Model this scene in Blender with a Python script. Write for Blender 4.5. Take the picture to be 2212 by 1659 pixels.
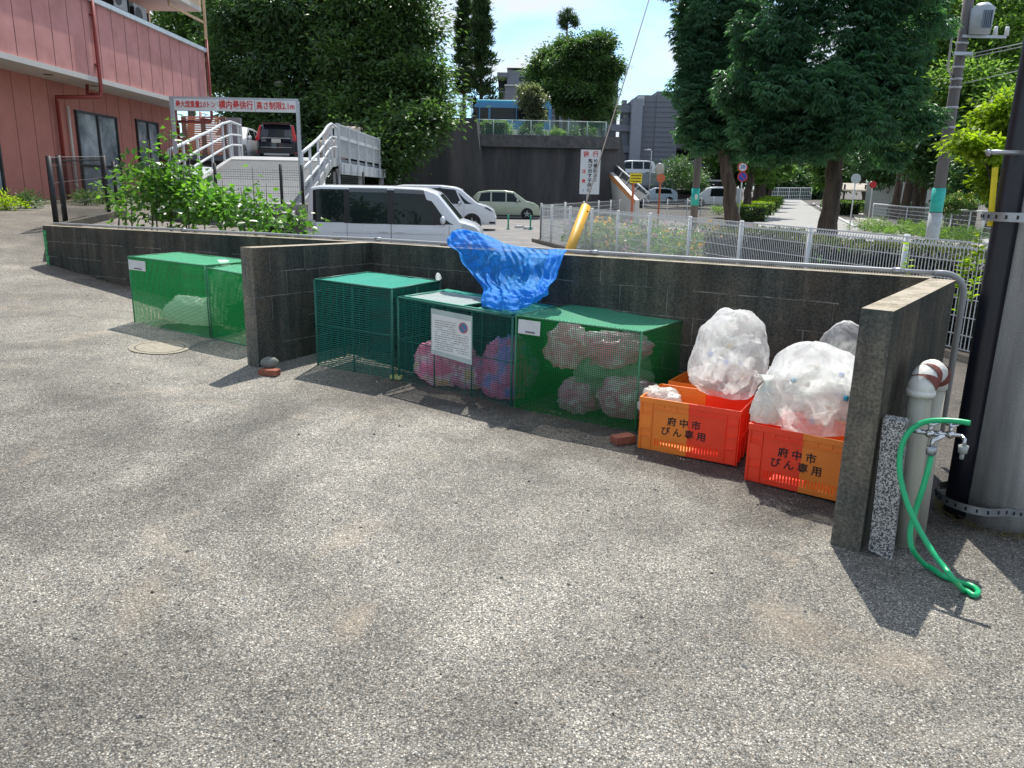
import bpy, math, random
import numpy as np
from mathutils import Vector, Matrix, noise, Quaternion
for o in list(bpy.data.objects): bpy.data.objects.remove(o)
S = bpy.context.scene
COL = S.collection
R = math.radians
random.seed(7)
rng = np.random.default_rng(11)

# ------------------------------------------------------------------ camera
FPX, CXP, CYP, CAMZ = 1662.0, 1106.0, 829.5, 1.6
PITCH = math.atan((CYP - 410.0) / FPX); ROLL = R(1.2)
R0 = Vector((1, 0, 0)); FW = Vector((0, math.cos(PITCH), -math.sin(PITCH))); U0 = Vector((0, math.sin(PITCH), math.cos(PITCH)))
RX = math.cos(ROLL) * R0 + math.sin(ROLL) * U0
UX = -math.sin(ROLL) * R0 + math.cos(ROLL) * U0
cam = bpy.data.cameras.new('camera'); co = bpy.data.objects.new('camera', cam); COL.objects.link(co)
cam.sensor_width = 36; cam.lens = 36 * FPX / 2212.0; cam.clip_end = 2000; cam.clip_start = .05
m = Matrix.Identity(4)
for i in range(3):
    m[i][0] = RX[i]; m[i][1] = UX[i]; m[i][2] = -FW[i]
m[2][3] = CAMZ
co.matrix_world = m
S.camera = co
# ------------------------------------------------------------------ light
SUN_AZ, SUN_EL = 8.0, 57.0
W = bpy.data.worlds.new('World'); S.world = W; W.use_nodes = True
nt = W.node_tree; nt.nodes.clear()
def N(nt, t, **k):
    n = nt.nodes.new(t)
    for a, b in k.items(): setattr(n, a, b)
    return n
wo = N(nt, 'ShaderNodeOutputWorld'); bg = N(nt, 'ShaderNodeBackground'); bg.inputs[1].default_value = .15
sk = N(nt, 'ShaderNodeTexSky', sky_type='NISHITA'); sk.sun_disc = False
sk.sun_elevation = R(SUN_EL); sk.sun_rotation = R(SUN_AZ); sk.dust_density = .5; sk.air_density = 1.0; sk.ozone_density = 2.0
tc = N(nt, 'ShaderNodeTexCoord'); sx = N(nt, 'ShaderNodeSeparateXYZ'); nt.links.new(tc.outputs['Generated'], sx.inputs[0])
ad = N(nt, 'ShaderNodeMath', operation='MAXIMUM'); ad.inputs[1].default_value = 0.0; nt.links.new(sx.outputs[2], ad.inputs[0])
ad2 = N(nt, 'ShaderNodeMath', operation='ADD'); ad2.inputs[1].default_value = .22; nt.links.new(ad.outputs[0], ad2.inputs[0])
cmb = N(nt, 'ShaderNodeCombineXYZ')
for i in (0, 1):
    dv = N(nt, 'ShaderNodeMath', operation='DIVIDE'); nt.links.new(sx.outputs[i], dv.inputs[0]); nt.links.new(ad2.outputs[0], dv.inputs[1])
    nt.links.new(dv.outputs[0], cmb.inputs[i])
nz = N(nt, 'ShaderNodeTexNoise'); nz.inputs['Scale'].default_value = 1.7; nz.inputs['Detail'].default_value = 7; nz.inputs['Roughness'].default_value = .52; nz.inputs['Distortion'].default_value = .35
nt.links.new(cmb.outputs[0], nz.inputs['Vector'])
cr = N(nt, 'ShaderNodeValToRGB'); cr.color_ramp.elements[0].position = .36; cr.color_ramp.elements[1].position = .58
nt.links.new(nz.outputs[0], cr.inputs[0])
mx = N(nt, 'ShaderNodeMix', data_type='RGBA'); nt.links.new(cr.outputs[0], mx.inputs[0]); tn = N(nt, 'ShaderNodeVectorMath', operation='MULTIPLY'); nt.links.new(sk.outputs[0], tn.inputs[0]); tn.inputs[1].default_value = (.66, .85, 1.0); nt.links.new(tn.outputs[0], mx.inputs[6]); mx.inputs[7].default_value = (4.0, 4.3, 4.65, 1)
nt.links.new(mx.outputs[2], bg.inputs[0]); nt.links.new(bg.outputs[0], wo.inputs[0])
sl = bpy.data.lights.new('sun', 'SUN'); sl.energy = 4.2; sl.angle = R(.53); sl.color = (1, .955, .88)
so = bpy.data.objects.new('sun', sl); COL.objects.link(so)
SD = Vector((math.sin(R(SUN_AZ)) * math.cos(R(SUN_EL)), math.cos(R(SUN_AZ)) * math.cos(R(SUN_EL)), math.sin(R(SUN_EL))))
so.rotation_mode = 'QUATERNION'; so.rotation_quaternion = SD.to_track_quat('Z', 'Y'); so.location = SD * 60
vs = S.view_settings; vs.view_transform = 'Standard'; vs.look = 'None'; vs.gamma = 1; vs.use_curve_mapping = False; vs.exposure = .57
S.cycles.max_bounces = 9; S.cycles.transparent_max_bounces = 24; S.cycles.diffuse_bounces = 5; S.cycles.glossy_bounces = 3; S.cycles.transmission_bounces = 4
S.cycles.use_denoising = True

# ------------------------------------------------------------------ helpers
def ray(u, v):
    return RX * ((u - CXP) / FPX) + UX * ((CYP - v) / FPX) + FW
def at(u, v, Y):            # world point seen at photo position u,v at distance Y ahead
    d = ray(u, v); t = Y / d.y; return Vector((0, 0, CAMZ)) + d * t
def atz(u, v, z):
    d = ray(u, v); t = (z - CAMZ) / d.z; return Vector((0, 0, CAMZ)) + d * t
def atx(u, v, x):
    d = ray(u, v); t = x / d.x; return Vector((0, 0, CAMZ)) + d * t
def smooth(a, b, x):
    t = min(1, max(0, (x - a) / (b - a))); return t * t * (3 - 2 * t)
def rise(t):
    return float(np.interp(t, [-50, 0, 2, 4.7, 7, 10, 12, 16, 24, 60], [0, 0, .05, .18, .28, .5, .72, .96, 1.15, 1.25]))
WA, WC, WD = Vector((-6.426, 10.638)), Vector((-1.417, 7.644)), Vector((2.586, 4.809))
def wall_y(x):
    if x < WC.x: return WA.y + (x - WA.x) * (WC.y - WA.y) / (WC.x - WA.x)
    return WC.y + (x - WC.x) * (WD.y - WC.y) / (WD.x - WC.x)
def gz(x, y):
    g = -.09 + rise((x - 1.6) * -.84 + (y - 3.5) * .54)
    if y > wall_y(x) + .05 and x > -6.3:
        low = -.1
        if x > 3.5 or y > 42: low += max(0, (math.hypot(x, y) - 48)) * .0105
        k = smooth(-4.3, -5.6, x) if y < 17.1 else (1 if x < -4.7 else 0)
        return low * (1 - k) + g * k
    if y > 45 and x > -8: return -.1 + max(0, (math.hypot(x, y) - 48)) * .0105
    return g
def G(u, v):
    d = ray(u, v); t = .5
    while t < 400:
        p = Vector((0, 0, CAMZ)) + d * t
        if p.z < gz(p.x, p.y): return p
        t += .005 if t < 20 else .05
    return p

class MB:
    def __init__(s): s.v = []; s.f = []; s.m = []; s.uv = {}; s.sm = False
    def add(s, vs, fs, mi=0):
        n = len(s.v); s.v += [tuple(p) for p in vs]
        for f in fs: s.f.append(tuple(n + i for i in f)); s.m.append(mi)
        return s
    def box(s, c, size, rz=0, mi=0, rot=None):
        M = rot or Matrix.Rotation(rz, 3, 'Z'); c = Vector(c)
        vs = [c + M @ Vector((x * size[0] / 2, y * size[1] / 2, z * size[2] / 2)) for x in (-1, 1) for y in (-1, 1) for z in (-1, 1)]
        return s.add(vs, [(0, 1, 3, 2), (4, 6, 7, 5), (0, 4, 5, 1), (2, 3, 7, 6), (0, 2, 6, 4), (1, 5, 7, 3)], mi)
    def bar(s, a, b, w, h, mi=0, up=(0, 0, 1)):
        a = Vector(a); b = Vector(b); d = (b - a); L = d.length; d.normalize(); up = Vector(up)
        sd = d.cross(up)
        if sd.length < 1e-4: sd = d.cross(Vector((0, 1, 0)))
        sd.normalize(); u2 = sd.cross(d)
        vs = [p + sd * i * w / 2 + u2 * j * h / 2 for p in (a, b) for i in (-1, 1) for j in (-1, 1)]
        return s.add(vs, [(0, 2, 3, 1), (4, 5, 7, 6), (0, 1, 5, 4), (2, 6, 7, 3), (0, 4, 6, 2), (1, 3, 7, 5)], mi)
    def tube(s, path, r, n=8, mi=0, cap=True):
        P = [Vector(p) for p in path]; rs = r if isinstance(r, (list, tuple)) else [r] * len(P)
        base = len(s.v); prev = None
        for i, p in enumerate(P):
            d = (P[min(i + 1, len(P) - 1)] - P[max(i - 1, 0)]).normalized()
            if prev is None:
                a = d.cross(Vector((0, 0, 1)));
                if a.length < .05: a = d.cross(Vector((0, 1, 0)))
            else: a = prev - d * prev.dot(d)
            a.normalize(); prev = a; b = d.cross(a)
            for k in range(n):
                t = 2 * math.pi * k / n; s.v.append(tuple(p + (a * math.cos(t) + b * math.sin(t)) * rs[i]))
        for i in range(len(P) - 1):
            for k in range(n):
                k2 = (k + 1) % n; s.f.append((base + i * n + k, base + i * n + k2, base + (i + 1) * n + k2, base + (i + 1) * n + k)); s.m.append(mi)
        if cap:
            s.f.append(tuple(base + k for k in range(n))[::-1]); s.m.append(mi)
            s.f.append(tuple(base + (len(P) - 1) * n + k for k in range(n))); s.m.append(mi)
        return s
    def cyl(s, a, b, r, r2=None, n=16, mi=0): return s.tube([a, b], [r, r if r2 is None else r2], n, mi)
    def prism(s, poly, z0, z1, mi=0):
        n = len(poly); vs = [(p[0], p[1], z0) for p in poly] + [(p[0], p[1], z1) for p in poly]
        area = sum(poly[i][0] * poly[(i + 1) % n][1] - poly[(i + 1) % n][0] * poly[i][1] for i in range(n))
        if area < 0: vs = vs[:n][::-1] + vs[n:][::-1]
        return s.add(vs, [tuple(range(n))[::-1], tuple(range(n, 2 * n))] + [(i, (i + 1) % n, n + (i + 1) % n, n + i) for i in range(n)], mi)
    def grid(s, fn, nu, nv, mi=0, uv=None):
        b = len(s.v)
        for j in range(nv + 1):
            for i in range(nu + 1):
                s.v.append(tuple(fn(i / nu, j / nv)))
                if uv: s.uv[len(s.v) - 1] = uv(i / nu, j / nv)
        for j in range(nv):
            for i in range(nu):
                a = b + j * (nu + 1) + i; s.f.append((a, a + 1, a + nu + 2, a + nu + 1)); s.m.append(mi)
        return s
    def quad(s, a, b, c, d, mi=0, uv=None):
        n = len(s.v); s.v += [tuple(a), tuple(b), tuple(c), tuple(d)]; s.f.append((n, n + 1, n + 2, n + 3)); s.m.append(mi)
        if uv:
            for i in range(4): s.uv[n + i] = uv[i]
        return s
    def sphere(s, c, r, nu=12, nv=8, mi=0, fn=None):
        c = Vector(c); r = Vector(r) if isinstance(r, (tuple, list, Vector)) else Vector((r, r, r)); b = len(s.v)
        for j in range(nv + 1):
            ph = math.pi * j / nv
            for i in range(nu):
                th = 2 * math.pi * i / nu; d = Vector((math.sin(ph) * math.cos(th), math.sin(ph) * math.sin(th), math.cos(ph)))
                k = fn(d) if fn else 1
                s.v.append(tuple(c + Vector((d.x * r.x, d.y * r.y, d.z * r.z)) * k))
        for j in range(nv):
            for i in range(nu):
                i2 = (i + 1) % nu; s.f.append((b + j * nu + i, b + (j + 1) * nu + i, b + (j + 1) * nu + i2, b + j * nu + i2)); s.m.append(mi)
        return s
    def build(s, name, mats, parent=None, smooth=False, bevel=0, local=False):
        me = bpy.data.meshes.new(name); M = MW.get(parent.name, Matrix.Identity(4)) if parent else Matrix.Identity(4)
        Mi = M.inverted(); vs = [tuple(Mi @ Vector(v)) for v in s.v] if parent and not local else s.v
        me.from_pydata(vs, [], s.f)
        mats = mats if isinstance(mats, (list, tuple)) else [mats]
        for q in mats: me.materials.append(q)
        if len(mats) > 1: me.polygons.foreach_set('material_index', s.m)
        if s.uv:
            ul = me.uv_layers.new(name='UVMap')
            for l in me.loops:
                if l.vertex_index in s.uv: ul.data[l.index].uv = s.uv[l.vertex_index]
        if smooth: me.polygons.foreach_set('use_smooth', [True] * len(me.polygons))
        me.update()
        o = bpy.data.objects.new(name, me); COL.objects.link(o)
        if parent: o.parent = parent
        MW[o.name] = M
        if bevel:
            b = o.modifiers.new('bevel', 'BEVEL'); b.width = bevel; b.segments = 2; b.limit_method = 'ANGLE'
        return o
MW = {}
def thing(name, label, cat, loc=(0, 0, 0), rz=0, group=None):
    o = bpy.data.objects.new(name, None); COL.objects.link(o); o.empty_display_size = .2
    o.location = loc; o.rotation_euler = (0, 0, rz); MW[o.name] = Matrix.Translation(Vector(loc)) @ Matrix.Rotation(rz, 4, 'Z')
    o['label'] = label; o['category'] = cat
    if group: o['group'] = group
    return o
def tag(o, label=None, cat=None, group=None, kind=None):
    for k, v in (('label', label), ('category', cat), ('group', group), ('kind', kind)):
        if v: o[k] = v
    return o
def kids(o): return [c for c in bpy.data.objects if c.parent == o]
def dup(o, loc=None, rz=None, label=None, parent=None, group=None):
    c = o.copy(); COL.objects.link(c)
    if parent: c.parent = parent
    if loc is not None: c.location = loc
    if rz is not None: c.rotation_euler = (0, 0, rz)
    if label: c['label'] = label
    if group: c['group'] = group
    for k in kids(o): dup(k, parent=c)
    return c
def npmesh(name, V, F, mat, parent=None, smooth=False):
    me = bpy.data.meshes.new(name); V = np.asarray(V, dtype=np.float32)
    if parent:
        Mi = np.array(MW[parent.name].inverted()); V = V @ Mi[:3, :3].T.astype(np.float32) + Mi[:3, 3].astype(np.float32)
    F = np.asarray(F, dtype=np.int32); k = F.shape[1]
    me.vertices.add(len(V)); me.vertices.foreach_set('co', V.ravel().astype(np.float32))
    me.loops.add(F.size); me.loops.foreach_set('vertex_index', F.ravel())
    me.polygons.add(len(F)); me.polygons.foreach_set('loop_start', np.arange(0, F.size, k, dtype=np.int32))
    me.polygons.foreach_set('loop_total', np.full(len(F), k, dtype=np.int32))
    for q in (mat if isinstance(mat, (list, tuple)) else [mat]): me.materials.append(q)
    me.update(calc_edges=True); me.validate()
    o = bpy.data.objects.new(name, me); COL.objects.link(o)
    if parent: o.parent = parent; MW[o.name] = MW[parent.name]
    return o

# ------------------------------------------------------------------ materials
MT = {}
def mat(name, col, rough=.7, metal=0, var=.15, scale=6, bump=0, bscale=60, spec=.5, streak=0, col2=None, c2pos=(.45, .65), c2scale=3, coat=0, mottle=0):
    if name in MT: return MT[name]
    m = bpy.data.materials.new(name); m.use_nodes = True; nt = m.node_tree; b = nt.nodes['Principled BSDF']
    b.inputs['Roughness'].default_value = rough; b.inputs['Metallic'].default_value = metal; b.inputs['Specular IOR Level'].default_value = spec
    b.inputs['Coat Weight'].default_value = coat
    tc = N(nt, 'ShaderNodeTexCoord'); L = nt.links.new
    geo = N(nt, 'ShaderNodeNewGeometry')
    n1 = N(nt, 'ShaderNodeTexNoise'); n1.inputs['Scale'].default_value = scale; n1.inputs['Detail'].default_value = 8; n1.inputs['Roughness'].default_value = .65
    vec = geo.outputs['Position']
    if streak:
        mp = N(nt, 'ShaderNodeMapping'); mp.inputs['Scale'].default_value = (1, 1, .08); L(vec, mp.inputs[0]); L(mp.outputs[0], n1.inputs['Vector'])
    else: L(vec, n1.inputs['Vector'])
    mr = N(nt, 'ShaderNodeMapRange'); mr.inputs['From Min'].default_value = .3; mr.inputs['From Max'].default_value = .7
    mr.inputs['To Min'].default_value = 1 - var; mr.inputs['To Max'].default_value = 1 + var; L(n1.outputs[0], mr.inputs[0])
    base = None
    if col2:
        n2 = N(nt, 'ShaderNodeTexNoise'); n2.inputs['Scale'].default_value = c2scale; n2.inputs['Detail'].default_value = 6; n2.inputs['Roughness'].default_value = .6
        if streak: L(mp.outputs[0], n2.inputs['Vector'])
        else: L(vec, n2.inputs['Vector'])
        r2 = N(nt, 'ShaderNodeMapRange'); r2.inputs['From Min'].default_value = c2pos[0]; r2.inputs['From Max'].default_value = c2pos[1]; L(n2.outputs[0], r2.inputs[0])
        mc = N(nt, 'ShaderNodeMix', data_type='RGBA'); L(r2.outputs[0], mc.inputs[0]); mc.inputs[6].default_value = (*col, 1); mc.inputs[7].default_value = (*col2, 1); base = mc.outputs[2]
    if mottle:
        n4 = N(nt, 'ShaderNodeTexNoise'); n4.inputs['Scale'].default_value = 1.3; n4.inputs['Detail'].default_value = 9; n4.inputs['Roughness'].default_value = .7; L(vec, n4.inputs['Vector'])
        r4 = N(nt, 'ShaderNodeValToRGB'); e = r4.color_ramp.elements; e[0].position = .36; e[0].color = (.55, .70, .72, 1); e[1].position = .64; e[1].color = (1.5, 1.35, 1.15, 1); k = e.new(.5); k.color = (.95, 1, .95, 1); L(n4.outputs[0], r4.inputs[0])
        n5 = N(nt, 'ShaderNodeTexNoise'); n5.inputs['Scale'].default_value = 70; n5.inputs['Detail'].default_value = 3; L(vec, n5.inputs['Vector'])
        r5 = N(nt, 'ShaderNodeMapRange'); r5.inputs[1].default_value = .3; r5.inputs[2].default_value = .7; r5.inputs[3].default_value = .6; r5.inputs[4].default_value = 1.45; L(n5.outputs[0], r5.inputs[0])
        v4 = N(nt, 'ShaderNodeVectorMath', operation='MULTIPLY'); L(base, v4.inputs[0]); L(r4.outputs[0], v4.inputs[1]); v5 = N(nt, 'ShaderNodeVectorMath', operation='SCALE'); L(v4.outputs[0], v5.inputs[0]); L(r5.outputs[0], v5.inputs['Scale']); base = v5.outputs[0]
    mm = N(nt, 'ShaderNodeVectorMath', operation='SCALE')
    if base: L(base, mm.inputs[0])
    else: mm.inputs[0].default_value = col
    L(mr.outputs[0], mm.inputs['Scale']); L(mm.outputs[0], b.inputs['Base Color'])
    if bump:
        n3 = N(nt, 'ShaderNodeTexNoise'); n3.inputs['Scale'].default_value = bscale; n3.inputs['Detail'].default_value = 5; L(vec, n3.inputs['Vector'])
        bp = N(nt, 'ShaderNodeBump'); bp.inputs['Strength'].default_value = bump; bp.inputs['Distance'].default_value = .01; L(n3.outputs[0], bp.inputs['Height']); L(bp.outputs[0], b.inputs['Normal'])
    MT[name] = m; return m

def leafmat(name, c1, c2, trans=.45, rough=.45, spec=.4):
    if name in MT: return MT[name]
    m = bpy.data.materials.new(name); m.use_nodes = True; nt = m.node_tree; b = nt.nodes['Principled BSDF']; L = nt.links.new; out = nt.nodes['Material Output']
    g = N(nt, 'ShaderNodeNewGeometry')
    mx = N(nt, 'ShaderNodeMix', data_type='RGBA'); L(g.outputs['Random Per Island'], mx.inputs[0]); mx.inputs[6].default_value = (*c1, 1); mx.inputs[7].default_value = (*c2, 1)
    nn = N(nt, 'ShaderNodeTexNoise'); nn.inputs['Scale'].default_value = .9; L(g.outputs['Position'], nn.inputs['Vector'])
    mr = N(nt, 'ShaderNodeMapRange'); mr.inputs['From Min'].default_value = .35; mr.inputs['From Max'].default_value = .65; mr.inputs['To Min'].default_value = .75; mr.inputs['To Max'].default_value = 1.3; L(nn.outputs[0], mr.inputs[0])
    vm = N(nt, 'ShaderNodeVectorMath', operation='SCALE'); L(mx.outputs[2], vm.inputs[0]); L(mr.outputs[0], vm.inputs['Scale'])
    L(vm.outputs[0], b.inputs['Base Color']); b.inputs['Roughness'].default_value = rough; b.inputs['Specular IOR Level'].default_value = spec
    t = N(nt, 'ShaderNodeBsdfTranslucent')
    tm = N(nt, 'ShaderNodeVectorMath', operation='MULTIPLY'); L(vm.outputs[0], tm.inputs[0]); tm.inputs[1].default_value = (1.6, 1.8, .75); L(tm.outputs[0], t.inputs[0])
    ms = N(nt, 'ShaderNodeMixShader'); ms.inputs[0].default_value = trans; L(b.outputs[0], ms.inputs[1]); L(t.outputs[0], ms.inputs[2]); L(ms.outputs[0], out.inputs[0])
    MT[name] = m; return m

def netmat(name, col, pitch=.013, cover=.34, pitch2=None, cover2=None, trans=.5, base=0.0, rough=.5):
    if name in MT: return MT[name]
    m = bpy.data.materials.new(name); m.use_nodes = True; nt = m.node_tree; b = nt.nodes['Principled BSDF']; L = nt.links.new; out = nt.nodes['Material Output']
    b.inputs['Base Color'].default_value = (*col, 1); b.inputs['Roughness'].default_value = rough; b.inputs['Specular IOR Level'].default_value = .25
    uv = N(nt, 'ShaderNodeUVMap'); sp = N(nt, 'ShaderNodeSeparateXYZ'); L(uv.outputs[0], sp.inputs[0])
    outs = []
    for i, (p, c) in enumerate(((pitch, cover), (pitch2 or pitch, cover2 or cover))):
        d = N(nt, 'ShaderNodeMath', operation='DIVIDE'); L(sp.outputs[i], d.inputs[0]); d.inputs[1].default_value = p
        f = N(nt, 'ShaderNodeMath', operation='FRACT'); L(d.outputs[0], f.inputs[0])
        l = N(nt, 'ShaderNodeMath', operation='LESS_THAN'); L(f.outputs[0], l.inputs[0]); l.inputs[1].default_value = c; outs.append(l)
    mxx = N(nt, 'ShaderNodeMath', operation='MAXIMUM'); L(outs[0].outputs[0], mxx.inputs[0]); L(outs[1].outputs[0], mxx.inputs[1])
    mb = N(nt, 'ShaderNodeMath', operation='MAXIMUM'); L(mxx.outputs[0], mb.inputs[0]); mb.inputs[1].default_value = base
    t = N(nt, 'ShaderNodeBsdfTranslucent'); t.inputs[0].default_value = (*[min(1, c * 1.3) for c in col], 1)
    ms = N(nt, 'ShaderNodeMixShader'); ms.inputs[0].default_value = trans; L(b.outputs[0], ms.inputs[1]); L(t.outputs[0], ms.inputs[2])
    tr = N(nt, 'ShaderNodeBsdfTransparent'); m2 = N(nt, 'ShaderNodeMixShader'); L(mb.outputs[0], m2.inputs[0]); L(tr.outputs[0], m2.inputs[1]); L(ms.outputs[0], m2.inputs[2]); L(m2.outputs[0], out.inputs[0])
    MT[name] = m; return m

def glassmat(name='glass_dark', col=(.012, .018, .02), rough=.03, tr=0.0):
    if name in MT: return MT[name]
    m = bpy.data.materials.new(name); m.use_nodes = True; nt = m.node_tree; b = nt.nodes['Principled BSDF']
    b.inputs['Base Color'].default_value = (*col, 1); b.inputs['Roughness'].default_value = rough; b.inputs['Specular IOR Level'].default_value = .28
    if tr:
        t = N(nt, 'ShaderNodeBsdfTransparent'); t.inputs[0].default_value = (.75, .85, .82, 1); ms = N(nt, 'ShaderNodeMixShader'); ms.inputs[0].default_value = tr
        nt.links.new(b.outputs[0], ms.inputs[1]); nt.links.new(t.outputs[0], ms.inputs[2]); nt.links.new(ms.outputs[0], nt.nodes['Material Output'].inputs[0])
    MT[name] = m; return m

def text(name, body, size, origin, xax, up, material, parent, align='CENTER', bold=.012, depth=.0015, lspace=1.0):
    c = bpy.data.curves.new(name, 'FONT'); c.body = body; c.size = size; c.align_x = align; c.align_y = 'CENTER'; c.extrude = depth; c.offset = bold * size; c.resolution_u = 3; c.space_character = lspace
    t = bpy.data.objects.new('t', c); COL.objects.link(t); bpy.context.view_layer.update()
    me = bpy.data.meshes.new_from_object(t.evaluated_get(bpy.context.evaluated_depsgraph_get())); bpy.data.objects.remove(t)
    x = Vector(xax).normalized(); u = Vector(up).normalized(); n = x.cross(u).normalized(); u = n.cross(x)
    M = Matrix((( x.x, u.x, n.x, origin[0]), (x.y, u.y, n.y, origin[1]), (x.z, u.z, n.z, origin[2]), (0, 0, 0, 1)))
    me.transform(MW[parent.name].inverted() @ M) if parent else me.transform(M)
    me.materials.clear(); me.materials.append(material)
    o = bpy.data.objects.new(name, me); COL.objects.link(o)
    if parent: o.parent = parent
    return o

# ------------------------------------------------------------------ foliage
def leafcloud(C, D, L, Wd, fold=True):
    """C (n,3) leaf bases, D (n,3) directions; folded rhombus leaves."""
    n = len(C); D = D / (np.linalg.norm(D, axis=1, keepdims=True) + 1e-9)
    up = rng.normal(size=(n, 3)) * .5 + np.array([0, 0, 1.0]); Sd = np.cross(D, up); Sd /= (np.linalg.norm(Sd, axis=1, keepdims=True) + 1e-9)
    Nn = np.cross(Sd, D); L = np.broadcast_to(np.asarray(L, dtype=float), (n,))[:, None]; Wd = np.broadcast_to(np.asarray(Wd, dtype=float), (n,))[:, None]
    a = C; b = C + D * L * .45 + Sd * Wd * .5 + Nn * Wd * .18; c = C + D * L - Nn * L * .12; d = C + D * L * .45 - Sd * Wd * .5 + Nn * Wd * .18
    V = np.stack([a, b, c, d], 1).reshape(-1, 3); i = np.arange(n)[:, None] * 4
    F = np.concatenate([i + [0, 1, 2], i + [0, 2, 3]], 0)
    return V, F
def expand(lobes, k=8, f=.40):
    """break smooth lobes into uneven clumps with hollows between them"""
    out = []
    for (x, y, z, a, b, c) in lobes:
        out.append((x, y, z, a * .72, b * .72, c * .72))
        for i in range(k):
            d = rng.normal(size=3); d /= np.linalg.norm(d); g_ = f * (.6 + .8 * rng.random()); r = .72 + .30 * rng.random()
            out.append((x + d[0] * a * r, y + d[1] * b * r, z + d[2] * c * r, a * g_, b * g_, c * g_ * .75))
    return out
def crown_pts(lobes, ncl, per, spread, shell=.35, rs=None):
    """clusters of points near the surface of a set of ellipsoid lobes -> points, outward dirs"""
    P = []; O = []
    vol = np.array([l[3] * l[4] * l[5] for l in lobes]) ** .67; pr = vol / vol.sum()
    ids = rng.choice(len(lobes), ncl, p=pr)
    for k in ids:
        x, y, z, a, b, c = lobes[k]
        d = rng.normal(size=3); d /= np.linalg.norm(d)
        if d[2] < -.3: d[2] *= .5
        r = 1 - shell * rng.random() ** 1.5 + rng.normal() * .04
        ctr = np.array([x, y, z]) + d * np.array([a, b, c]) * r
        q = rng.normal(size=(per, 3)) * spread * (.6 + .8 * rng.random()); q[:, 2] *= .6
        P.append(ctr + q); o = d[None] * .8 + q / spread * .6; O.append(o)
    return np.concatenate(P), np.concatenate(O)
def tree(name, label, base, trunk_r, lobes, leaf, bark, ncl, per, spread, LL, LW, droop=.3, group=None, trunk_top=None, shell=.35, limbs=6, cat='tree', ex=8):
    base = Vector(base); t = thing(name, label, cat, base, group=group)
    P, O = crown_pts(expand(lobes, ex), ncl, per, spread, shell)
    O = O + rng.normal(size=O.shape) * .5; O[:, 2] -= droop
    V, F = leafcloud(P, O, LL * (.7 + .6 * rng.random(len(P))), LW * (.7 + .6 * rng.random(len(P))))
    npmesh('crown', V, F, leaf, t)
    mb = MB(); cz = sum(l[2] for l in lobes) / len(lobes)
    top = Vector(trunk_top) if trunk_top else Vector((sum(l[0] for l in lobes) / len(lobes), sum(l[1] for l in lobes) / len(lobes), cz))
    path = []; rr = []
    for i in range(9):
        f = i / 8; p = base.lerp(top, f) + Vector((noise.noise(Vector((base.x, i * .7, 0))) * trunk_r * .7, noise.noise(Vector((base.x, i * .7, 9))) * trunk_r * .7, 0)) * (f > 0)
        path.append(p); rr.append(trunk_r * (1.25 if i == 0 else 1 - .65 * f))
    path[0].z -= .1
    mb.tube(path, rr, 12)
    for k in range(limbs):
        f = .45 + .5 * k / limbs; s = path[int(f * 8)]; l = lobes[k % len(lobes)]
        e = Vector((l[0], l[1], l[2])) + Vector((random.uniform(-.5, .5) * l[3], random.uniform(-.5, .5) * l[4], random.uniform(0, .6) * l[5]))
        mid = s.lerp(e, .5) + Vector((0, 0, -.1 * l[5])); mb.tube([s, mid, e], [trunk_r * .4, trunk_r * .25, trunk_r * .06], 7)
    mb.build('trunk', bark, t, smooth=True)
    return t
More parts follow.
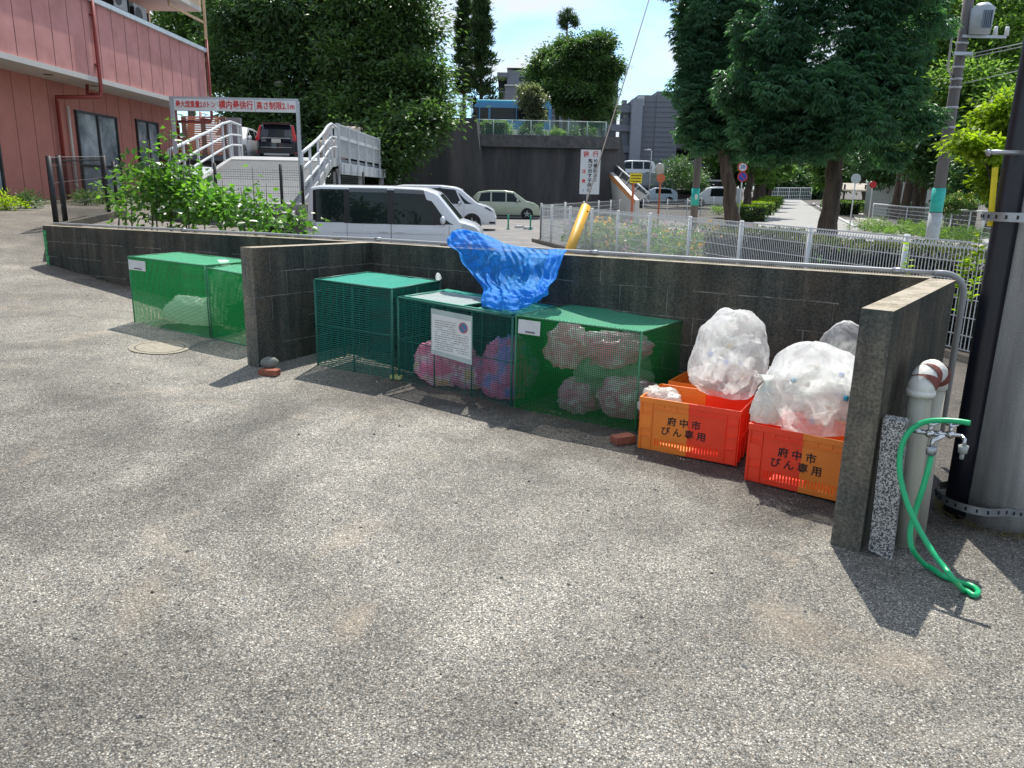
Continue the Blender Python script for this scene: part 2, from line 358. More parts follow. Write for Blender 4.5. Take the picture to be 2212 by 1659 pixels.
# ------------------------------------------------------------------ materials used
def asphalt():
    m = bpy.data.materials.new('old_asphalt'); m.use_nodes = True; nt = m.node_tree; b = nt.nodes['Principled BSDF']; L = nt.links.new
    g = N(nt, 'ShaderNodeNewGeometry'); P = g.outputs['Position']
    def noi(s, d=5, r=.6, dist=0):
        n = N(nt, 'ShaderNodeTexNoise'); n.inputs['Scale'].default_value = s; n.inputs['Detail'].default_value = d; n.inputs['Roughness'].default_value = r; n.inputs['Distortion'].default_value = dist; L(P, n.inputs['Vector']); return n
    def ramp(src, stops, interp='LINEAR'):
        r = N(nt, 'ShaderNodeValToRGB'); r.color_ramp.interpolation = interp
        e = r.color_ramp.elements; e[0].position = stops[0][0]; e[0].color = (*stops[0][1], 1); e[1].position = stops[1][0]; e[1].color = (*stops[1][1], 1)
        for p, c in stops[2:]: k = e.new(p); k.color = (*c, 1)
        L(src, r.inputs[0]); return r
    def mr(src, a, bb, c, d):
        r = N(nt, 'ShaderNodeMapRange'); r.inputs[1].default_value = a; r.inputs[2].default_value = bb; r.inputs[3].default_value = c; r.inputs[4].default_value = d; L(src, r.inputs[0]); return r
    def mix(f, a, bcol, bt='MIX'):
        x = N(nt, 'ShaderNodeMix', data_type='RGBA', blend_type=bt)
        if isinstance(f, float): x.inputs[0].default_value = f
        else: L(f, x.inputs[0])
        for i, q in ((6, a), (7, bcol)):
            if isinstance(q, tuple): x.inputs[i].default_value = (*q, 1)
            else: L(q, x.inputs[i])
        return x
    # warped coordinates so that the stones are uneven
    w = noi(35, 3); sc = N(nt, 'ShaderNodeVectorMath', operation='SCALE'); L(w.outputs['Color'], sc.inputs[0]); sc.inputs['Scale'].default_value = .006
    av = N(nt, 'ShaderNodeVectorMath', operation='ADD'); L(P, av.inputs[0]); L(sc.outputs[0], av.inputs[1])
    v1 = N(nt, 'ShaderNodeTexVoronoi'); v1.inputs['Scale'].default_value = 150; L(av.outputs[0], v1.inputs['Vector'])
    v2 = N(nt, 'ShaderNodeTexVoronoi'); v2.inputs['Scale'].default_value = 270; L(av.outputs[0], v2.inputs['Vector'])
    s1 = N(nt, 'ShaderNodeSeparateColor'); L(v1.outputs['Color'], s1.inputs[0]); s2 = N(nt, 'ShaderNodeSeparateColor'); L(v2.outputs['Color'], s2.inputs[0])
    c1 = ramp(s1.outputs[0], [(0, (.06, .058, .056)), (.2, (.145, .14, .13)), (.45, (.235, .228, .208)), (.56, (.30, .255, .205)), (.66, (.25, .262, .27)), (.78, (.36, .345, .305)), (.9, (.46, .44, .395)), (1, (.62, .60, .55))])
    c2 = ramp(s2.outputs[0], [(0, (.08, .078, .075)), (.35, (.20, .195, .18)), (.7, (.30, .29, .26)), (1, (.48, .46, .41))])
    big = mr(noi(5, 4).outputs[0], .4, .62, 0, 1)
    cc = mix(mr(s1.outputs[1], .35, .45, 0, 1).outputs[0], c2.outputs[0], c1.outputs[0])
    gap = mr(v1.outputs['Distance'], .34, .66, 1, .45); gm = N(nt, 'ShaderNodeVectorMath', operation='SCALE'); L(cc.outputs[2], gm.inputs[0]); L(gap.outputs[0], gm.inputs['Scale'])
    # broad wear, dusty beige patches, dark worn bands
    tone = mr(noi(.42, 8, .62, .8).outputs[0], .38, .62, .60, 1.22); tm = N(nt, 'ShaderNodeVectorMath', operation='SCALE'); L(gm.outputs[0], tm.inputs[0]); L(tone.outputs[0], tm.inputs['Scale'])
    tone2 = mr(noi(2.6, 6, .65).outputs[0], .3, .7, .9, 1.36); tm2 = N(nt, 'ShaderNodeVectorMath', operation='SCALE'); L(tm.outputs[0], tm2.inputs[0]); L(tone2.outputs[0], tm2.inputs['Scale'])
    st = mr(noi(1.15, 5, .6, .8).outputs[0], .58, .76, 0, .38)
    grain = mr(noi(240, 2).outputs[0], .3, .7, .7, 1.3); bs = N(nt, 'ShaderNodeVectorMath', operation='SCALE'); bs.inputs[0].default_value = (.46, .37, .27); L(grain.outputs[0], bs.inputs['Scale'])
    mx1 = mix(st.outputs[0], tm2.outputs[0], bs.outputs[0])
    fine = mr(noi(2.1, 4, .6, .5).outputs[0], .62, .78, 0, .55); mx2 = mix(fine.outputs[0], mx1.outputs[2], (.34, .33, .30))
    # darker brown zone in front of the wall: distance to the wall line
    sp = N(nt, 'ShaderNodeSeparateXYZ'); L(P, sp.inputs[0])
    def math_(op, a, c):
        q = N(nt, 'ShaderNodeMath', operation=op)
        for i, k in ((0, a), (1, c)):
            if isinstance(k, (int, float)): q.inputs[i].default_value = k
            else: L(k, q.inputs[i])
        return q.outputs[0]
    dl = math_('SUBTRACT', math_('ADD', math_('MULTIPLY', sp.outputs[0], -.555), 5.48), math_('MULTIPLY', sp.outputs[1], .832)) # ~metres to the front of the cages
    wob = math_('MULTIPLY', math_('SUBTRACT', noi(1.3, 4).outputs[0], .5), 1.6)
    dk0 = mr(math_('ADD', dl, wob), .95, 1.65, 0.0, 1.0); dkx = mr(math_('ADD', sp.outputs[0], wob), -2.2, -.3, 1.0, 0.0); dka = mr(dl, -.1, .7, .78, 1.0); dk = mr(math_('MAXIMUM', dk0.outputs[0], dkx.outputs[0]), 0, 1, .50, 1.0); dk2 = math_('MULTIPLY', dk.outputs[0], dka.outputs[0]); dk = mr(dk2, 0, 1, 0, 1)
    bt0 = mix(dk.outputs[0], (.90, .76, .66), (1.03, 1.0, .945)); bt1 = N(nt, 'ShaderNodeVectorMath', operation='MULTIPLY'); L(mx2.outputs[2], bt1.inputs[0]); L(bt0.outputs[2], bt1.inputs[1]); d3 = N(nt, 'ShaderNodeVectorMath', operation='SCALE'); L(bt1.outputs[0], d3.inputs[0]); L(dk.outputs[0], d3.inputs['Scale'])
    # cracks
    wv = noi(3, 4); ws = N(nt, 'ShaderNodeVectorMath', operation='SCALE'); L(wv.outputs['Color'], ws.inputs[0]); ws.inputs['Scale'].default_value = .35
    wa = N(nt, 'ShaderNodeVectorMath', operation='ADD'); L(P, wa.inputs[0]); L(ws.outputs[0], wa.inputs[1])
    vc = N(nt, 'ShaderNodeTexVoronoi', feature='DISTANCE_TO_EDGE'); vc.inputs['Scale'].default_value = .75; L(wa.outputs[0], vc.inputs['Vector'])
    ck = mr(vc.outputs['Distance'], .002, .008, 1, 0); cm = mr(noi(.9, 3).outputs[0], .56, .62, 0, .45); ckm = math_('MULTIPLY', ck.outputs[0], cm.outputs[0])
    vp = N(nt, 'ShaderNodeTexVoronoi'); vp.inputs['Scale'].default_value = 7; L(av.outputs[0], vp.inputs['Vector']); spc = N(nt, 'ShaderNodeSeparateColor'); L(vp.outputs['Color'], spc.inputs[0])
    pit = math_('MULTIPLY', mr(vp.outputs['Distance'], .05, .09, 1, 0).outputs[0], mr(spc.outputs[0], .78, .80, 0, 1).outputs[0]); ckm = math_('MAXIMUM', ckm, pit)
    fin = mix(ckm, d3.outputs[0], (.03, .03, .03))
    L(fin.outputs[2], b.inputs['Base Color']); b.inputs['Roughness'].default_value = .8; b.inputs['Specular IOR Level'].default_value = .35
    hh = math_('ADD', math_('MULTIPLY', v1.outputs['Distance'], -.9), math_('MULTIPLY', v2.outputs['Distance'], -.4)); hh = math_('SUBTRACT', hh, math_('MULTIPLY', ckm, 2.0))
    hh = math_('ADD', hh, math_('MULTIPLY', s1.outputs[2], .7))
    bp = N(nt, 'ShaderNodeBump'); bp.inputs['Strength'].default_value = .6; bp.inputs['Distance'].default_value = .005; L(hh, bp.inputs['Height']); L(bp.outputs[0], b.inputs['Normal'])
    return m
M_ASPH = asphalt()
M_BLOCK = mat('dark_block', (.066, .062, .055), .9, var=.38, scale=9, bump=.5, bscale=130, streak=1, col2=(.12, .11, .09), c2pos=(.50, .80), c2scale=5, spec=.2, mottle=1)
M_COPE = mat('block_top', (.40, .35, .27), .95, var=.45, scale=140, bump=.6, bscale=150, col2=(.22, .19, .13), c2scale=8)
M_ENDF = mat('block_end', (.105, .10, .088), .9, var=.45, scale=9, bump=.5, bscale=110, streak=1, col2=(.19, .17, .135), c2pos=(.48, .8), c2scale=7, mottle=1)
M_JOINT = mat('mortar', (.19, .185, .17), .95, var=.8, scale=14)
M_PIPEG = mat('grey_conduit', (.30, .31, .32), .5, var=.12)
M_TEALF = mat('teal_steel', (.012, .12, .085), .45, var=.2)
M_GREENF = mat('green_cord', (.05, .22, .11), .6, var=.25, scale=80)
M_NETG = netmat('green_net_bright', (.014, .28, .075), .0135, .28, trans=.3)
M_NETGD = netmat('green_net_deep', (.010, .19, .042), .0150, .27, trans=.35)
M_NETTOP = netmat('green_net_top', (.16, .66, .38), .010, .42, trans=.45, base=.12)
M_NETT = netmat('teal_wire_mesh', (.010, .125, .10), .075, .06, .0185, .44, trans=.1)
M_NETT2 = netmat('teal_wire_mesh_open', (.010, .125, .10), .075, .045, .0185, .24, trans=.1)
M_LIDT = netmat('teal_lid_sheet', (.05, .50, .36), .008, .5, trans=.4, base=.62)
M_WIRE = netmat('silver_wire_mesh', (.42, .50, .48), .018, .42, .016, .42, trans=0)
M_BLUE = None
M_WHITE = mat('white_paint', (.62, .63, .63), .5, var=.06)
M_PAPER = mat('paper', (.72, .72, .68), .6, var=.05)
M_DARK = mat('black_paint', (.012, .012, .013), .5, var=.2)
M_RED = mat('red_paint', (.55, .03, .03), .5, var=.1)
M_BLUEP = mat('blue_print', (.03, .12, .40), .5, var=.1)
M_ORG = mat('crate_orange', (.88, .23, .025), .42, var=.08, scale=5, bump=.05)
M_ORR = mat('crate_red', (.95, .055, .014), .42, var=.08, scale=5, bump=.05)
M_INK = mat('ink_black', (.008, .008, .012), .6, var=.05)
M_BRICK = mat('red_brick', (.26, .085, .05), .9, var=.35, scale=40, bump=.4)
M_STONE = mat('grey_stone', (.17, .18, .16), .9, var=.3, scale=14, bump=.4)
M_CONC = mat('concrete', (.27, .27, .26), .9, var=.2, scale=3, bump=.3, bscale=60, streak=1, col2=(.17, .17, .17), c2scale=2)
M_POLE = mat('pole_concrete', (.36, .35, .33), .97, var=.32, scale=7, bump=.7, bscale=120, streak=1, col2=(.20, .195, .185), c2scale=4, spec=.12)
M_BLKP = mat('black_plastic', (.008, .009, .016), .35, var=.2)
M_STEEL = mat('galvanised', (.38, .40, .42), .38, .8, var=.15, scale=20)
M_CHROME = mat('chrome', (.62, .62, .62), .22, 1, var=.1)
M_PVC = mat('pvc_beige', (.46, .44, .36), .55, var=.12, scale=8, streak=1, col2=(.33, .30, .22), c2scale=6)
M_TAPE = mat('white_tape', (.66, .65, .60), .6, var=.1, scale=20, bump=.3, bscale=50)
M_RUST = mat('rust_tape', (.17, .045, .032), .7, var=.3, scale=30, bump=.4)
M_HOSE = mat('green_hose', (.01, .42, .16), .3, var=.08, spec=.5)
M_GRANITE = mat('speckled_granite', (.50, .49, .46), .6, var=.2, scale=60, col2=(.05, .05, .052), c2pos=(.47, .53), c2scale=125)
M_WFENCE = mat('white_fence_paint', (.66, .68, .68), .45, var=.06)
M_YEL = mat('yellow_guard', (.62, .34, .02), .5, var=.18, scale=9, streak=1)
M_TAPEG = mat('green_tape', (.05, .33, .12), .6, var=.3, scale=40)
M_TAPEY = mat('yellow_tape', (.60, .42, .05), .6, var=.2, scale=40)
M_BARK = mat('bark', (.085, .062, .045), .95, var=.45, scale=9, bump=.9, bscale=14, streak=1, col2=(.035, .028, .022), c2scale=6)
M_BARKG = mat('bark_grey', (.12, .105, .085), .95, var=.4, scale=9, bump=.6, bscale=14, streak=1)
# ------------------------------------------------------------------ ground
xs = sorted(set(list(np.round(np.arange(-10, 4.01, .1), 3)) + list(np.arange(-60, -10, 1.5)) + list(np.arange(4.2, 12, .4)) + list(np.arange(12, 140, 3.0)) + [-300, -120, 200, 400]))
ys = sorted(set(list(np.round(np.arange(0, 12.01, .1), 3)) + list(np.arange(12.25, 20, .25)) + list(np.arange(20, 160, 2.5)) + [-60, -20, -8, -3, -1, 250, 600]))
V = []; F = []
for y in ys:
    for x in xs:
        z = gz(x, y)
        if -10 < x < 4 and 0 < y < 12: z += .012 * noise.noise(Vector((x * .9, y * .9, 0))) + .004 * noise.noise(Vector((x * 4, y * 4, 3)))
        V.append((x, y, z))
nx = len(xs)
for j in range(len(ys) - 1):
    for i in range(nx - 1):
        a = j * nx + i; F.append((a, a + 1, a + nx + 1, a + nx))
g = npmesh('ground', V, F, M_ASPH, smooth=True); g['kind'] = 'structure'
g.data.polygons.foreach_set('use_smooth', [True] * len(g.data.polygons))
# smoother car park surface laid on the lower ground
M_LOT = mat('lot_asphalt', (.17, .165, .16), .9, var=.14, scale=1.2, bump=.15, bscale=150, col2=(.22, .20, .185), c2scale=.6)
mb = MB()
def lotp(x, y): return (x, y, gz(x, y) + .006)
mb.grid(lambda s, t: lotp(-4.2 + s * 14.2, 10.6 + t * 40), 24, 40)
lot = mb.build('parking_lot', M_LOT, smooth=True); lot['kind'] = 'structure'
# loose grit on the worn asphalt
P = []
for i in range(2600):
    x = random.uniform(-5, 3.2); y = random.uniform(1.2, 7.5)
    if y > wall_y(x) - .1: continue
    P.append((x, y, gz(x, y) + .012 * noise.noise(Vector((x * .9, y * .9, 0))) + .004 * noise.noise(Vector((x * 4, y * 4, 3))), random.choice((0, 0, 0, 1, 1, 2))))
mb = MB()
for x, y, z, k in P:
    r = random.uniform(.0025, .0065) * (1.9 if random.random() < .05 else 1); a = random.random() * 6; b0 = len(mb.v)
    vs = [(x + r * math.cos(a + q * 1.57) * random.uniform(.7, 1.3), y + r * math.sin(a + q * 1.57) * random.uniform(.7, 1.3), z) for q in range(4)] + [(x + random.uniform(-.3, .3) * r, y, z + r * random.uniform(.6, 1.1))]
    mb.add(vs, [(0, 1, 4), (1, 2, 4), (2, 3, 4), (3, 0, 4)], k)
tag(mb.build('gravel', [mat('grit_light', (.42, .40, .37), .9), mat('grit_grey', (.18, .18, .17), .9), mat('grit_dark', (.02, .02, .02), .9)]), 'loose grit scattered over the worn asphalt', 'gravel', kind='stuff')

# ------------------------------------------------------------------ block wall
def vec(a, b): return (Vector(b) - Vector(a)).normalized()
TH = .14
bw = thing('block_wall', 'dark stained concrete block wall with low dividers behind the net cages', 'wall', (WC.x, WC.y, 0))
def wallseg(name, a, b, z0a, z0b, z1a, z1b, nrm, joints=(), vj=.4, endm=None, parent=bw):
    """a,b: front face line (xy); nrm: unit xy pointing to the back; tops/bottoms may slope"""
    a = Vector((a[0], a[1], 0)); b = Vector((b[0], b[1], 0)); n = Vector((nrm[0], nrm[1], 0)).normalized() * TH
    L = (b - a).length; d = (b - a) / L
    mb = MB()
    zb = [z0a, z0b]; zt = [z1a, z1b]
    vs = [a + Vector((0, 0, z0a)), b + Vector((0, 0, z0b)), b + Vector((0, 0, z1b)), a + Vector((0, 0, z1a))]; vs += [v + n for v in vs]
    mb.add(vs, [(0, 1, 2, 3), (5, 4, 7, 6)], 0); mb.add(vs, [(3, 2, 6, 7)], 1); mb.add(vs, [(1, 5, 6, 2), (4, 0, 3, 7)], 2); mb.add(vs, [(0, 4, 5, 1)], 0)
    o = mb.build(name, [M_BLOCK, M_COPE, M_ENDF], parent, bevel=.004)
    jb = MB(); f = Vector((nrm[0], nrm[1], 0)).normalized() * -.0015
    def P(s, z): return a + d * s + Vector((0, 0, z)) + f
    k = 1; ztop = max(z1a, z1b)
    while ztop - k * .205 > min(z0a, z0b) + .04:
        n_ = max(2, int(L / .25))
        for i in range(n_):
            if random.random() < .22: continue
            s0, s1 = L * i / n_, L * (i + 1) / n_
            ts = (i + .5) / n_; zc = z1a + (z1b - z1a) * ts - k * .205
            if zc < z0a + (z0b - z0a) * ts + .03: continue
            w = random.uniform(.0015, .0035); q = random.uniform(-.003, .003)
            for off in (f,) : jb.quad(P(s0, zc - w + q), P(s1, zc - w), P(s1, zc + w), P(s0, zc + w + q))
        s = (vj * .5 if k % 2 else vj) * .9
        while s < L - .05:
            ts = s / L; zt_ = z1a + (z1b - z1a) * ts; za = zt_ - k * .205; zb_ = zt_ - (k - 1) * .205
            if za > z0a + (z0b - z0a) * ts and random.random() < .55: w = random.uniform(.001, .0025); jb.quad(P(s - w, za), P(s + w, za), P(s + w, zb_ - (.02 if k == 1 else 0)), P(s - w, zb_ - (.02 if k == 1 else 0)))
            s += vj
        k += 1
    if jb.f: jb.build('mortar_joint', M_JOINT, o)
    return o
nAC = Vector((.51, .86)); nCD = Vector((.577, .817))
wallseg('back_panel', WA, WC, .30, -.05, 1.0, 1.07, nAC)
wallseg('back_panel', WC, WD, -.15, -.25, 1.07, 1.12, nCD)
# divider: side face towards the right
dF = Vector((-2.153, 6.372)); dB = Vector((WC.x, WC.y)); dd = (dB - dF).normalized(); nl = Vector((-dd.y, dd.x))
wallseg('divider_panel', dF, dB + dd * .0 , -.0, -.1, 1.095, 1.07, nl)
# right end wall: inner (left) face line
rF = Vector((1.615, 3.560)); rB = Vector((WD.x, WD.y)); rd = (rB - rF).normalized(); nr = Vector((rd.y, -rd.x))
wallseg('end_panel', rB, rF, -.25, -.2, 1.12, 1.10, nr)
# joints on the visible right side of the end panel + tape on the far left end
tb = MB(); p0 = Vector((WA.x, WA.y, 0)); dA = Vector((WC.x - WA.x, WC.y - WA.y, 0)).normalized(); nA = Vector((nAC.x, nAC.y, 0))
for i in range(9):
    z0, z1 = .40 + i * .068, .40 + i * .068 + .06; w = .05 + .03 * random.random()
    if z1 > 1.0: break
    c = p0 + dA * w / 2 - nA * .006 + Vector((0, 0, (z0 + z1) / 2)); tb.bar(c - dA * w / 2, c + dA * w / 2, .006, z1 - z0, mi=0)
    c2 = p0 - dA * .006 + nA * .05 + Vector((0, 0, (z0 + z1) / 2)); tb.bar(c2, c2 + nA * .08, .006, z1 - z0, mi=1)
tb.build('warning_tape', [M_TAPEG, M_TAPEY], bw)
# conduit on the wall top, bending down behind the right corner
pts = []
for f in np.linspace(.012, 1, 24):
    p = WA.lerp(WC, f) + nAC * (TH - .02); pts.append((p.x, p.y, 1.0 + .07 * f + .025 + .002 * math.sin(f * 20)))
for f in np.linspace(.04, 1, 24):
    p = WC.lerp(WD, f) + nCD * (TH - .02); pts.append((p.x, p.y, 1.07 + .05 * f + .025))
cd = thing('conduit_pipe', 'long grey conduit pipe lying along the top of the block wall', 'pipe', (WC.x, WC.y, 1.07))
MB().tube(pts, .0145, 8).build('straight_pipe', M_PIPEG, cd, smooth=True)
e = Vector(pts[-1]); q = []
for k in range(9):
    a = k / 8 * math.pi / 2; q.append((e.x + .05 + .13 * math.sin(a), e.y - .02 - .03 * math.sin(a), e.z - .13 * (1 - math.cos(a))))
q = [tuple(e)] + q + [(q[-1][0], q[-1][1], .1)]
MB().tube(q, .020, 10).build('bend', M_PIPEG, cd, smooth=True)
for f in (.25, .5, .75, .99):
    cb = MB(); i = int(f * (len(pts) - 1)); p = Vector(pts[i]); cb.cyl(p - Vector((.03, -.02, 0)), p + Vector((.03, -.02, 0)), .020, n=10); cb.build('coupling', M_STEEL, cd, smooth=True)

# ------------------------------------------------------------------ net cages
def cage(name, label, FL, FR, dv, h, net, framem, fr=.007, sag=0, kind='net', zb=None, divs=1, top=None, group='net cages for refuse bags'):
    FL = Vector(FL); FR = Vector(FR); dv = Vector((dv[0], dv[1], 0)); c = (FL + FR) / 2; t = thing(name, label, 'garbage cage', c, group=group)
    hz = Vector((0, 0, h)); B = [FL, FR, FR + dv, FL + dv]; T = [b + hz for b in B]
    for q in (B[2], B[3]): q.z = (FL.z + FR.z) / 2
    mb = MB()
    for i in range(4):
        j = (i + 1) % 4; mb.cyl(B[i], B[j], fr, n=6); mb.cyl(T[i], T[j], fr, n=6); mb.cyl(B[i], T[i], fr, n=6)
    if kind == 'wire':
        for i in (0, 1, 2, 3):
            j = (i + 1) % 4; mb.cyl(B[i].lerp(T[i], .5), B[j].lerp(T[j], .5), fr * .6, n=5)
            for k in range(1, divs + 1): mb.cyl(B[i].lerp(B[j], k / (divs + 1)), T[i].lerp(T[j], k / (divs + 1)), fr * .6, n=5)
    mb.build('frame', framem, t, smooth=True)
    def panel(nm, a, b, c_, d, m_, bulge=0, parent=t, u0=0, nu=14, nv=10):
        a, b, c_, d = map(Vector, (a, b, c_, d)); L1 = (b - a).length; L2 = (d - a).length; nn = (b - a).cross(d - a).normalized()
        p = MB(); p.grid(lambda s, q: a.lerp(b, s).lerp(d.lerp(c_, s), q) + nn * (bulge * math.sin(math.pi * s) * math.sin(math.pi * q) + .009 * noise.noise(Vector((s * 4 + u0, q * 3, FL.x))) + .003 * noise.noise(Vector((s * 14 + u0, q * 9, FL.x)))), nu, nv, uv=lambda s, q: (s * L1 + u0, q * L2))
        return p.build(nm, m_, parent, smooth=True)
    panel('net_panel', B[0], B[1], T[1], T[0], net, .012)
    panel('net_panel', B[1], B[2], T[2], T[1], net, .008)
    panel('net_panel', B[3], B[0], T[0], T[3], net, -.008)
    panel('net_panel', B[2], B[3], T[3], T[2], net, 0)
    if top: lid = panel('lid', T[0], T[1], T[2], T[3], top, -sag, nu=24, nv=16)
    else: lid = None
    # stitching along the front edges
    if kind == 'net':
        sb = MB(); L = (T[1] - T[0]).length; n = int(L / .03)
        for i in range(n):
            p = T[0].lerp(T[1], (i + .5) / n); sb.bar(p + Vector((-.006, 0, -.008)), p + Vector((.006, 0, .010)), .004, .004)
        sb.build('stitching', M_GREENF, t)
    else:
        for a, b in ((B[1], T[1]), (B[0], T[0]), (T[3], T[2])):
            sb = MB(); L = (b - a).length; n = int(L / .022)
            for i in range(n):
                p = a.lerp(b, (i + .5) / n); sb.bar(p + Vector((-.009, -.004, -.007)), p + Vector((.009, -.006, .007)), .004, .004)
            sb.build('spiral_wire', mat('spiral_steel', (.12, .26, .20), .4, .3, var=.3, scale=60), t)
    return t, B, T
def plate(t, T, s0, s1, dz0, dz1, out=.02):
    a = T[0].lerp(T[1], s0); b = T[0].lerp(T[1], s1); d = (b - a).normalized(); n = Vector((d.y, -d.x, 0)).normalized()
    mb = MB(); c = (a + b) / 2 + n * out; c.z = (a.z + b.z) / 2 - (dz0 + dz1) / 2
    mb.bar(Vector((*(a + n * out).xy, a.z - (dz0 + dz1) / 2)), Vector((*(b + n * out).xy, b.z - (dz0 + dz1) / 2)), .003, dz1 - dz0)
    o = mb.build('name_plate', M_WHITE, t)
    q = MB(); a2 = a.lerp(b, .33) + n * (out + .003); b2 = a.lerp(b, .77) + n * (out + .003); zz = dz1 - .018
    q.bar(a2 - Vector((0, 0, zz)), b2 - Vector((0, 0, zz)), .002, .011); q.build('print', mat('smudged_print', (.12, .10, .10), .7), o)
    return o
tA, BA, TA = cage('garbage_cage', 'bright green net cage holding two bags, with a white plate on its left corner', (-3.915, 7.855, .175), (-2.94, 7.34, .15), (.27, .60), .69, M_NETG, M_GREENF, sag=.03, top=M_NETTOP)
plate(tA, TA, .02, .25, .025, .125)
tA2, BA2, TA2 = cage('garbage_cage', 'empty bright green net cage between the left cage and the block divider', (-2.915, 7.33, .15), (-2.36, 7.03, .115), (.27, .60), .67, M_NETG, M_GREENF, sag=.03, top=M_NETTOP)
tC, BC, TC = cage('garbage_cage', 'tall empty dark teal wire cage with a teal sheet lid beside the divider', (-1.70, 6.56, .06), (-.995, 6.25, .03), (.33, .66), .765, M_NETT, M_TEALF, fr=.009, kind='wire', divs=1, top=M_LIDT, sag=.02)
tD, BD, TD = cage('garbage_cage', 'low dark teal wire cage with pink bags and a paper notice on its front', (-.945, 6.25, .03), (-.005, 5.685, -.02), (.36, .56), .70, M_NETT2, M_TEALF, fr=.009, kind='wire', divs=2)
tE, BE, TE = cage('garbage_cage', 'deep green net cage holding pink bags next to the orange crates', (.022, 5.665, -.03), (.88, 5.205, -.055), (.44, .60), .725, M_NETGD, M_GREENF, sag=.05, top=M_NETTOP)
plate(tE, TE, .03, .215, .02, .125)
# lid of the low teal cage: silver wire half, teal rim, dark gap
def pan(nm, a, b, c, d, m_, t, lift=.0):
    a, b, c, d = map(Vector, (a, b, c, d)); L1 = (b - a).length; L2 = (d - a).length
    p = MB(); p.grid(lambda s, q: a.lerp(b, s).lerp(d.lerp(c, s), q) + Vector((0, 0, lift + .008 * noise.noise(Vector((s * 4, q * 3, 1))))), 12, 8, uv=lambda s, q: (s * L1, q * L2)); return p.build(nm, m_, t, smooth=True)
def tl(s, q): return TD[0].lerp(TD[1], s).lerp(TD[3].lerp(TD[2], s), q)
pan('wire_lid', tl(.05, .06), tl(.56, .06), tl(.60, .74), tl(.08, .74), M_WIRE, tD, .012)
pan('lid', tl(0, .76), tl(1, .76), tl(1, 1), tl(0, 1), M_LIDT, tD, .006)
pan('lid', tl(.70, .10), tl(1, .10), tl(1, .76), tl(.70, .76), M_LIDT, tD, .004)
lb = MB()
for a, b in ((tl(.05, .03), tl(.98, .03)), (tl(.56, .03), tl(.60, .75)), (tl(.05, .03), tl(.08, .75)), (tl(.70, .03), tl(.70, .75))): lb.bar(a + Vector((0, 0, .014)), b + Vector((0, 0, .014)), .018, .01)
lb.build('lid_frame', mat('teal_worn', (.05, .30, .20), .5, var=.4, scale=50), tD)
# notice: laminated paper
d = (BD[1] - BD[0]).normalized(); n = Vector((d.y, -d.x, 0)).normalized()
def dp(s, z, out=.028): return BD[0].lerp(BD[1], s) + n * out + Vector((0, 0, z))
nb = MB(); za, zb_ = .30, .645
nb.quad(dp(.335, .335), dp(.675, .315), dp(.675, .615), dp(.335, .625)); no = nb.build('notice', M_PAPER, tD)
lam = MB(); lam.quad(dp(.325, .30, .0265), dp(.685, .275, .0265), dp(.685, .66, .0265), dp(.325, .665, .0265)); lam.build('laminate', mat('clear_film', (.42, .50, .47), .2), tD)
lines = MB(); zz = .575; i = 0
while zz > .345:
    x = .36
    xe = .55 if zz > .50 else .655
    while x < xe:
        w = random.uniform(.006, .03)
        if random.random() < .85: lines.quad(dp(x, zz, .0295), dp(min(x + w, xe), zz, .0295), dp(min(x + w, xe), zz + .0045, .0295), dp(x, zz + .0045, .0295))
        x += w + .006
    zz -= .0175
lines.build('print', mat('grey_print', (.16, .17, .18), .7), no)
def disc(mb, c, r, ax, up, out, mi, seg=28, r0=0):
    ax = Vector(ax).normalized(); up = Vector(up)
    ring = [Vector(c) + out + ax * math.cos(2 * math.pi * k / seg) * r + up * math.sin(2 * math.pi * k / seg) * r for k in range(seg)]
    if r0:
        ri = [Vector(c) + out + ax * math.cos(2 * math.pi * k / seg) * r0 + up * math.sin(2 * math.pi * k / seg) * r0 for k in range(seg)]
        mb.add(ring + ri, [(k, (k + 1) % seg, seg + (k + 1) % seg, seg + k) for k in range(seg)], mi)
    else: mb.add(ring, [tuple(range(seg))], mi)
sb = MB(); c = dp(.61, .555, .030); disc(sb, c, .043, d, (0, 0, 1), n * 0, 0); disc(sb, c, .034, d, (0, 0, 1), n * .001, 1); sb.bar(c + n * .003 - d * .026 + Vector((0, 0, .026)), c + n * .003 + d * .026 - Vector((0, 0, .026)), .003, .007, 0)
sb.build('emblem', [mat('pale_red', (.5, .14, .14), .6), mat('emblem_blue', (.05, .22, .38), .6)], no)

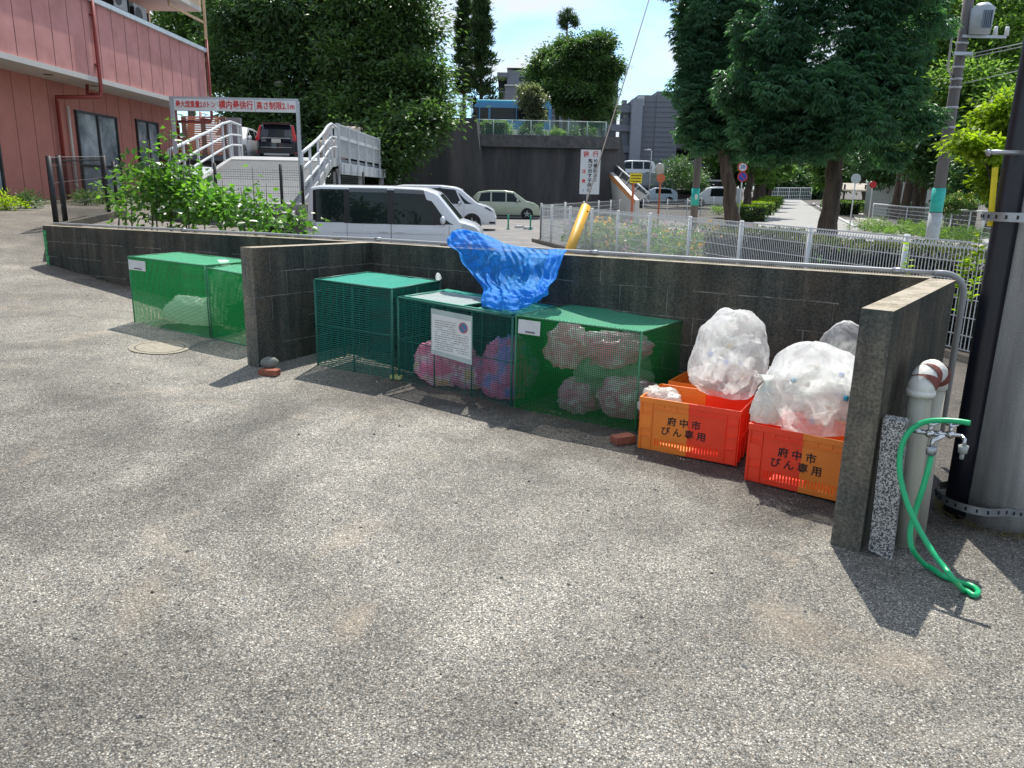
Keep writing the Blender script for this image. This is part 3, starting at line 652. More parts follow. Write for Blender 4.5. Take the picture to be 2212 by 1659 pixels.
# ------------------------------------------------------------------ bags
def bagmat(name, col, alpha=.5, wr=18, tint=(1, 1, 1), trans=.5, bstr=.8, bd=.012, patch=None, rough=.22, hi=.32, cw=.045):
    if name in MT: return MT[name]
    m = bpy.data.materials.new(name); m.use_nodes = True; nt = m.node_tree; b = nt.nodes['Principled BSDF']; L = nt.links.new
    b.inputs['Roughness'].default_value = rough; b.inputs['Specular IOR Level'].default_value = .6
    g = N(nt, 'ShaderNodeNewGeometry')
    n1 = N(nt, 'ShaderNodeTexNoise'); n1.inputs['Scale'].default_value = wr; n1.inputs['Detail'].default_value = 6; n1.inputs['Distortion'].default_value = 1.6; L(g.outputs['Position'], n1.inputs['Vector'])
    # crease lines where noise crosses its middle
    s = N(nt, 'ShaderNodeMath', operation='SUBTRACT'); L(n1.outputs[0], s.inputs[0]); s.inputs[1].default_value = .5
    ab = N(nt, 'ShaderNodeMath', operation='ABSOLUTE'); L(s.outputs[0], ab.inputs[0])
    mr = N(nt, 'ShaderNodeMapRange'); L(ab.outputs[0], mr.inputs[0]); mr.inputs[1].default_value = .0; mr.inputs[2].default_value = cw; mr.inputs[3].default_value = min(1, alpha + hi); mr.inputs[4].default_value = alpha
    bp = N(nt, 'ShaderNodeBump'); bp.inputs['Strength'].default_value = bstr; bp.inputs['Distance'].default_value = bd; L(ab.outputs[0], bp.inputs['Height']); L(bp.outputs[0], b.inputs['Normal'])
    if patch:
        n2 = N(nt, 'ShaderNodeTexNoise'); n2.inputs['Scale'].default_value = 7; n2.inputs['Detail'].default_value = 3; L(g.outputs['Position'], n2.inputs['Vector'])
        r = N(nt, 'ShaderNodeValToRGB'); r.color_ramp.interpolation = 'EASE'; e = r.color_ramp.elements; e[0].position = 0; e[0].color = (*patch[0], 1); e[1].position = .40; e[1].color = (*col, 1)
        for p, c in zip((.50, .56, .62), patch[1:]): k = e.new(p); k.color = (*c, 1)
        L(n2.outputs[0], r.inputs[0]); L(r.outputs[0], b.inputs['Base Color']); csrc = r.outputs[0]
    else: b.inputs['Base Color'].default_value = (*col, 1); csrc = None
    t = N(nt, 'ShaderNodeBsdfTranslucent'); t.inputs[0].default_value = (*col, 1)
    if csrc: L(csrc, t.inputs[0])
    ms = N(nt, 'ShaderNodeMixShader'); ms.inputs[0].default_value = trans; L(b.outputs[0], ms.inputs[1]); L(t.outputs[0], ms.inputs[2])
    tr = N(nt, 'ShaderNodeBsdfTransparent'); m2 = N(nt, 'ShaderNodeMixShader'); L(mr.outputs[0], m2.inputs[0]); L(tr.outputs[0], m2.inputs[1]); L(ms.outputs[0], m2.inputs[2]); L(m2.outputs[0], nt.nodes['Material Output'].inputs[0])
    MT[name] = m; return m
M_BAGC = bagmat('clear_bag', (.96, .98, .98), .37, wr=6, bstr=.6, bd=.03, hi=.30, cw=.12, trans=.85, rough=.25)
M_BLUE = bagmat('blue_net_film', (.012, .33, .90), .62, wr=7, trans=.42, bstr=.6, bd=.02, hi=.36, cw=.07, rough=.7)
M_BAGW = bagmat('white_bag', (.80, .82, .78), .80, wr=20)
M_BAGP = bagmat('pink_bag', (.98, .36, .58), .9, wr=12, trans=.62, patch=((.90, .30, .50), (.98, .55, .72), (.95, .90, .92), (.90, .76, .45)))
M_BAGP2 = bagmat('pink_bag_plain', (.98, .32, .56), .9, wr=12, trans=.62, patch=((.95, .70, .82), (.95, .42, .62), (.70, .50, .85), (.42, .42, .82)))
M_BAGB = bagmat('pale_pink_bag', (1, .32, .60), .88, wr=14, patch=((.95, .35, .58), (1, .50, .76), (1, .80, .92), (.98, .36, .6)))
def bag(name, label, c, r, seed, material, flat=.65, tie=None, n=(72, 48), lump=.20, fold=.085, group=None, pleat=.0):
    c = Vector(c); t = thing(name, label, 'plastic bag', (c.x, c.y, c.z - r[2] * flat), group=group)
    def fn(d):
        q = d * 1.5 + Vector((seed, seed * 2, 0))
        k = 1 + lump * noise.noise(q) + lump * (.22 if pleat else .55) * noise.noise(q * 2.3)
        rid = 1 - abs(noise.noise(d * 3.6 + Vector((seed, 0, 5)))) * 2; k += fold * rid * rid * rid
        rid2 = 1 - abs(noise.noise(d * 8 + Vector((seed, 9, 5)))) * 2; k += fold * .45 * rid2
        if pleat: th = math.atan2(d.y, d.x); k += pleat * (1 - abs(noise.noise(Vector((math.cos(th) * 4.5, math.sin(th) * 4.5, d.z * 1.1 + seed)))) * 2.6) * (.4 + .6 * abs(d.z))
        return k
    mb = MB(); mb.sphere(c, r, n[0], n[1], fn=fn)
    for i, v in enumerate(mb.v):
        if v[2] < c.z - r[2] * flat: mb.v[i] = (v[0], v[1], c.z - r[2] * flat + .01 * noise.noise(Vector(v) * 9))
    mb.build('sack', material, t, smooth=True)
    if tie is not None:
        b = Vector(tie); eb = MB(); top = c + Vector((0, 0, r[2] * .80)); nn = 5
        for k in range(nn):
            a = k / nn * 6.28 + seed; w = Vector((math.cos(a), math.sin(a), 0)) * .035
            p1 = top.lerp(b, .5) ; p2 = b + w * .4; p3 = b + w * 1.6 + Vector((0, 0, .05 + .03 * math.sin(a * 3)))
            sd = Vector((-w.y, w.x, 0)) * 1.2
            eb.add([top + w * 1.5 - sd, top + w * 1.5 + sd, p1 + w - sd * .6, p1 + w + sd * .6, p2 - sd * .4, p2 + sd * .4, p3 - sd * 1.3, p3 + sd * 1.3], [(0, 1, 3, 2), (2, 3, 5, 4), (4, 5, 7, 6)])
        eb.build('tied_neck', material, t, smooth=True)
    return t
# bottles inside the clear bags
M_PET = bagmat('clear_bottle', (.82, .84, .80), .50, wr=30, bstr=.3); M_CAPW = mat('cap_white', (.75, .74, .72), .4); M_CAPB = mat('cap_blue', (.03, .16, .60), .4); M_CAPP = mat('cap_red', (.72, .20, .17), .4); M_CAPC = mat('cap_cyan', (.03, .40, .60), .4); M_LAB = mat('label_ochre', (.55, .42, .20), .5)
BP = {}
def bottle(label, c, dirv, capm, grp):
    key = capm.name
    c = Vector(c); q = Vector(dirv).normalized().to_track_quat('Z', 'Y')
    if key not in BP:
        t = thing('plastic_bottle', label, 'bottle', (0, 0, 0), group=grp); prof = [(.0, .012), (.0, .032), (.03, .034), (.10, .030), (.13, .034), (.16, .032), (.185, .014), (.20, .012)]
        mb = MB(); mb.tube([(0, 0, z + i * 1e-4) for i, (z, r) in enumerate(prof)], [r for z, r in prof], 12); mb.build('bottle_body', M_PET, t, smooth=True)
        MB().cyl((0, 0, .196), (0, 0, .216), .0165, n=12).build('cap', capm, t, smooth=True); BP[key] = t
    else: t = dup(BP[key], label=label)
    t.rotation_mode = 'QUATERNION'; t.rotation_quaternion = q; t.location = c
    return t

# ------------------------------------------------------------------ crates
def crate(label, FL, FR, flip=False, h=.36, Wd=.42, txt=True):
    FL = Vector(FL); FR = Vector(FR); L = (FR - FL).xy.length; dx = Vector(((FR - FL).x, (FR - FL).y, 0)).normalized(); rz = math.atan2(dx.y, dx.x)
    z0 = min(gz(FL.x, FL.y), gz(FR.x, FR.y)) + .012
    t = thing('bottle_crate', label, 'crate', (FL.x, FL.y, z0), rz, group='orange plastic crates for glass bottles'); M = MW[t.name]
    mats = [M_ORG, M_ORR]
    def half(name, i, x0, x1):       # each two-tone half moulded together: one body, material by side
        pass
    mb = MB()
    def bx(x0, x1, y0, y1, za, zb):
        for (a, b, k) in ((x0, min(x1, L / 2), 0), (max(x0, L / 2), x1, 1)):
            if b - a > 1e-4:
                mi = k if not flip else 1 - k
                mb.add([M @ Vector(p) for p in ((a, y0, za), (b, y0, za), (b, y1, za), (a, y1, za), (a, y0, zb), (b, y0, zb), (b, y1, zb), (a, y1, zb))], [(3, 2, 1, 0), (4, 5, 6, 7), (0, 1, 5, 4), (1, 2, 6, 5), (2, 3, 7, 6), (3, 0, 4, 7)], mi)
    w = .006
    bx(.012, L - .012, .012, Wd - .012, .0, .006)
    for y0, y1, fs in ((.010, .016, 1), (Wd - .016, Wd - .010, -1)):
        bx(.012, L - .012, y0, y1, .006, .035)
        bx(.012, .115, y0, y1, .035, .085); bx(L - .115, L - .012, y0, y1, .035, .085)
        n = 22; span = L - .23
        for i in range(n):
            a = .115 + span * i / n; bx(a + span / n * .42, a + span / n, y0, y1, .035, .085)
        bx(.012, L - .012, y0, y1, .085, h - .06)
        yb0, yb1 = (0, .010) if fs > 0 else (Wd - .010, Wd)
        bx(0, L, yb0, yb1 if fs > 0 else Wd, h - .035, h)
        bx(.008, L - .008, y0 - .001, y1 + .001, h - .06, h - .0345)
        for xr in (.012, .085, L - .093, L - .020):
            bx(xr, xr + .008, yb0 + .0005, yb1 - .0005 if fs > 0 else Wd - .0005, .0, h - .035)
        for zr in (.10, .18, .26):
            bx(.020, .085, yb0 + .002, yb1, zr, zr + .006); bx(L - .085, L - .020, yb0 + .002, yb1, zr, zr + .006)
        for xr in [L * k / 8 for k in range(2, 7)]: bx(xr, xr + .004, yb0 + .004, yb1, h - .06, h - .035)
        bx(.093, L - .093, yb0 + .003, yb1, h - .072, h - .066)
    for x0, x1, xo in ((.010, .016, 0), (L - .016, L - .010, L - .010)):
        bx(x0, x1, .016, Wd - .016, .006, h - .06)
        bx(xo, xo + .010, .010, Wd - .010, h - .035, h)
        bx(xo + .001, xo + .009, .010, Wd - .010, h * .45, h * .45 + .008)
        bx(x0, x1, .016, Wd - .016, h - .06, h - .0345)
        for yr in (.012, .09, Wd * .5 - .004, Wd - .098, Wd - .020): bx(xo + .0015, xo + .0085, yr, yr + .008, .0, h - .035)
    # handle pockets at the left end, lighter skin
    bx(.0205, .0845, .001, .009, h * .42, h * .42 + .09)
    bx(.0, L, .0102, .0125, h - .010, h - .001)
    mb.build('crate_body', mats, t, bevel=.0015)
    if txt:
        o1 = M @ Vector((L * .46, .0085, h * .60)); o2 = M @ Vector((L * .46, .0085, h * .41))
        text('print', '府 中 市', .062, o1, dx, (0, 0, 1), M_INK, t, bold=.012)
        text('print', 'び ん 専 用', .062, o2, dx, (0, 0, 1), M_INK, t, bold=.012)
    return t
crate('front orange crate with black writing, holding a small white bag', (.842, 4.89, 0), (1.421, 4.572, 0))
crate('red and orange crate with black writing by the end wall, heaped with a clear bag', (1.414, 4.394, 0), (1.93, 4.01, 0), flip=True)
crate('orange crate mostly hidden behind the front crate, under a bag of bottles', (1.115, 5.335, 0), (1.675, 4.995, 0), flip=False, txt=False)
# bags in the open
c1 = Vector((1.49, 5.02, .58))
bag('clear_sack', 'round clear sack of plastic bottles on the rear orange crate', (1.45, 5.03, .545), (.262, .22, .31), 3.1, M_BAGC, flat=.80, lump=.26, fold=.015, pleat=.02)
bag('clear_sack', 'big clear sack of plastic bottles heaped on the crate by the end wall', (1.82, 4.44, .44), (.31, .19, .31), 8.7, M_BAGC, flat=.62, lump=.30, fold=.015, pleat=.022)
bag('clear_sack', 'small clear sack partly hidden behind the end wall', (2.13, 4.86, .64), (.15, .14, .18), 5.2, M_BAGC, flat=.9, lump=.12, fold=.02, pleat=.03)
bag('white_carrier_bag', 'white carrier bag with its handles up at the left rim of the heaped crate', (1.535, 4.47, .36), (.085, .07, .13), 1.7, M_BAGW, flat=.7, tie=(1.525, 4.47, .52))
bag('white_carrier_bag', 'crumpled white bag lying inside the front orange crate', (1.00, 5.0, .22), (.13, .12, .11), 4.4, M_BAGW, flat=.8, lump=.3)
caps = [M_CAPW, M_CAPW, M_CAPB, M_CAPP, M_CAPW, M_CAPC, M_LAB]
LB = {'cap_white': 'clear plastic bottle with a white cap inside a clear sack', 'cap_blue': 'clear plastic bottle with a blue cap inside a clear sack', 'cap_red': 'clear plastic bottle with a pink red cap inside a clear sack', 'cap_cyan': 'clear plastic bottle with a light blue cap inside a clear sack', 'label_ochre': 'clear plastic bottle with a brown cap inside a clear sack'}
for (c, r, nb_) in (((1.45, 5.03, .53), (.18, .15, .22), 15), ((1.82, 4.44, .44), (.25, .15, .22), 20)):
    for i in range(nb_):
        d = Vector(rng.normal(size=3)).normalized(); p = Vector(c) + Vector((d.x * r[0], d.y * r[1], d.z * r[2])) * random.uniform(.55, 1.0)
        dv = Vector((random.uniform(-1, 1), random.uniform(-1.4, .2), random.uniform(-.6, .5))); cm = random.choice(caps)
        bottle(LB[cm.name], p - dv.normalized() * .16, dv, cm, 'plastic bottles in the clear sacks')
# bags in the cages
def inside(B, s, q, z): return B[0].lerp(B[1], s).lerp(B[3].lerp(B[2], s), q) + Vector((0, 0, z))
p = inside(BA, .55, .45, .16); bag('plastic_bag', 'long bag lying on the floor of the left green cage', p, (.30, .17, .15), 2.2, bagmat('bag_seen_green', (.92, .95, .88), .95, wr=12), flat=.85)
p = inside(BA, .80, .7, .42); bag('plastic_bag', 'knotted bag standing at the back of the left green cage', p, (.15, .13, .20), 6.2, MT['bag_seen_green'], flat=.9, tie=p + Vector((0, 0, .2)))
p = inside(BD, .28, .35, .17); bag('plastic_bag', 'round pink bag with yellow wrappers at the left of the teal cage', p, (.24, .19, .20), 1.3, M_BAGP, flat=.85, tie=p + Vector((.08, 0, .23)))
p = inside(BD, .52, .38, .12); bag('plastic_bag', 'low pink bag lying in the middle of the teal cage below the notice', p, (.18, .15, .13), 9.3, M_BAGP, flat=.85)
p = inside(BD, .82, .40, .20); bag('plastic_bag', 'large pink and purple bag at the right of the teal cage', p, (.22, .21, .26), 7.7, M_BAGP2, flat=.78)
p = inside(BE, .30, .35, .49); bag('plastic_bag', 'pale pink bag hanging high at the left inside the deep green cage', p, (.17, .12, .17), 2.9, M_BAGB, flat=.95, lump=.3)
p = inside(BE, .62, .45, .50); bag('plastic_bag', 'crumpled pink bag against the lid of the deep green cage', p, (.27, .18, .13), 12.9, M_BAGB, flat=.95, lump=.4)
p = inside(BE, .62, .50, .30); bag('plastic_bag', 'grey white bag in the middle of the deep green cage', p, (.28, .17, .22), 14.1, bagmat('greywhite_bag', (.50, .52, .48), .9, wr=10), flat=.95, lump=.25)
p = inside(BE, .84, .28, .19); bag('plastic_bag', 'pink bag at the lower right front of the deep green cage', p, (.23, .15, .15), 4.9, M_BAGB, flat=.9, lump=.25)
p = inside(BE, .42, .32, .12); bag('plastic_bag', 'white bag on the floor of the deep green cage', p, (.17, .14, .13), 15.9, M_BAGB, flat=.9, lump=.3)
p = inside(BC, .99, .98, .785); bag('plastic_bag', 'small clear scrap of bag on the far corner of the teal sheet lid', p, (.024, .02, .03), 15.9, M_BAGC, flat=.9, lump=.4, n=(20, 14))

# ------------------------------------------------------------------ blue net draped over the wall
rows = [  # photo u,v and distance for 9 columns, from behind the wall down to the heap on the cage lids
 [(972,530,6.98),(990,512,7.0),(1022,510,6.95),(1062,520,6.85),(1100,532,6.75),(1135,538,6.65),(1165,541,6.55),(1195,543,6.47),(1224,544,6.38)],
 [(968,524,6.86),(985,503,6.9),(1018,503,6.85),(1060,515,6.76),(1098,529,6.64),(1133,537,6.54),(1165,541,6.45),(1196,544,6.37),(1226,543,6.30)],
 [(972,534,6.74),(998,530,6.74),(1030,530,6.68),(1064,536,6.58),(1100,545,6.46),(1135,552,6.36),(1166,555,6.28),(1194,556,6.2),(1220,553,6.15)],
 [(996,548,6.66),(1016,556,6.64),(1040,558,6.56),(1068,562,6.50),(1100,566,6.38),(1132,572,6.28),(1162,574,6.2),(1186,576,6.12),(1210,580,6.06)],
 [(1006,572,6.60),(1024,582,6.56),(1046,588,6.48),(1070,592,6.38),(1098,596,6.3),(1128,600,6.2),(1156,602,6.12),(1180,604,6.04),(1202,604,5.98)],
 [(1022,590,6.54),(1036,600,6.46),(1054,610,6.36),(1074,616,6.24),(1098,618,6.14),(1124,618,6.06),(1150,618,5.98),(1174,618,5.92),(1192,622,5.88)],
 [(1048,628,6.44),(1058,626,6.28),(1070,628,6.14),(1086,632,6.02),(1104,634,5.94),(1126,632,5.88),(1148,630,5.84),(1170,632,5.82),(1188,636,5.80)],
 [(1046,652,6.18),(1056,648,6.06),(1070,646,5.94),(1088,648,5.86),(1106,650,5.8),(1126,648,5.78),(1144,646,5.76),(1162,644,5.76),(1178,642,5.76)],
 [(1048,666,5.99),(1060,668,5.9),(1076,671,5.82),(1092,673,5.76),(1108,674,5.72),(1124,671,5.72),(1140,665,5.72),(1156,657,5.74),(1172,648,5.76)]]
CP = [[at(*q) for q in r] for r in rows]
def cr1(p0, p1, p2, p3, t): return .5 * ((2 * p1) + (p2 - p0) * t + (2 * p0 - 5 * p1 + 4 * p2 - p3) * t * t + (3 * p1 - p0 - 3 * p2 + p3) * t ** 3)
def spl(P, f):
    n = len(P) - 1; x = min(f * n, n - 1e-6); i = int(x); t = x - i; g_ = lambda k: P[min(max(k, 0), n)]
    return cr1(g_(i - 1), g_(i), g_(i + 1), g_(i + 2), t)
def netf(s, q):
    p = spl([spl(r, s) for r in CP], q)
    hang = min(1, max(0, (q - .18) / .2))
    k = 1 - abs(noise.noise(Vector((s * 7 + q * 1.5, q * 1.6, 2)))) * 2
    k2 = 1 - abs(noise.noise(Vector((s * 15 - q * 5, q * 7, 7)))) * 2
    k3 = noise.noise(Vector((s * 4, q * 4, 4)))
    amp = .045 * (.35 + hang)
    return p + Vector((-.4, -.85, .35)) * (amp * k * abs(k) + .024 * k2 + .03 * k3 * hang)
bt = thing('blue_net', 'crumpled bright blue net draped over the wall onto the teal cage', 'net', (.2, 6.2, .9))
mb = MB(); mb.grid(netf, 110, 110, uv=lambda s, q: (s * 1.4, q * 1.5)); o = mb.build('net_cloth', M_BLUE, bt, smooth=True)
# gathered edge cords / folded layers
fb = MB()
def layer(s0, s1, q0, q1, off, seed):
    fb.grid(lambda s, q: netf(s0 + (s1 - s0) * s, q0 + (q1 - q0) * q) + Vector((-.3, -.8, .5)) * (off * (1 + noise.noise(Vector((s * 6, q * 6, seed)))) * math.sin(math.pi * min(1, max(0, s)) ) ** .5), 40, 40, uv=lambda s, q: (s * .9, q * .9))
layer(.0, .95, .72, 1.0, .025, 3); layer(.84, 1.0, .05, .72, .025, 5); layer(.0, .45, .0, .26, .03, 8)
fb.build('net_fold', M_BLUE, bt, smooth=True)

def zc0(x, y): return gz(x, y) + .012 * noise.noise(Vector((x * .9, y * .9, 0))) + .004 * noise.noise(Vector((x * 4, y * 4, 3)))
# ------------------------------------------------------------------ small things on the ground
def brick(label, c, size, rz, m_=M_BRICK, name='brick', cat='brick'):
    o = MB().box((c[0], c[1], gz(c[0], c[1]) + size[2] / 2), size, rz).build(name, m_, bevel=.006); return tag(o, label, cat)
brick('dark red brick in front of the block divider', (-2.0, 6.16), (.16, .085, .05), -.15)
brick('red brick lying between the deep green cage and the front crate', (.76, 4.98), (.155, .09, .055), .45)
brick('short yellow green timber block under the corner of the teal cages', (-.97, 6.27), (.10, .06, .035), -.3, mat('mossy_wood', (.35, .38, .14), .8, var=.4, scale=40), 'timber_block', 'wood block')
P = []; O = []
for i in range(420):
    s = random.random(); x = -6 + 8.4 * s; y = wall_y(x) - random.random() ** 2 * .35 - (.75 if x > -4 else 0) * (random.random() < .6)
    P.append((x, y, zc0(x, y) + .006)); an = random.random() * 6.28; O.append((math.cos(an), math.sin(an), random.uniform(.02, .3)))
V, F = leafcloud(np.array(P), np.array(O), .022 * (.5 + rng.random(len(P))), .011); o = npmesh('leaf_litter', V, F, leafmat('dead_leaf', (.16, .09, .04), (.34, .24, .13), .2, .8)); tag(o, 'small dry leaves and grit gathered along the foot of the block wall', 'leaf litter', kind='stuff')
o = MB().sphere((-2.02, 6.24, gz(-2, 6.24) + .085), (.075, .055, .05), 20, 14, fn=lambda d: 1 + .12 * noise.noise(d * 2)).build('stone', M_STONE, smooth=True); tag(o, 'rounded grey stone resting behind the dark red brick', 'stone')
# manhole cover
mc = Vector((-3.21, 6.86)); M_MAN = mat('sandy_concrete', (.30, .27, .21), .95, var=.3, scale=30, bump=.5)
t = thing('manhole_cover', 'round sandy concrete manhole cover left of the divider', 'manhole cover', (mc.x, mc.y, gz(*mc)))
def zc(x, y): return gz(x, y) + .012 * noise.noise(Vector((x * .9, y * .9, 0))) + .004 * noise.noise(Vector((x * 4, y * 4, 3))) + .004
def ringm(r0, r1, dz, m_, nm):
    mb = MB(); seg = 40
    for k in range(seg):
        a, b = k / seg * 6.2832, (k + 1) / seg * 6.2832
        P = [(mc.x + r * math.cos(t_), mc.y + r * math.sin(t_)) for r, t_ in ((r0, a), (r1, a), (r1, b), (r0, b))]; mb.quad(*[(x, y, zc(x, y) + dz) for x, y in P])
    mb.build(nm, m_, t, smooth=True)
ringm(0.001, .205, .003, M_MAN, 'cover'); ringm(.205, .215, .001, M_DARK, 'gap'); ringm(.215, .26, .003, M_MAN, 'rim')

# ------------------------------------------------------------------ granite slab and standpipe with taps and hose
t = thing('granite_slab', 'tall speckled black and white granite slab leaning on the end wall', 'stone slab', (1.79, 3.44, -.09))
dn = Vector((.785, -.62, 0)); bd = Vector((.62, .785, 0)); a = Vector((1.765, 3.470, -.10)); b_ = a + dn * .105; top = Vector((-.012, .02, .70))
sm = MB(); P = [a, b_ + Vector((0, -.012, -.0)), b_ + bd * .05, a + bd * .05]; prof = []
nseg = 14
for j in range(nseg + 1):
    f = j / nseg; q = [p + top * f + Vector((noise.noise(Vector((i * 3.3, j * .9, 0))), noise.noise(Vector((i * 3.3, j * .9, 5))), 0)) * .004 for i, p in enumerate(P)]
    if j == 0: q[0] += Vector((0, 0, .02)); q[1] += Vector((-.004, 0, .0))
    if j == nseg: q[1] += Vector((-.008, 0, -.012)); q[0] += Vector((.004, 0, -.006))
    sm.v += [tuple(x) for x in q]
for j in range(nseg):
    for i in range(4): sm.f.append((j * 4 + i, j * 4 + (i + 1) % 4, j * 4 + 4 + (i + 1) % 4, j * 4 + 4 + i)); sm.m.append(1 if i == 1 else 0)
sm.f += [(3, 2, 1, 0), tuple(nseg * 4 + i for i in range(4))]; sm.m += [0, 0]
sm.build('slab', [M_GRANITE, mat('granite_edge', (.20, .21, .20), .8, var=.3, scale=50)], t, bevel=.003)
t = thing('water_standpipe', 'beige plastic standpipe bent over at the top with chrome taps', 'standpipe', (1.99, 3.55, -.09))
p1 = G(1953, 1172); p1 = Vector((p1.x, p1.y, -.1)); t1 = aty = at(1993, 822, p1.y); p2 = Vector((2.13, 3.74, -.1)); t2 = at(2022, 812, p2.y)
R1 = .052
MB().tube([p1, Vector((t1.x, p1.y, t1.z - .05))], R1, 20).build('front_pipe', M_PVC, t, smooth=True)
MB().tube([p2, Vector((t2.x, p2.y, t2.z - .05))], R1, 20).build('rear_pipe', M_PVC, t, smooth=True)
a = Vector((t1.x, p1.y, t1.z - .06)); b_ = Vector((t2.x, p2.y, t2.z - .06)); pth = []
for k in range(13):
    f = k / 12; an = math.pi * f; c_ = (a + b_) / 2; h_ = (b_ - a).xy.length / 2
    pth.append(Vector((a.x + (b_.x - a.x) * (1 - math.cos(an)) / 2, a.y + (b_.y - a.y) * (1 - math.cos(an)) / 2, a.z + .085 * math.sin(an) ** .7 if an < math.pi - 1e-6 else b_.z)))
MB().tube(pth, [R1 * 1.16 + .002 * math.sin(i * 2.1) for i in range(13)], 20).build('top_bend', M_TAPE, t, smooth=True)
rb = MB()
for f0, s in ((.22, .7), (.36, .4), (.90, .6)):
    k = int(f0 * 12); c_ = pth[k]; d_ = (pth[min(12, k + 1)] - pth[max(0, k - 1)]).normalized(); w = .012 * s + .006
    rb.tube([c_ - d_ * w, c_ - d_ * w * .3 + Vector((.004, 0, 0)), c_ + d_ * w], R1 * 1.16 + .0055, 20, cap=False)
rb.build('rust_tape', M_RUST, t, smooth=True)
cb = MB(); cb.cyl(a - Vector((0, 0, .012)), a + Vector((0, 0, .016)), R1 * 1.25, n=20); cb.build('collar', M_TAPE, t, smooth=True)
def tapm(nm, o, dx, end, cap_grey):
    o = Vector(o); dx = Vector(dx).normalized(); mb = MB(); e = Vector(end)
    mb.cyl(o - dx * .03, o + dx * .035, .012, n=12); c_ = o + dx * .045; mb.sphere(c_, .021, 12, 8); mb.cyl(c_, c_ + Vector((0, 0, .045)), .010, n=10)
    path = [c_, c_ + dx * .03, c_ + dx * .055 + Vector((0, 0, -.002)), e + Vector((0, 0, .05)), e + Vector((0, 0, .02))]; mb.tube(path, [.012, .010, .010, .010, .010], 10)
    tp = mb.build(nm, M_CHROME, t, smooth=True)
    hb = MB(); hc = c_ + Vector((0, 0, .05)); hb.sphere(hc, (.034, .034, .010), 10, 6, fn=lambda d: 1 + .25 * math.cos(3 * math.atan2(d.y, d.x))); hb.build('tap_handle', M_CHROME, tp, smooth=True)
    nb2 = MB(); nb2.cyl(e + Vector((0, 0, .022)), e - Vector((0, 0, .014)), .023, .020, 14); nb2.cyl(e - Vector((0, 0, .014)), e - Vector((0, 0, .045)), .010, n=10); nb2.build('hose_connector', cap_grey, tp, smooth=True)
    return tp
yt = 3.44
o1 = at(1985, 932, yt); e1 = at(2011, 975, 3.36)
tapm('tap', o1, (.8, -.35, -.05), e1, M_STEEL)
o2 = at(2030, 936, 3.60); e2 = at(2080, 972, 3.50)
tapm('tap', o2, (.9, -.3, 0), e2, mat('grey_plastic', (.36, .38, .35), .5))
hp = [(2011, 985, 3.36), (2006, 1010, 3.34), (1993, 1055, 3.33), (1975, 1110, 3.32), (1966, 1150, 3.28), (1972, 1188, 3.22), (2000, 1222, None), (2035, 1243, None), (2072, 1257, None), (2100, 1266, None), (2113, 1278, None), (2104, 1286, None), (2082, 1276, None), (2060, 1252, 2.98), (2040, 1226, 3.04), (2012, 1188, 3.12), (1984, 1140, 3.22), (1960, 1088, 3.30), (1945, 1030, 3.36), (1944, 985, 3.39), (1953, 950, 3.40), (1972, 925, 3.40), (2000, 911, 3.38), (2035, 908, 3.34), (2070, 910, 3.30), (2096, 914, 3.27)]
hpts = []
for u, v, Y in hp:
    p = at(u, v, Y) if Y else atz(u, v, -.075); hpts.append(p)
hs = [spl(hpts, i / 150) for i in range(151)]
for p in hs: p.z = max(p.z, -.076)
t = thing('garden_hose', 'green garden hose looping from the tap down to the ground', 'hose', (2.0, 3.3, -.08))
MB().tube(hs, .0125, 12).build('hose_tube', M_HOSE, t, smooth=True)
# grey meter box and short post behind the standpipe
t = thing('meter_post', 'short beige box post standing behind the standpipe', 'post', (2.46, 4.60, -.1))
MB().box((2.50, 4.62, .14), (.09, .06, .5), .3).build('post_body', mat('beige_box', (.33, .31, .24), .8), t); MB().box((2.50, 4.62, .40), (.11, .08, .025), .3).build('post_cap', mat('beige_box', (.33, .31, .24), .8), t)

# ------------------------------------------------------------------ big utility pole at the right
pc = Vector((2.69, 3.93)); up = thing('utility_pole', 'thick grey concrete utility pole at the right edge beside the hose', 'utility pole', (pc.x, pc.y, -.1))
lean = Vector((.002, .0, 1.0)); PR = .205
pb = MB(); pp = [Vector((pc.x, pc.y, -.15)) + lean * k * .5 for k in range(18)]; pb.tube(pp, [PR * (1 - .010 * k) for k in range(18)], 40); pb.build('shaft', M_POLE, up, smooth=True)
gb = Vector((pc.x - PR - .022, pc.y + .03, -.15)); gp = [gb + lean * k * .5 for k in range(18)]
gbm = MB(); gbm.tube(gp, .062, 20); gbm.build('cable_guard', M_BLKP, up, smooth=True)
def band(z, nm='band', r=PR * 1.02, h_=.022):
    c_ = Vector((pc.x, pc.y, -.15)) + lean * (z + .15); mb = MB(); seg = 40
    ring = []
    for k in range(seg):
        a = k / seg * 6.2832; p = Vector((math.cos(a) * r, math.sin(a) * r, 0)); 
        if math.cos(a) < -.55 : p *= 1 + .62 * ((-math.cos(a) - .55) / .45) ** .6
        ring.append(c_ + p)
    mb.add([q + Vector((0, 0, -h_)) for q in ring] + [q + Vector((0, 0, h_)) for q in ring], [(k, (k + 1) % seg, seg + (k + 1) % seg, seg + k) for k in range(seg)], 0)
    hb = MB()
    for k in range(0, seg):
        q = ring[k]; nx_ = (q - c_).normalized(); hb.box(q + nx_ * .0015, (.004, .009, .018), math.atan2(nx_.y, nx_.x))
    mb.build(nm, M_STEEL, up, smooth=True); pn = hb.build('punched_holes', M_DARK, up); pn['kind'] = 'stuff'
band(.02, 'band'); band(1.52, 'band')
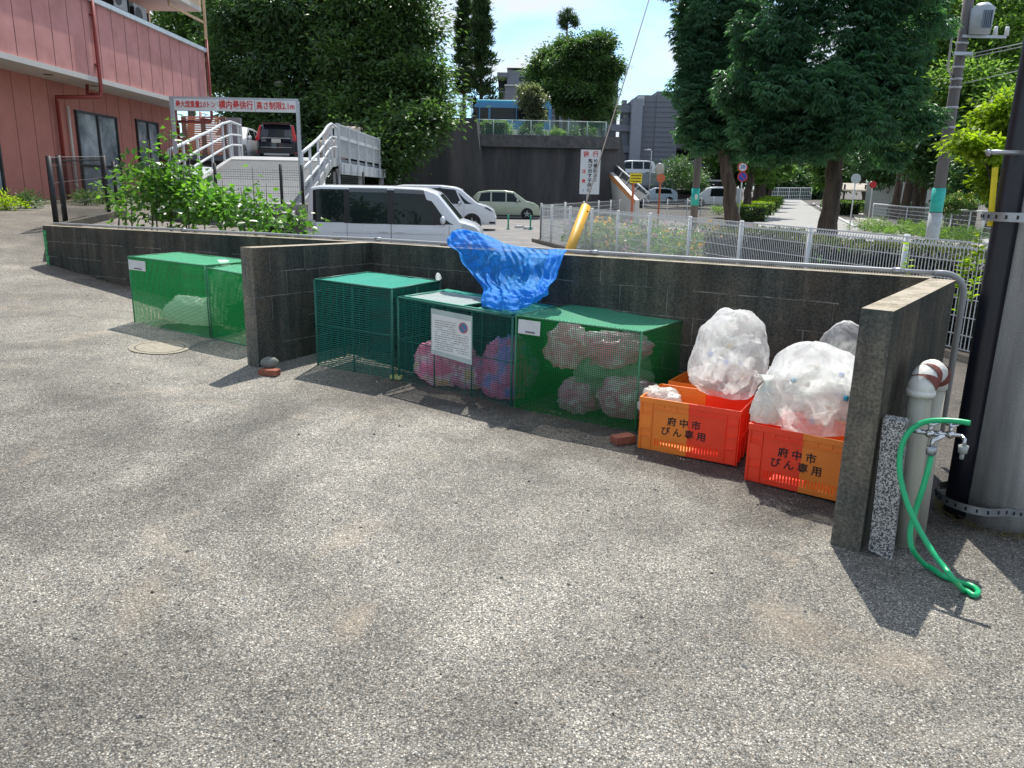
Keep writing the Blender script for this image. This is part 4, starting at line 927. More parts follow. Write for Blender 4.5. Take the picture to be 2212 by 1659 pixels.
sbm = MB(); a = at(2133, 329, 3.83); b_ = at(2215, 330, 3.83); sbm.cyl(a, b_, .011, n=10); sbm.cyl(a - Vector((0, 0, .004)), a + Vector((.012, 0, 0)), .017, n=10); sbm.build('step_bolt', M_STEEL, up, smooth=True)
yg = MB(); yg.bar(at(2139, 488, 3.98), at(2150, 362, 3.98), .02, .02); yg.build('yellow_strip', mat('bright_yellow', (.75, .60, .02), .5), up)
# ------------------------------------------------------------------ fences
def wires(pts, z0, z1, pitch, w, hz, mb, n=3):
    for (a, b) in zip(pts[:-1], pts[1:]):
        a = Vector(a); b = Vector(b); L = (b - a).xy.length; k = max(1, int(L / pitch))
        for i in range(k):
            p = a.lerp(b, (i + .5) / k); mb.tube([(p.x, p.y, p.z + z0), (p.x, p.y, p.z + z1)], w, n, cap=False)
        for h in hz: mb.tube([(a.x, a.y, a.z + h), (b.x, b.y, b.z + h)], w * 1.25, n, cap=False)
def meshfence(name, label, pts, H, m_, pr=.03, pitch=.055, w=.0028, roll=True, hz=None, real=True, group=None, netm=None, rail=False, bot=.06):
    t = thing(name, label, 'fence', pts[0], group=group); H0 = H
    mb = MB(); hz = hz or [bot, .3, .5, .7, .9, H - .1]
    if real:
        wires(pts, bot, H - (.03 if roll else 0), pitch, w, hz, mb)
        if roll:
            for (a, b) in zip(pts[:-1], pts[1:]):
                a = Vector(a); b = Vector(b); n = Vector((-(b - a).y, (b - a).x, 0)).normalized()
                for dx, dz in ((.03, 0), (-.03, 0), (.035, -.06)):
                    mb.tube([a + n * dx + Vector((0, 0, H + dz)), b + n * dx + Vector((0, 0, H + dz))], w * 1.5, 3, cap=False)
                L = (b - a).xy.length; k = int(L / pitch)
                for i in range(k):
                    p = a.lerp(b, (i + .5) / k); mb.tube([p + Vector((0, 0, H - .09)), p + n * .035 + Vector((0, 0, H - .06)), p + n * .03 + Vector((0, 0, H)), p - n * .03 + Vector((0, 0, H))], w, 3, cap=False)
        mb.build('wire_mesh', m_, t)
    else:
        for (a, b) in zip(pts[:-1], pts[1:]):
            a = Vector(a); b = Vector(b); L = (b - a).xy.length; u0 = 0
            mb.quad(a + Vector((0, 0, bot)), b + Vector((0, 0, bot)), b + Vector((0, 0, H)), a + Vector((0, 0, H)), 0, [(0, 0), (L, 0), (L, H), (0, H)])
        mb.build('wire_mesh', netm, t)
    if rail:
        rb = MB()
        for (a, b) in zip(pts[:-1], pts[1:]): rb.tube([Vector(a) + Vector((0, 0, H)), Vector(b) + Vector((0, 0, H))], pr * .8, 8)
        rb.build('top_rail', m_, t, smooth=True)
    p0 = None
    for p in pts:
        mb = MB().cyl((p[0], p[1], p[2] - .1), (p[0], p[1], p[2] + H + .03), pr, n=10); mb.build('post', m_, t, smooth=True)
    return t
wf = [(4.8 - .455 * k, 9.6 + 1.955 * k) for k in range(-2, 9)] + [(.86, 26.4)]
wf = [(x, y, -.1) for x, y in wf]
meshfence('mesh_fence', 'long white mesh fence behind the block wall with a rolled top edge', wf, 1.24, M_WFENCE, pr=.035, hz=[.06, .22, .42, .62, .82, 1.02], w=.0058)
M_WNET = netmat('white_mesh', (.62, .64, .64), .05, .14, .2, .12, trans=0)
M_WNET2 = netmat('white_mesh_far', (.62, .64, .64), .07, .18, .2, .12, trans=0)
bf = [(.86, 26.4), (1.9, 30.3), (2.95, 34.2), (4.0, 38.1), (5.05, 42), (6.06, 46)]
meshfence('mesh_fence', 'white mesh fence running back from the corner beside the car park', [(x, y, -.1) for x, y in bf], 1.26, M_WFENCE, pr=.035, real=False, netm=M_WNET2)
bf = [(7.5, 46.5), (9.5, 49.5), (11.5, 53), (13.6, 58), (16.0, 64), (20, 72)]
meshfence('mesh_fence', 'white mesh fence between the flower beds and the far cars', [(x, y, gz(x, y)) for x, y in bf], 1.3, M_WFENCE, pr=.03, real=False, netm=M_WNET2)
rf = [(22.6, 50), (21.3, 43), (20.3, 38.5), (19.6, 35.5), (19.0, 33), (18.4, 31), (17.9, 29), (17.6, 27)]
meshfence('mesh_fence', 'white mesh fence curving round the green corner at the right', [(x, y, gz(x, y)) for x, y in rf], 1.25, M_WFENCE, pr=.03, real=False, netm=M_WNET, rail=True)
ef = [at(1655 + k * 24, 431, 132) for k in range(5)]
meshfence('mesh_fence', 'tall pale fence closing the far end of the street', [(p.x, p.y, p.z) for p in ef], 1.9, M_WFENCE, pr=.05, real=False, netm=netmat('white_mesh_end', (.5, .53, .55), .3, .2, .6, .12, trans=0), rail=True)
M_BFENCE = mat('black_fence', (.012, .012, .013), .5)
lf = [(-8.15, 13.9), (-8.35, 14.55), (-9.03, 17.46), (-9.3, 18.6)]
lf = [(x, y, gz(x, y)) for x, y in lf]
meshfence('mesh_fence', 'dark mesh fence beside the driveway at the left', lf[:3], 1.24, M_BFENCE, pr=.045, pitch=.06, w=.0042, hz=[.08, .4, .8, 1.1])
cl = [(-8.9, 17.6), (-6.55, 17.3), (-5.12, 17.3), (-4.66, 17.3), (-4.62, 20.5), (-4.62, 24)]
meshfence('chain_link_fence', 'low chain link fence with black posts along the retaining wall', [(x, y, 1.2) for x, y in cl], .8, M_BFENCE, pr=.035, real=False, netm=netmat('chain_link', (.16, .17, .16), .05, .08, .05, .08, trans=0), bot=.02)
# ------------------------------------------------------------------ yellow guy guard and wire, road signs
A = at(1196, 634, 7.45); Bt = at(1266, 446, 8.0)
t = thing('guy_wire', 'long stay wire with a leaning yellow guard behind the block wall', 'guy wire', A)
gm = MB(); d = (Bt - A).normalized(); gm.tube([A, Bt], .05, 14); gm.build('yellow_guard', M_YEL, t, smooth=True)
hb = MB(); hb.box(Bt - d * .06 + Vector((-.012, -.05, 0)), (.014, .01, .014)); hb.box(Bt - d * .06 + Vector((.03, -.045, 0)), (.014, .01, .014)); hb.build('bolt', M_DARK, t)
C2 = at(1420, -60, 15.5); MB().tube([Bt - d * .2, Bt + (C2 - Bt) * .4, C2], .008, 6).build('wire', mat('wire_rusty', (.06, .04, .035), .8), t)
def post(mb, p, z0, z1, r=.03): mb.cyl((p[0], p[1], z0), (p[0], p[1], z1), r, n=10)
Y = 21.0; P0 = at(1256, 323, Y); P1 = at(1293, 420, Y); cx = (P0.x + P1.x) / 2; w = (P1.x - P0.x) + .02; zt, zb = P0.z, P1.z
t = thing('warning_sign', 'tall white sign board with red and black vertical writing on the white fence', 'sign', (cx, Y, -.1))
MB().box((cx, Y, (zt + zb) / 2), (w, .02, zt - zb)).build('board', M_WHITE, t)
pm = MB(); pm.cyl((cx - .05, Y + .03, -.1), (cx - .05, Y + .03, zt - .1), .022, n=8); pm.build('post', M_STEEL, t)
def ch(c, fx, fz, s, m_): text('lettering', c, s, (cx - w / 2 + w * fx, Y - .012, zt - (zt - zb) * fz), (1, 0, 0), (0, 0, 1), m_, t, bold=.025)
ch('徐', .27, .105, .155, M_RED); ch('行', .74, .105, .155, M_RED)
for i, c in enumerate('幼稚園あり'): ch(c, .76, .26 + i * .105, .115, M_INK)
for i, c in enumerate('飛び出す子供に'): ch(c, .49, .26 + i * .108, .115, M_INK)
for c, f in zip('注意!', (.49, .71, .92)): ch(c, .19, f, .105, M_RED if c != '!' else M_BLUEP)
# speed limit / no parking
def dsign(mb, c, r, mi, y, r0=0): disc(mb, Vector(c), r, Vector((1, 0, 0)), (0, 0, 1), Vector((0, y, 0)), mi, r0=r0)
Y = 50.; c1 = at(1604.5, 361, Y); c2 = at(1604, 382, Y); b0 = at(1600, 470, Y)
t = thing('road_sign', 'speed limit 30 sign over a round no parking sign on one white post', 'road sign', (c2.x, Y, gz(c2.x, Y)))
m3 = MB(); post(m3, (c2.x, Y + .05), gz(c2.x, Y), c1.z, .045); m3.build('post', M_WHITE, t, smooth=True)
m3 = MB(); m3.cyl((c1.x, Y + .02, c1.z), (c1.x, Y - .01, c1.z), .31, n=32); dsign(m3, c1, .24, 1, -.016); o = m3.build('speed_disc', [M_RED, M_WHITE], t)
text('print', '30', .30, (c1.x, Y - .02, c1.z), (1, 0, 0), (0, 0, 1), M_BLUEP, t, bold=.03)
m3 = MB(); m3.cyl((c2.x, Y + .02, c2.z), (c2.x, Y - .01, c2.z), .31, n=32); dsign(m3, c2, .245, 1, -.016); m3.bar(c2 + Vector((-.2, -.02, .2)), c2 + Vector((.2, -.02, -.2)), .006, .055, up=(1, 0, 1)); m3.build('no_parking_disc', [M_RED, mat('sign_blue', (.02, .06, .42), .4)], t)
def rsign(label, u, v, r, Y, ub, vb, m_, name='round_sign'):
    c = at(u, v, Y); zb = gz(c.x, Y); t = thing(name, label, 'sign', (c.x, Y, zb)); a = MB(); post(a, (c.x, Y + .04), zb, c.z + r * .8, .035); a.build('post', M_WHITE, t, smooth=True)
    MB().cyl((c.x, Y + .01, c.z), (c.x, Y - .015, c.z), r, n=28).build('disc', m_, t); return t
rsign('grey back of a round sign on a white post at the street corner', 1849, 386, .25, 41, 0, 0, mat('sign_back', (.42, .46, .46), .4))
rsign('small round red sign in front of the dark trees', 1886, 399, .24, 55, 0, 0, M_RED)
M_ORP = mat('orange_post', (.55, .14, .06), .5)
Y = 44; c = at(1425, 366, Y); c2 = at(1427, 385, Y)
t = thing('traffic_mirror', 'orange post with a curved mirror and round orange plate', 'traffic mirror', (c2.x, Y, gz(c2.x, Y)))
a = MB(); post(a, (c2.x, Y), gz(c2.x, Y), c.z, .05); a.build('post', M_ORP, t, smooth=True)
a = MB(); a.sphere(c, (.26, .12, .34), 20, 12); a.build('mirror', mat('mirror_back', (.42, .40, .34), .3), t, smooth=True)
MB().cyl((c2.x, Y - .06, c2.z), (c2.x, Y - .09, c2.z), .24, n=24).build('plate', M_ORP, t)
Y = 40; a0 = at(1361, 374, Y); a1 = at(1386, 396, Y); cx = (a0.x + a1.x) / 2
t = thing('yellow_sign', 'small yellow notice board on a brown post by the orange striped ramp', 'sign', (cx, Y, -.1))
MB().box((cx, Y, (a0.z + a1.z) / 2), (a1.x - a0.x, .03, a0.z - a1.z)).build('board', mat('sign_yellow', (.78, .62, .02), .5), t)
a = MB(); post(a, (cx - .1, Y + .05), -.1, a0.z - .1, .06); a.build('post', M_ORP, t)
a = MB()
for k in range(3):
    x = cx - .23
    while x < cx + .22: w_ = random.uniform(.03, .07); a.box((x + w_ / 2, Y - .017, a0.z - .11 - k * .14), (w_, .004, .05)); x += w_ + .015
a.build('print', M_INK, t)
# ------------------------------------------------------------------ cars
M_TYRE = mat('tyre', (.015, .015, .016), .8); M_RIM = mat('rim', (.35, .36, .37), .35, .7); M_GLASS = glassmat(); M_GLASST = glassmat('glass_clear', (.02, .03, .03), .04, .45)
M_TRIM = mat('black_trim', (.012, .012, .014), .35); M_LAMP = glassmat('lamp_clear', (.45, .48, .5), .1); M_TAIL = mat('tail_red', (.45, .008, .012), .15, var=.05); M_CARW = mat('car_white', (.68, .70, .73), .25, var=.02, coat=.6)
M_PLATE = mat('plate_pale', (.55, .56, .5), .5)
def car(label, name, pos, hd, L, Wd, H, top, belt, paint, wheels, wr, sidewin, shield, rearwin, tum=.84, group='parked cars', parts=True, lamps=True, roofm=None):
    """top: [(x, z)] roof silhouette from the rear; belt z; shield=(x0,z...) derived from top"""
    t = thing(name, label, 'car', pos, hd, group=group)
    tx = [p[0] for p in top]; tz = [p[1] for p in top]; hw = Wd / 2
    ztop = lambda x: float(np.interp(x, tx, tz))
    def width(x): return hw * (1 - .16 * max(0, 1 - x / .35) ** 2.2 - .20 * max(0, 1 - (L - x) / .75) ** 2.2)
    def Sf(x, k, off=0):    # k 0..1 sill->roof edge, 1..2 roof edge->centre
        zt = ztop(x); w = width(x); zb = min(belt, zt - .06); zr = max(zb + .02, zt - .065)
        if k <= 1:
            seg = [(0, .24, .955), (.15, .36, 1.0), (.45, zb * .75 + .1, 1.005), (.6, zb, .985), (1, zr, tum + (.985 - tum) * (1 - min(1, max(0, (zr - zb) / .55))))]
            z = np.interp(k, [q[0] for q in seg], [q[1] for q in seg]); f = np.interp(k, [q[0] for q in seg], [q[2] for q in seg])
            return Vector((x, w * f + off, z))
        fr = tum + (.985 - tum) * (1 - min(1, max(0, (zr - zb) / .55))); a = (k - 1) * math.pi / 2
        return Vector((x, w * fr * (math.cos(a) ** .55 if k < 2 else 0) + off * .3, zr + (zt - zr) * math.sin(a) ** .8 + off))
    mb = MB(); NX = 60; ks = [0, .08, .15, .3, .45, .6, .72, .86, 1, 1.12, 1.3, 1.55, 2]
    xs_ = [L * (1 - math.cos(math.pi * i / NX)) / 2 * .5 + L * i / NX * .5 for i in range(NX + 1)]
    for sgn in (1, -1):
        b = len(mb.v)
        for x in xs_:
            for k in ks: p = Sf(x, k); mb.v.append((p.x, p.y * sgn, p.z))
        n = len(ks)
        for i in range(NX):
            for j in range(n - 1):
                f = (b + i * n + j, b + (i + 1) * n + j, b + (i + 1) * n + j + 1, b + i * n + j + 1); mb.f.append(f if sgn < 0 else f[::-1]); mb.m.append(0)
        for i, rev in ((0, sgn > 0), (NX, sgn < 0)):
            ring = [b + i * n + j for j in range(n)]; x = xs_[i]; b2 = len(mb.v); mb.v += [(x, 0, mb.v[r][2]) for r in ring]
            for j in range(n - 1):
                f = (ring[j], ring[j + 1], b2 + j + 1, b2 + j); mb.f.append(f if rev else f[::-1]); mb.m.append(0)
    mb.build('body', paint, t, smooth=True, local=True)
    if roofm: pass
    # side windows
    for sgn in (1, -1):
        for (xb0, xb1, xt0, xt1, kb, kt) in sidewin:
            w = MB()
            w.grid(lambda s, q: (lambda x, k: (lambda p: (p.x, p.y * sgn, p.z))(Sf(x, k, .006)))(xb0 + (xb1 - xb0) * s + ((xt0 - xb0) * (1 - s) + (xt1 - xb1) * s) * q, kb + (kt - kb) * q), 8, 6)
            w.build('side_window', M_GLASS, t, smooth=True, local=True)
    def across(nm, x0, x1, wf_, m_, off=.008):
        w = MB()
        def fn(s, q):
            x = x0 + (x1 - x0) * q; ke = 1.06; k = ke + (2 - ke) * (1 - abs(2 * s - 1) ** 1) if False else None
            ww = width(x) * wf_ * (2 * s - 1); zt = ztop(x); edge = 1 - abs(2 * s - 1) ** 3 * .06
            d = 1e-2; slope = Vector((-(ztop(x + d) - ztop(x - d)), 0, 2 * d)).normalized()
            return Vector((x, ww, zt * edge - (1 - edge) * .1)) + slope * off
        w.grid(fn, 12, 8); return w.build(nm, m_, t, smooth=True, local=True)
    if shield: across('windscreen', shield[0], shield[1], tum * .93, M_GLASS, .012)
    if rearwin:
        z0, z1, wr_ = rearwin; w = MB()
        xr = lambda z: float(np.interp(z, [q[1] for q in top[:3]], [q[0] for q in top[:3]]))
        w.grid(lambda s, q: (min(xr(z0 + (z1 - z0) * q), 9) - .012 + .05 * abs(2 * s - 1) ** 2, (2 * s - 1) * wr_ * (1 - .10 * q), z0 + (z1 - z0) * q), 10, 6); w.build('rear_window', M_GLASS, t, smooth=True, local=True)
    for sgn in (1, -1):
        for wx in wheels:
            y = hw * 1.0 * sgn
            a = MB(); seg = 24; a.add([(wx + (wr + .055) * math.cos(k / seg * 6.2832), y * 1.006, wr + (wr + .055) * math.sin(k / seg * 6.2832)) for k in range(seg)], [tuple(range(seg))]); a.build('wheel_arch', M_TRIM, t, local=True)
            a = MB(); a.tube([(wx, y - .18 * sgn, wr), (wx, y - .17 * sgn, wr), (wx, y + .008 * sgn, wr), (wx, y + .018 * sgn, wr)], [wr - .02, wr, wr, wr - .03], 28); wh = a.build('wheel', M_TYRE, t, smooth=True, local=True)
            a = MB(); a.cyl((wx, y + .010 * sgn, wr), (wx, y + .022 * sgn, wr), wr * .30, n=16)
            for k in range(5):
                an = k * 1.2566 + .3; a.bar((wx, y + .020 * sgn, wr), (wx + wr * .62 * math.cos(an), y + .020 * sgn, wr + wr * .62 * math.sin(an)), .05, .012, up=(0, 1, 0))
            a.tube([(wx, y + .012 * sgn, wr), (wx, y + .024 * sgn, wr)], wr * .66, 24, cap=False); a.build('rim', M_RIM, wh, local=True)
    def patch(nm, x0, x1, k0, k1, m_, sgns=(1, -1), off=.007, fx=None):
        for sgn in sgns:
            w = MB(); w.grid(lambda s, q: (lambda p: (p.x, p.y * sgn, p.z))(Sf(min(L, max(0, x0 + (x1 - x0) * s + (fx(s, q) if fx else 0))), k0 + (k1 - k0) * q, off)), 8, 5); w.build(nm, m_, t, smooth=True, local=True)
    return t, patch, Sf, across
def doorlines(t, patch, xs_):
    for x in xs_: patch('door_gap', x, x + .008, .10, .60, M_TRIM, off=.002)
def mirrors(t, x, z, hw, m_=M_CARW):
    for s in (1, -1):
        a = MB(); a.sphere((x, s * (hw + .10), z), (.06, .09, .085), 12, 8); mm_ = a.build('mirror', m_, t, smooth=True, local=True); MB().bar((x + .01, s * (hw - .06), z - .09), (x, s * (hw + .07), z - .06), .05, .05).build('mirror_arm', M_TRIM, mm_, local=True)
def handles(t, xs_, z, hw, m_=M_CARW):
    for s in (1, -1):
        for x in xs_: a = MB(); a.bar((x - .09, s * (hw + .012), z), (x + .09, s * (hw + .012), z), .02, .028); a.build('door_handle', m_, t, local=True, bevel=.005)
# boxy small wagon right behind the wall
topA = [(0, .9), (.02, 1.45), (.08, 1.69), (.3, 1.73), (1.7, 1.735), (2.45, 1.715), (2.72, 1.62), (3.20, 1.06), (3.52, .96), (3.64, .84), (3.68, .55)]
t, patch, Sf, ac = car('white boxy van with dark windows parked just behind the wall', 'parked_van', (-4.36, 17.15, -.1), 0, 3.68, 1.67, 1.735, topA, .97, M_CARW, (.62, 3.02), .29,
    [(.14, .80, .16, .80, .60, .985), (.92, 1.70, .92, 1.70, .585, .985), (1.85, 2.72, 1.85, 2.46, .58, .985), (2.82, 3.08, 2.56, 2.62, .60, .90)], (2.76, 3.18), (.98, 1.5, .62), tum=.955)
patch('door_gap', .855, .863, .10, .99, M_TRIM, off=.003); patch('door_gap', 1.77, 1.782, .10, .99, M_TRIM, off=.003); patch('door_gap', 2.98, 2.988, .10, .58, M_TRIM, off=.003)
patch('window_pillar', .80, .92, .59, .985, M_TRIM, off=.0045); patch('window_pillar', 1.70, 1.85, .58, .985, M_TRIM, off=.0045); patch('window_pillar', 2.72, 2.83, .585, .90, M_TRIM, off=.0045, fx=lambda s, q: -.22 * q)
patch('window_visor', .92, 1.70, .955, 1.0, mat('visor_grey', (.12, .13, .14), .3), off=.02); patch('window_visor', 1.85, 2.46, .955, 1.0, MT['visor_grey'], off=.02)
patch('tail_lamp', .02, .20, .42, .62, M_LAMP, off=.012); patch('tail_lamp', .03, .10, .46, .58, M_TAIL, off=.018); patch('headlamp', 3.25, 3.58, .52, .66, M_LAMP, off=.01)
patch('crease', .2, 3.3, .40, .412, mat('crease_grey', (.5, .52, .54), .3), off=.001)
mirrors(t, 2.86, 1.06, .82); handles(t, (1.62, 1.95), .80, .838)
# minivan further back
topB = [(0, .9), (.05, 1.4), (.25, 1.74), (.8, 1.83), (2.4, 1.84), (3.0, 1.78), (3.25, 1.68), (3.95, 1.13), (4.35, 1.02), (4.62, .86), (4.72, .55)]
t, patch, Sf, ac = car('white minivan with black wheels parked behind the boxy van', 'parked_van', (-5.55, 33.9, -.1), 0, 4.72, 1.74, 1.84, topB, 1.08, M_CARW, (.85, 3.72), .33,
    [(.4, 1.2, .5, 1.2, .6, .96), (1.3, 2.3, 1.3, 2.3, .6, .96), (2.42, 3.3, 2.42, 3.02, .6, .96), (3.42, 3.78, 3.14, 3.2, .61, .9)], (3.30, 3.95), (1.0, 1.55, .62), tum=.86)
patch('door_gap', 2.36, 2.37, .10, .99, M_TRIM, off=.003); patch('door_gap', 3.38, 3.388, .10, .6, M_TRIM, off=.003); patch('window_pillar', 2.30, 2.42, .6, .97, M_TRIM, off=.0045)
patch('headlamp', 4.25, 4.60, .50, .66, M_LAMP, off=.01); patch('headlamp', 4.30, 4.52, .54, .62, M_TRIM, off=.016); patch('bumper_trim', 4.45, 4.7, .06, .16, M_TRIM, off=.01); mirrors(t, 3.2, 1.13, .86)
M_SAGE = mat('car_sage', (.42, .48, .37), .25, var=.02, coat=.6)
topC = [(0, .8), (.05, 1.25), (.35, 1.55), (1.0, 1.66), (2.0, 1.67), (2.5, 1.60), (3.25, 1.08), (3.75, .96), (4.02, .78), (4.08, .5)]
t, patch, Sf, ac = car('pale sage green wagon parked below the far retaining wall', 'parked_car', (-2.62, 47.8, -.1), 0, 4.1, 1.69, 1.67, topC, 1.0, M_SAGE, (.7, 3.3), .31,
    [(.4, 1.1, .55, 1.1, .6, .96), (1.2, 2.0, 1.2, 2.0, .6, .96), (2.08, 2.75, 2.08, 2.5, .6, .95), (2.8, 3.0, 2.55, 2.6, .62, .85)], (2.55, 3.22), (.95, 1.4, .6), tum=.84)
patch('door_gap', 1.14, 1.15, .1, .6, M_TRIM, off=.004); patch('door_gap', 2.03, 2.04, .1, .6, M_TRIM, off=.004); mirrors(t, 2.72, 1.05, .83, M_SAGE)
# car on the raised deck: rear of a dark SUV
topD = [(0, .85), (.02, 1.05), (.32, 1.60), (.6, 1.67), (2.0, 1.68), (2.7, 1.58), (3.4, 1.12), (4.3, 1.0), (4.5, .8), (4.55, .5)]
M_NAVY = mat('car_navy', (.012, .014, .025), .2, var=.02, coat=.7)
DZ = 2.60
t, patch, Sf, ac = car('dark navy sports utility car seen from behind on the ramp top', 'parked_car', (-10.72, 35.8, DZ), R(97), 4.55, 1.82, 1.68, topD, 1.05, M_NAVY, (.8, 3.5), .36,
    [(.55, 1.2, .7, 1.2, .6, .95), (1.3, 2.2, 1.3, 2.2, .6, .95), (2.3, 3.1, 2.3, 2.8, .6, .95)], (2.75, 3.4), (1.06, 1.56, .66), tum=.80)
for s in (1, -1):
    a = MB(); a.add([(-.02, s * .80, 1.10), (-.02, s * .90, .95), (-.03, s * .86, .88), (-.03, s * .72, .92), (.26, s * .735, 1.58), (.22, s * .66, 1.58)], [(0, 1, 2, 3), (0, 3, 5, 4), (1, 0, 4)]); a.build('tail_lamp', M_TAIL, t, local=True)
    MB().box((-.015, s * .78, .40), (.02, .16, .07)).build('rear_reflector', M_TAIL, t, local=True)
a = MB(); a.box((-.02, 0, .90), (.02, .40, .17)); a.build('number_plate', M_PLATE, t, local=True); a = MB(); a.box((-.02, 0, 1.02), (.02, 1.2, .03)); a.box((-.03, 0, .62), (.03, 1.35, .022)); a.box((-.03, 0, .32), (.05, 1.1, .08)); a.build('rear_trim', M_STEEL, t, local=True)
MB().box((.25, 0, 1.655), (.35, 1.2, .04)).build('spoiler', mat('car_red', (.10, .008, .012), .3), t, local=True)
MB().box((-.02, 0, .45), (.04, 1.6, .24)).build('rear_bumper', M_TRIM, t, local=True)
topE = [(0, .75), (.05, 1.1), (.5, 1.42), (1.2, 1.5), (2.2, 1.49), (3.1, 1.0), (3.9, .82), (4.2, .62), (4.28, .4)]
t, patch, Sf, ac = car('white hatchback at the left of the dark car on the raised deck', 'parked_car', (-12.95, 38.2, DZ), R(-86), 4.3, 1.75, 1.5, topE, .95, M_CARW, (.75, 3.4), .31,
    [(.5, 1.2, .7, 1.2, .6, .95), (1.3, 2.1, 1.3, 2.1, .6, .95), (2.2, 2.9, 2.2, 2.5, .6, .9)], (2.25, 3.05), (.9, 1.25, .6)); mirrors(t, 2.75, 1.0, .86)
M_CREAM = mat('car_cream', (.52, .42, .34), .4, var=.03)
topF = [(0, 1.0), (.03, 1.5), (.08, 1.80), (.5, 1.84), (2.3, 1.84), (2.45, 1.78), (2.75, 1.15), (4.0, 1.08), (4.15, .9), (4.2, .5)]
t, patch, Sf, ac = car('boxy cream four wheel drive with a black roof rack on the deck', 'parked_car', (-8.55, 41.5, DZ), R(-88), 4.2, 1.85, 1.84, topF, 1.15, M_CREAM, (.8, 3.4), .40,
    [(.2, .9, .2, .9, .6, .95), (1.0, 1.7, 1.0, 1.7, .6, .95), (1.8, 2.5, 1.8, 2.35, .6, .95)], (2.48, 2.72), (1.2, 1.75, .65), tum=.93)
a = MB()
for y in (-.7, .7): a.bar((.2, y, 1.98), (2.3, y, 1.98), .05, .05)
for x in (.3, .8, 1.3, 1.8, 2.2): a.bar((x, -.7, 1.98), (x, .7, 1.98), .05, .04); a.bar((x, -.7, 1.82), (x, -.7, 1.98), .03, .03); a.bar((x, .7, 1.82), (x, .7, 1.98), .03, .03)
a.build('roof_rack', M_TRIM, t, local=True)
# van on the right hand deck, and small cars beyond the fence
t, patch, Sf, ac = car('white van on the raised deck behind the grey panel parapet', 'parked_van', (at(1414, 360, 80).x, 80, at(1400, 347, 80).z - 1.84), R(180), 4.7, 1.8, 1.84, topB, 1.0, M_CARW, (.85, 3.7), .33,
    [(.4, 1.2, .5, 1.2, .6, .96), (1.3, 2.3, 1.3, 2.3, .6, .96), (2.42, 3.3, 2.42, 3.02, .6, .96)], (3.30, 3.95), (1.0, 1.55, .62))
gx = gz(11.5, 58)
t, patch, Sf, ac = car('light blue white hatchback beyond the white fence near the mirror', 'parked_car', (at(1462, 410, 75).x, 75, at(1425, 405, 75).z - 1.5), R(178), 4.3, 1.72, 1.5, topE, .95, mat('car_paleblue', (.45, .55, .62), .3), (.75, 3.4), .31, [(.5, 2.1, .7, 2.1, .6, .95)], (2.25, 3.05), None)
t, patch, Sf, ac = car('dark car beyond the white fence beside the pale hatchback', 'parked_car', (at(1510, 410, 80).x, 80, at(1480, 408, 80).z - 1.5), R(175), 4.4, 1.75, 1.5, topE, .95, mat('car_dark', (.04, .02, .03), .3), (.75, 3.4), .31, [(.5, 2.1, .7, 2.1, .6, .95)], (2.25, 3.05), None)
t, patch, Sf, ac = car('silver white saloon beyond the white fence beside the big trunk', 'parked_car', (at(1600, 410, 75).x, 75, at(1540, 403, 75).z - 1.84), R(178), 5.0, 1.75, 1.6, topB, .95, M_CARW, (.85, 3.8), .31, [(.5, 3.0, .7, 2.9, .6, .95)], (3.3, 3.95), None)
# ------------------------------------------------------------------ raised deck, ramp, gate at the left
M_RAMP = mat('ramp_concrete', (.36, .37, .37), .9, var=.1, scale=3); M_RAIL = mat('rail_white', (.55, .58, .60), .4, var=.08); M_DECKM = mat('deck_steel', (.14, .16, .18), .6, var=.15); M_RETW = mat('weathered_wall', (.30, .29, .27), .9, var=.35, scale=5, bump=.4, streak=1, col2=(.10, .10, .09), c2scale=4)
o = MB().prism([(-7.6, 17.2), (-4.6, 17.2), (-4.6, 31), (-4.82, 31), (-4.82, 17.42), (-7.6, 17.42)], -.2, 1.2).build('retaining_wall', M_RETW, bevel=.01); tag(o, 'low weathered concrete retaining wall behind the leafy shrub', 'wall')
t = thing('car_ramp', 'pale concrete vehicle ramp with white curved railings up to the deck', 'ramp', (-7, 18, 1.1))
rs = [(16.8, 1.02, -7.75, -4.75), (18.5, 1.25, -8.0, -4.95), (22, 1.75, -8.75, -5.45), (26, 2.33, -9.5, -6.1), (27.6, 2.52, -9.8, -6.35), (29.5, 2.60, -10.1, -6.6)]
a = MB()
for (y0, z0, l0, r0_), (y1, z1, l1, r1) in zip(rs[:-1], rs[1:]):
    a.add([(l0, y0, z0), (r0_, y0, z0), (r1, y1, z1), (l1, y1, z1), (l0, y0, z0 - .28), (r0_, y0, z0 - .28), (r1, y1, z1 - .28), (l1, y1, z1 - .28)], [(0, 1, 2, 3), (7, 6, 5, 4), (0, 3, 7, 4), (1, 5, 6, 2)])
a.build('ramp_slab', M_RAMP, t)
gm = MB()  # anti slip grooves as thin raised ribs
for i in range(52):
    y = 18.3 + i * .16; z = np.interp(y, [q[0] for q in rs], [q[1] for q in rs]); l = np.interp(y, [q[0] for q in rs], [q[2] for q in rs]); r_ = np.interp(y, [q[0] for q in rs], [q[3] for q in rs])
    gm.bar((l + .15, y, z + .004), (r_ - .15, y, z + .004), .05, .008)
gm.build('anti_slip_rib', mat('rib_grey', (.17, .175, .18), .9, var=.15), t)
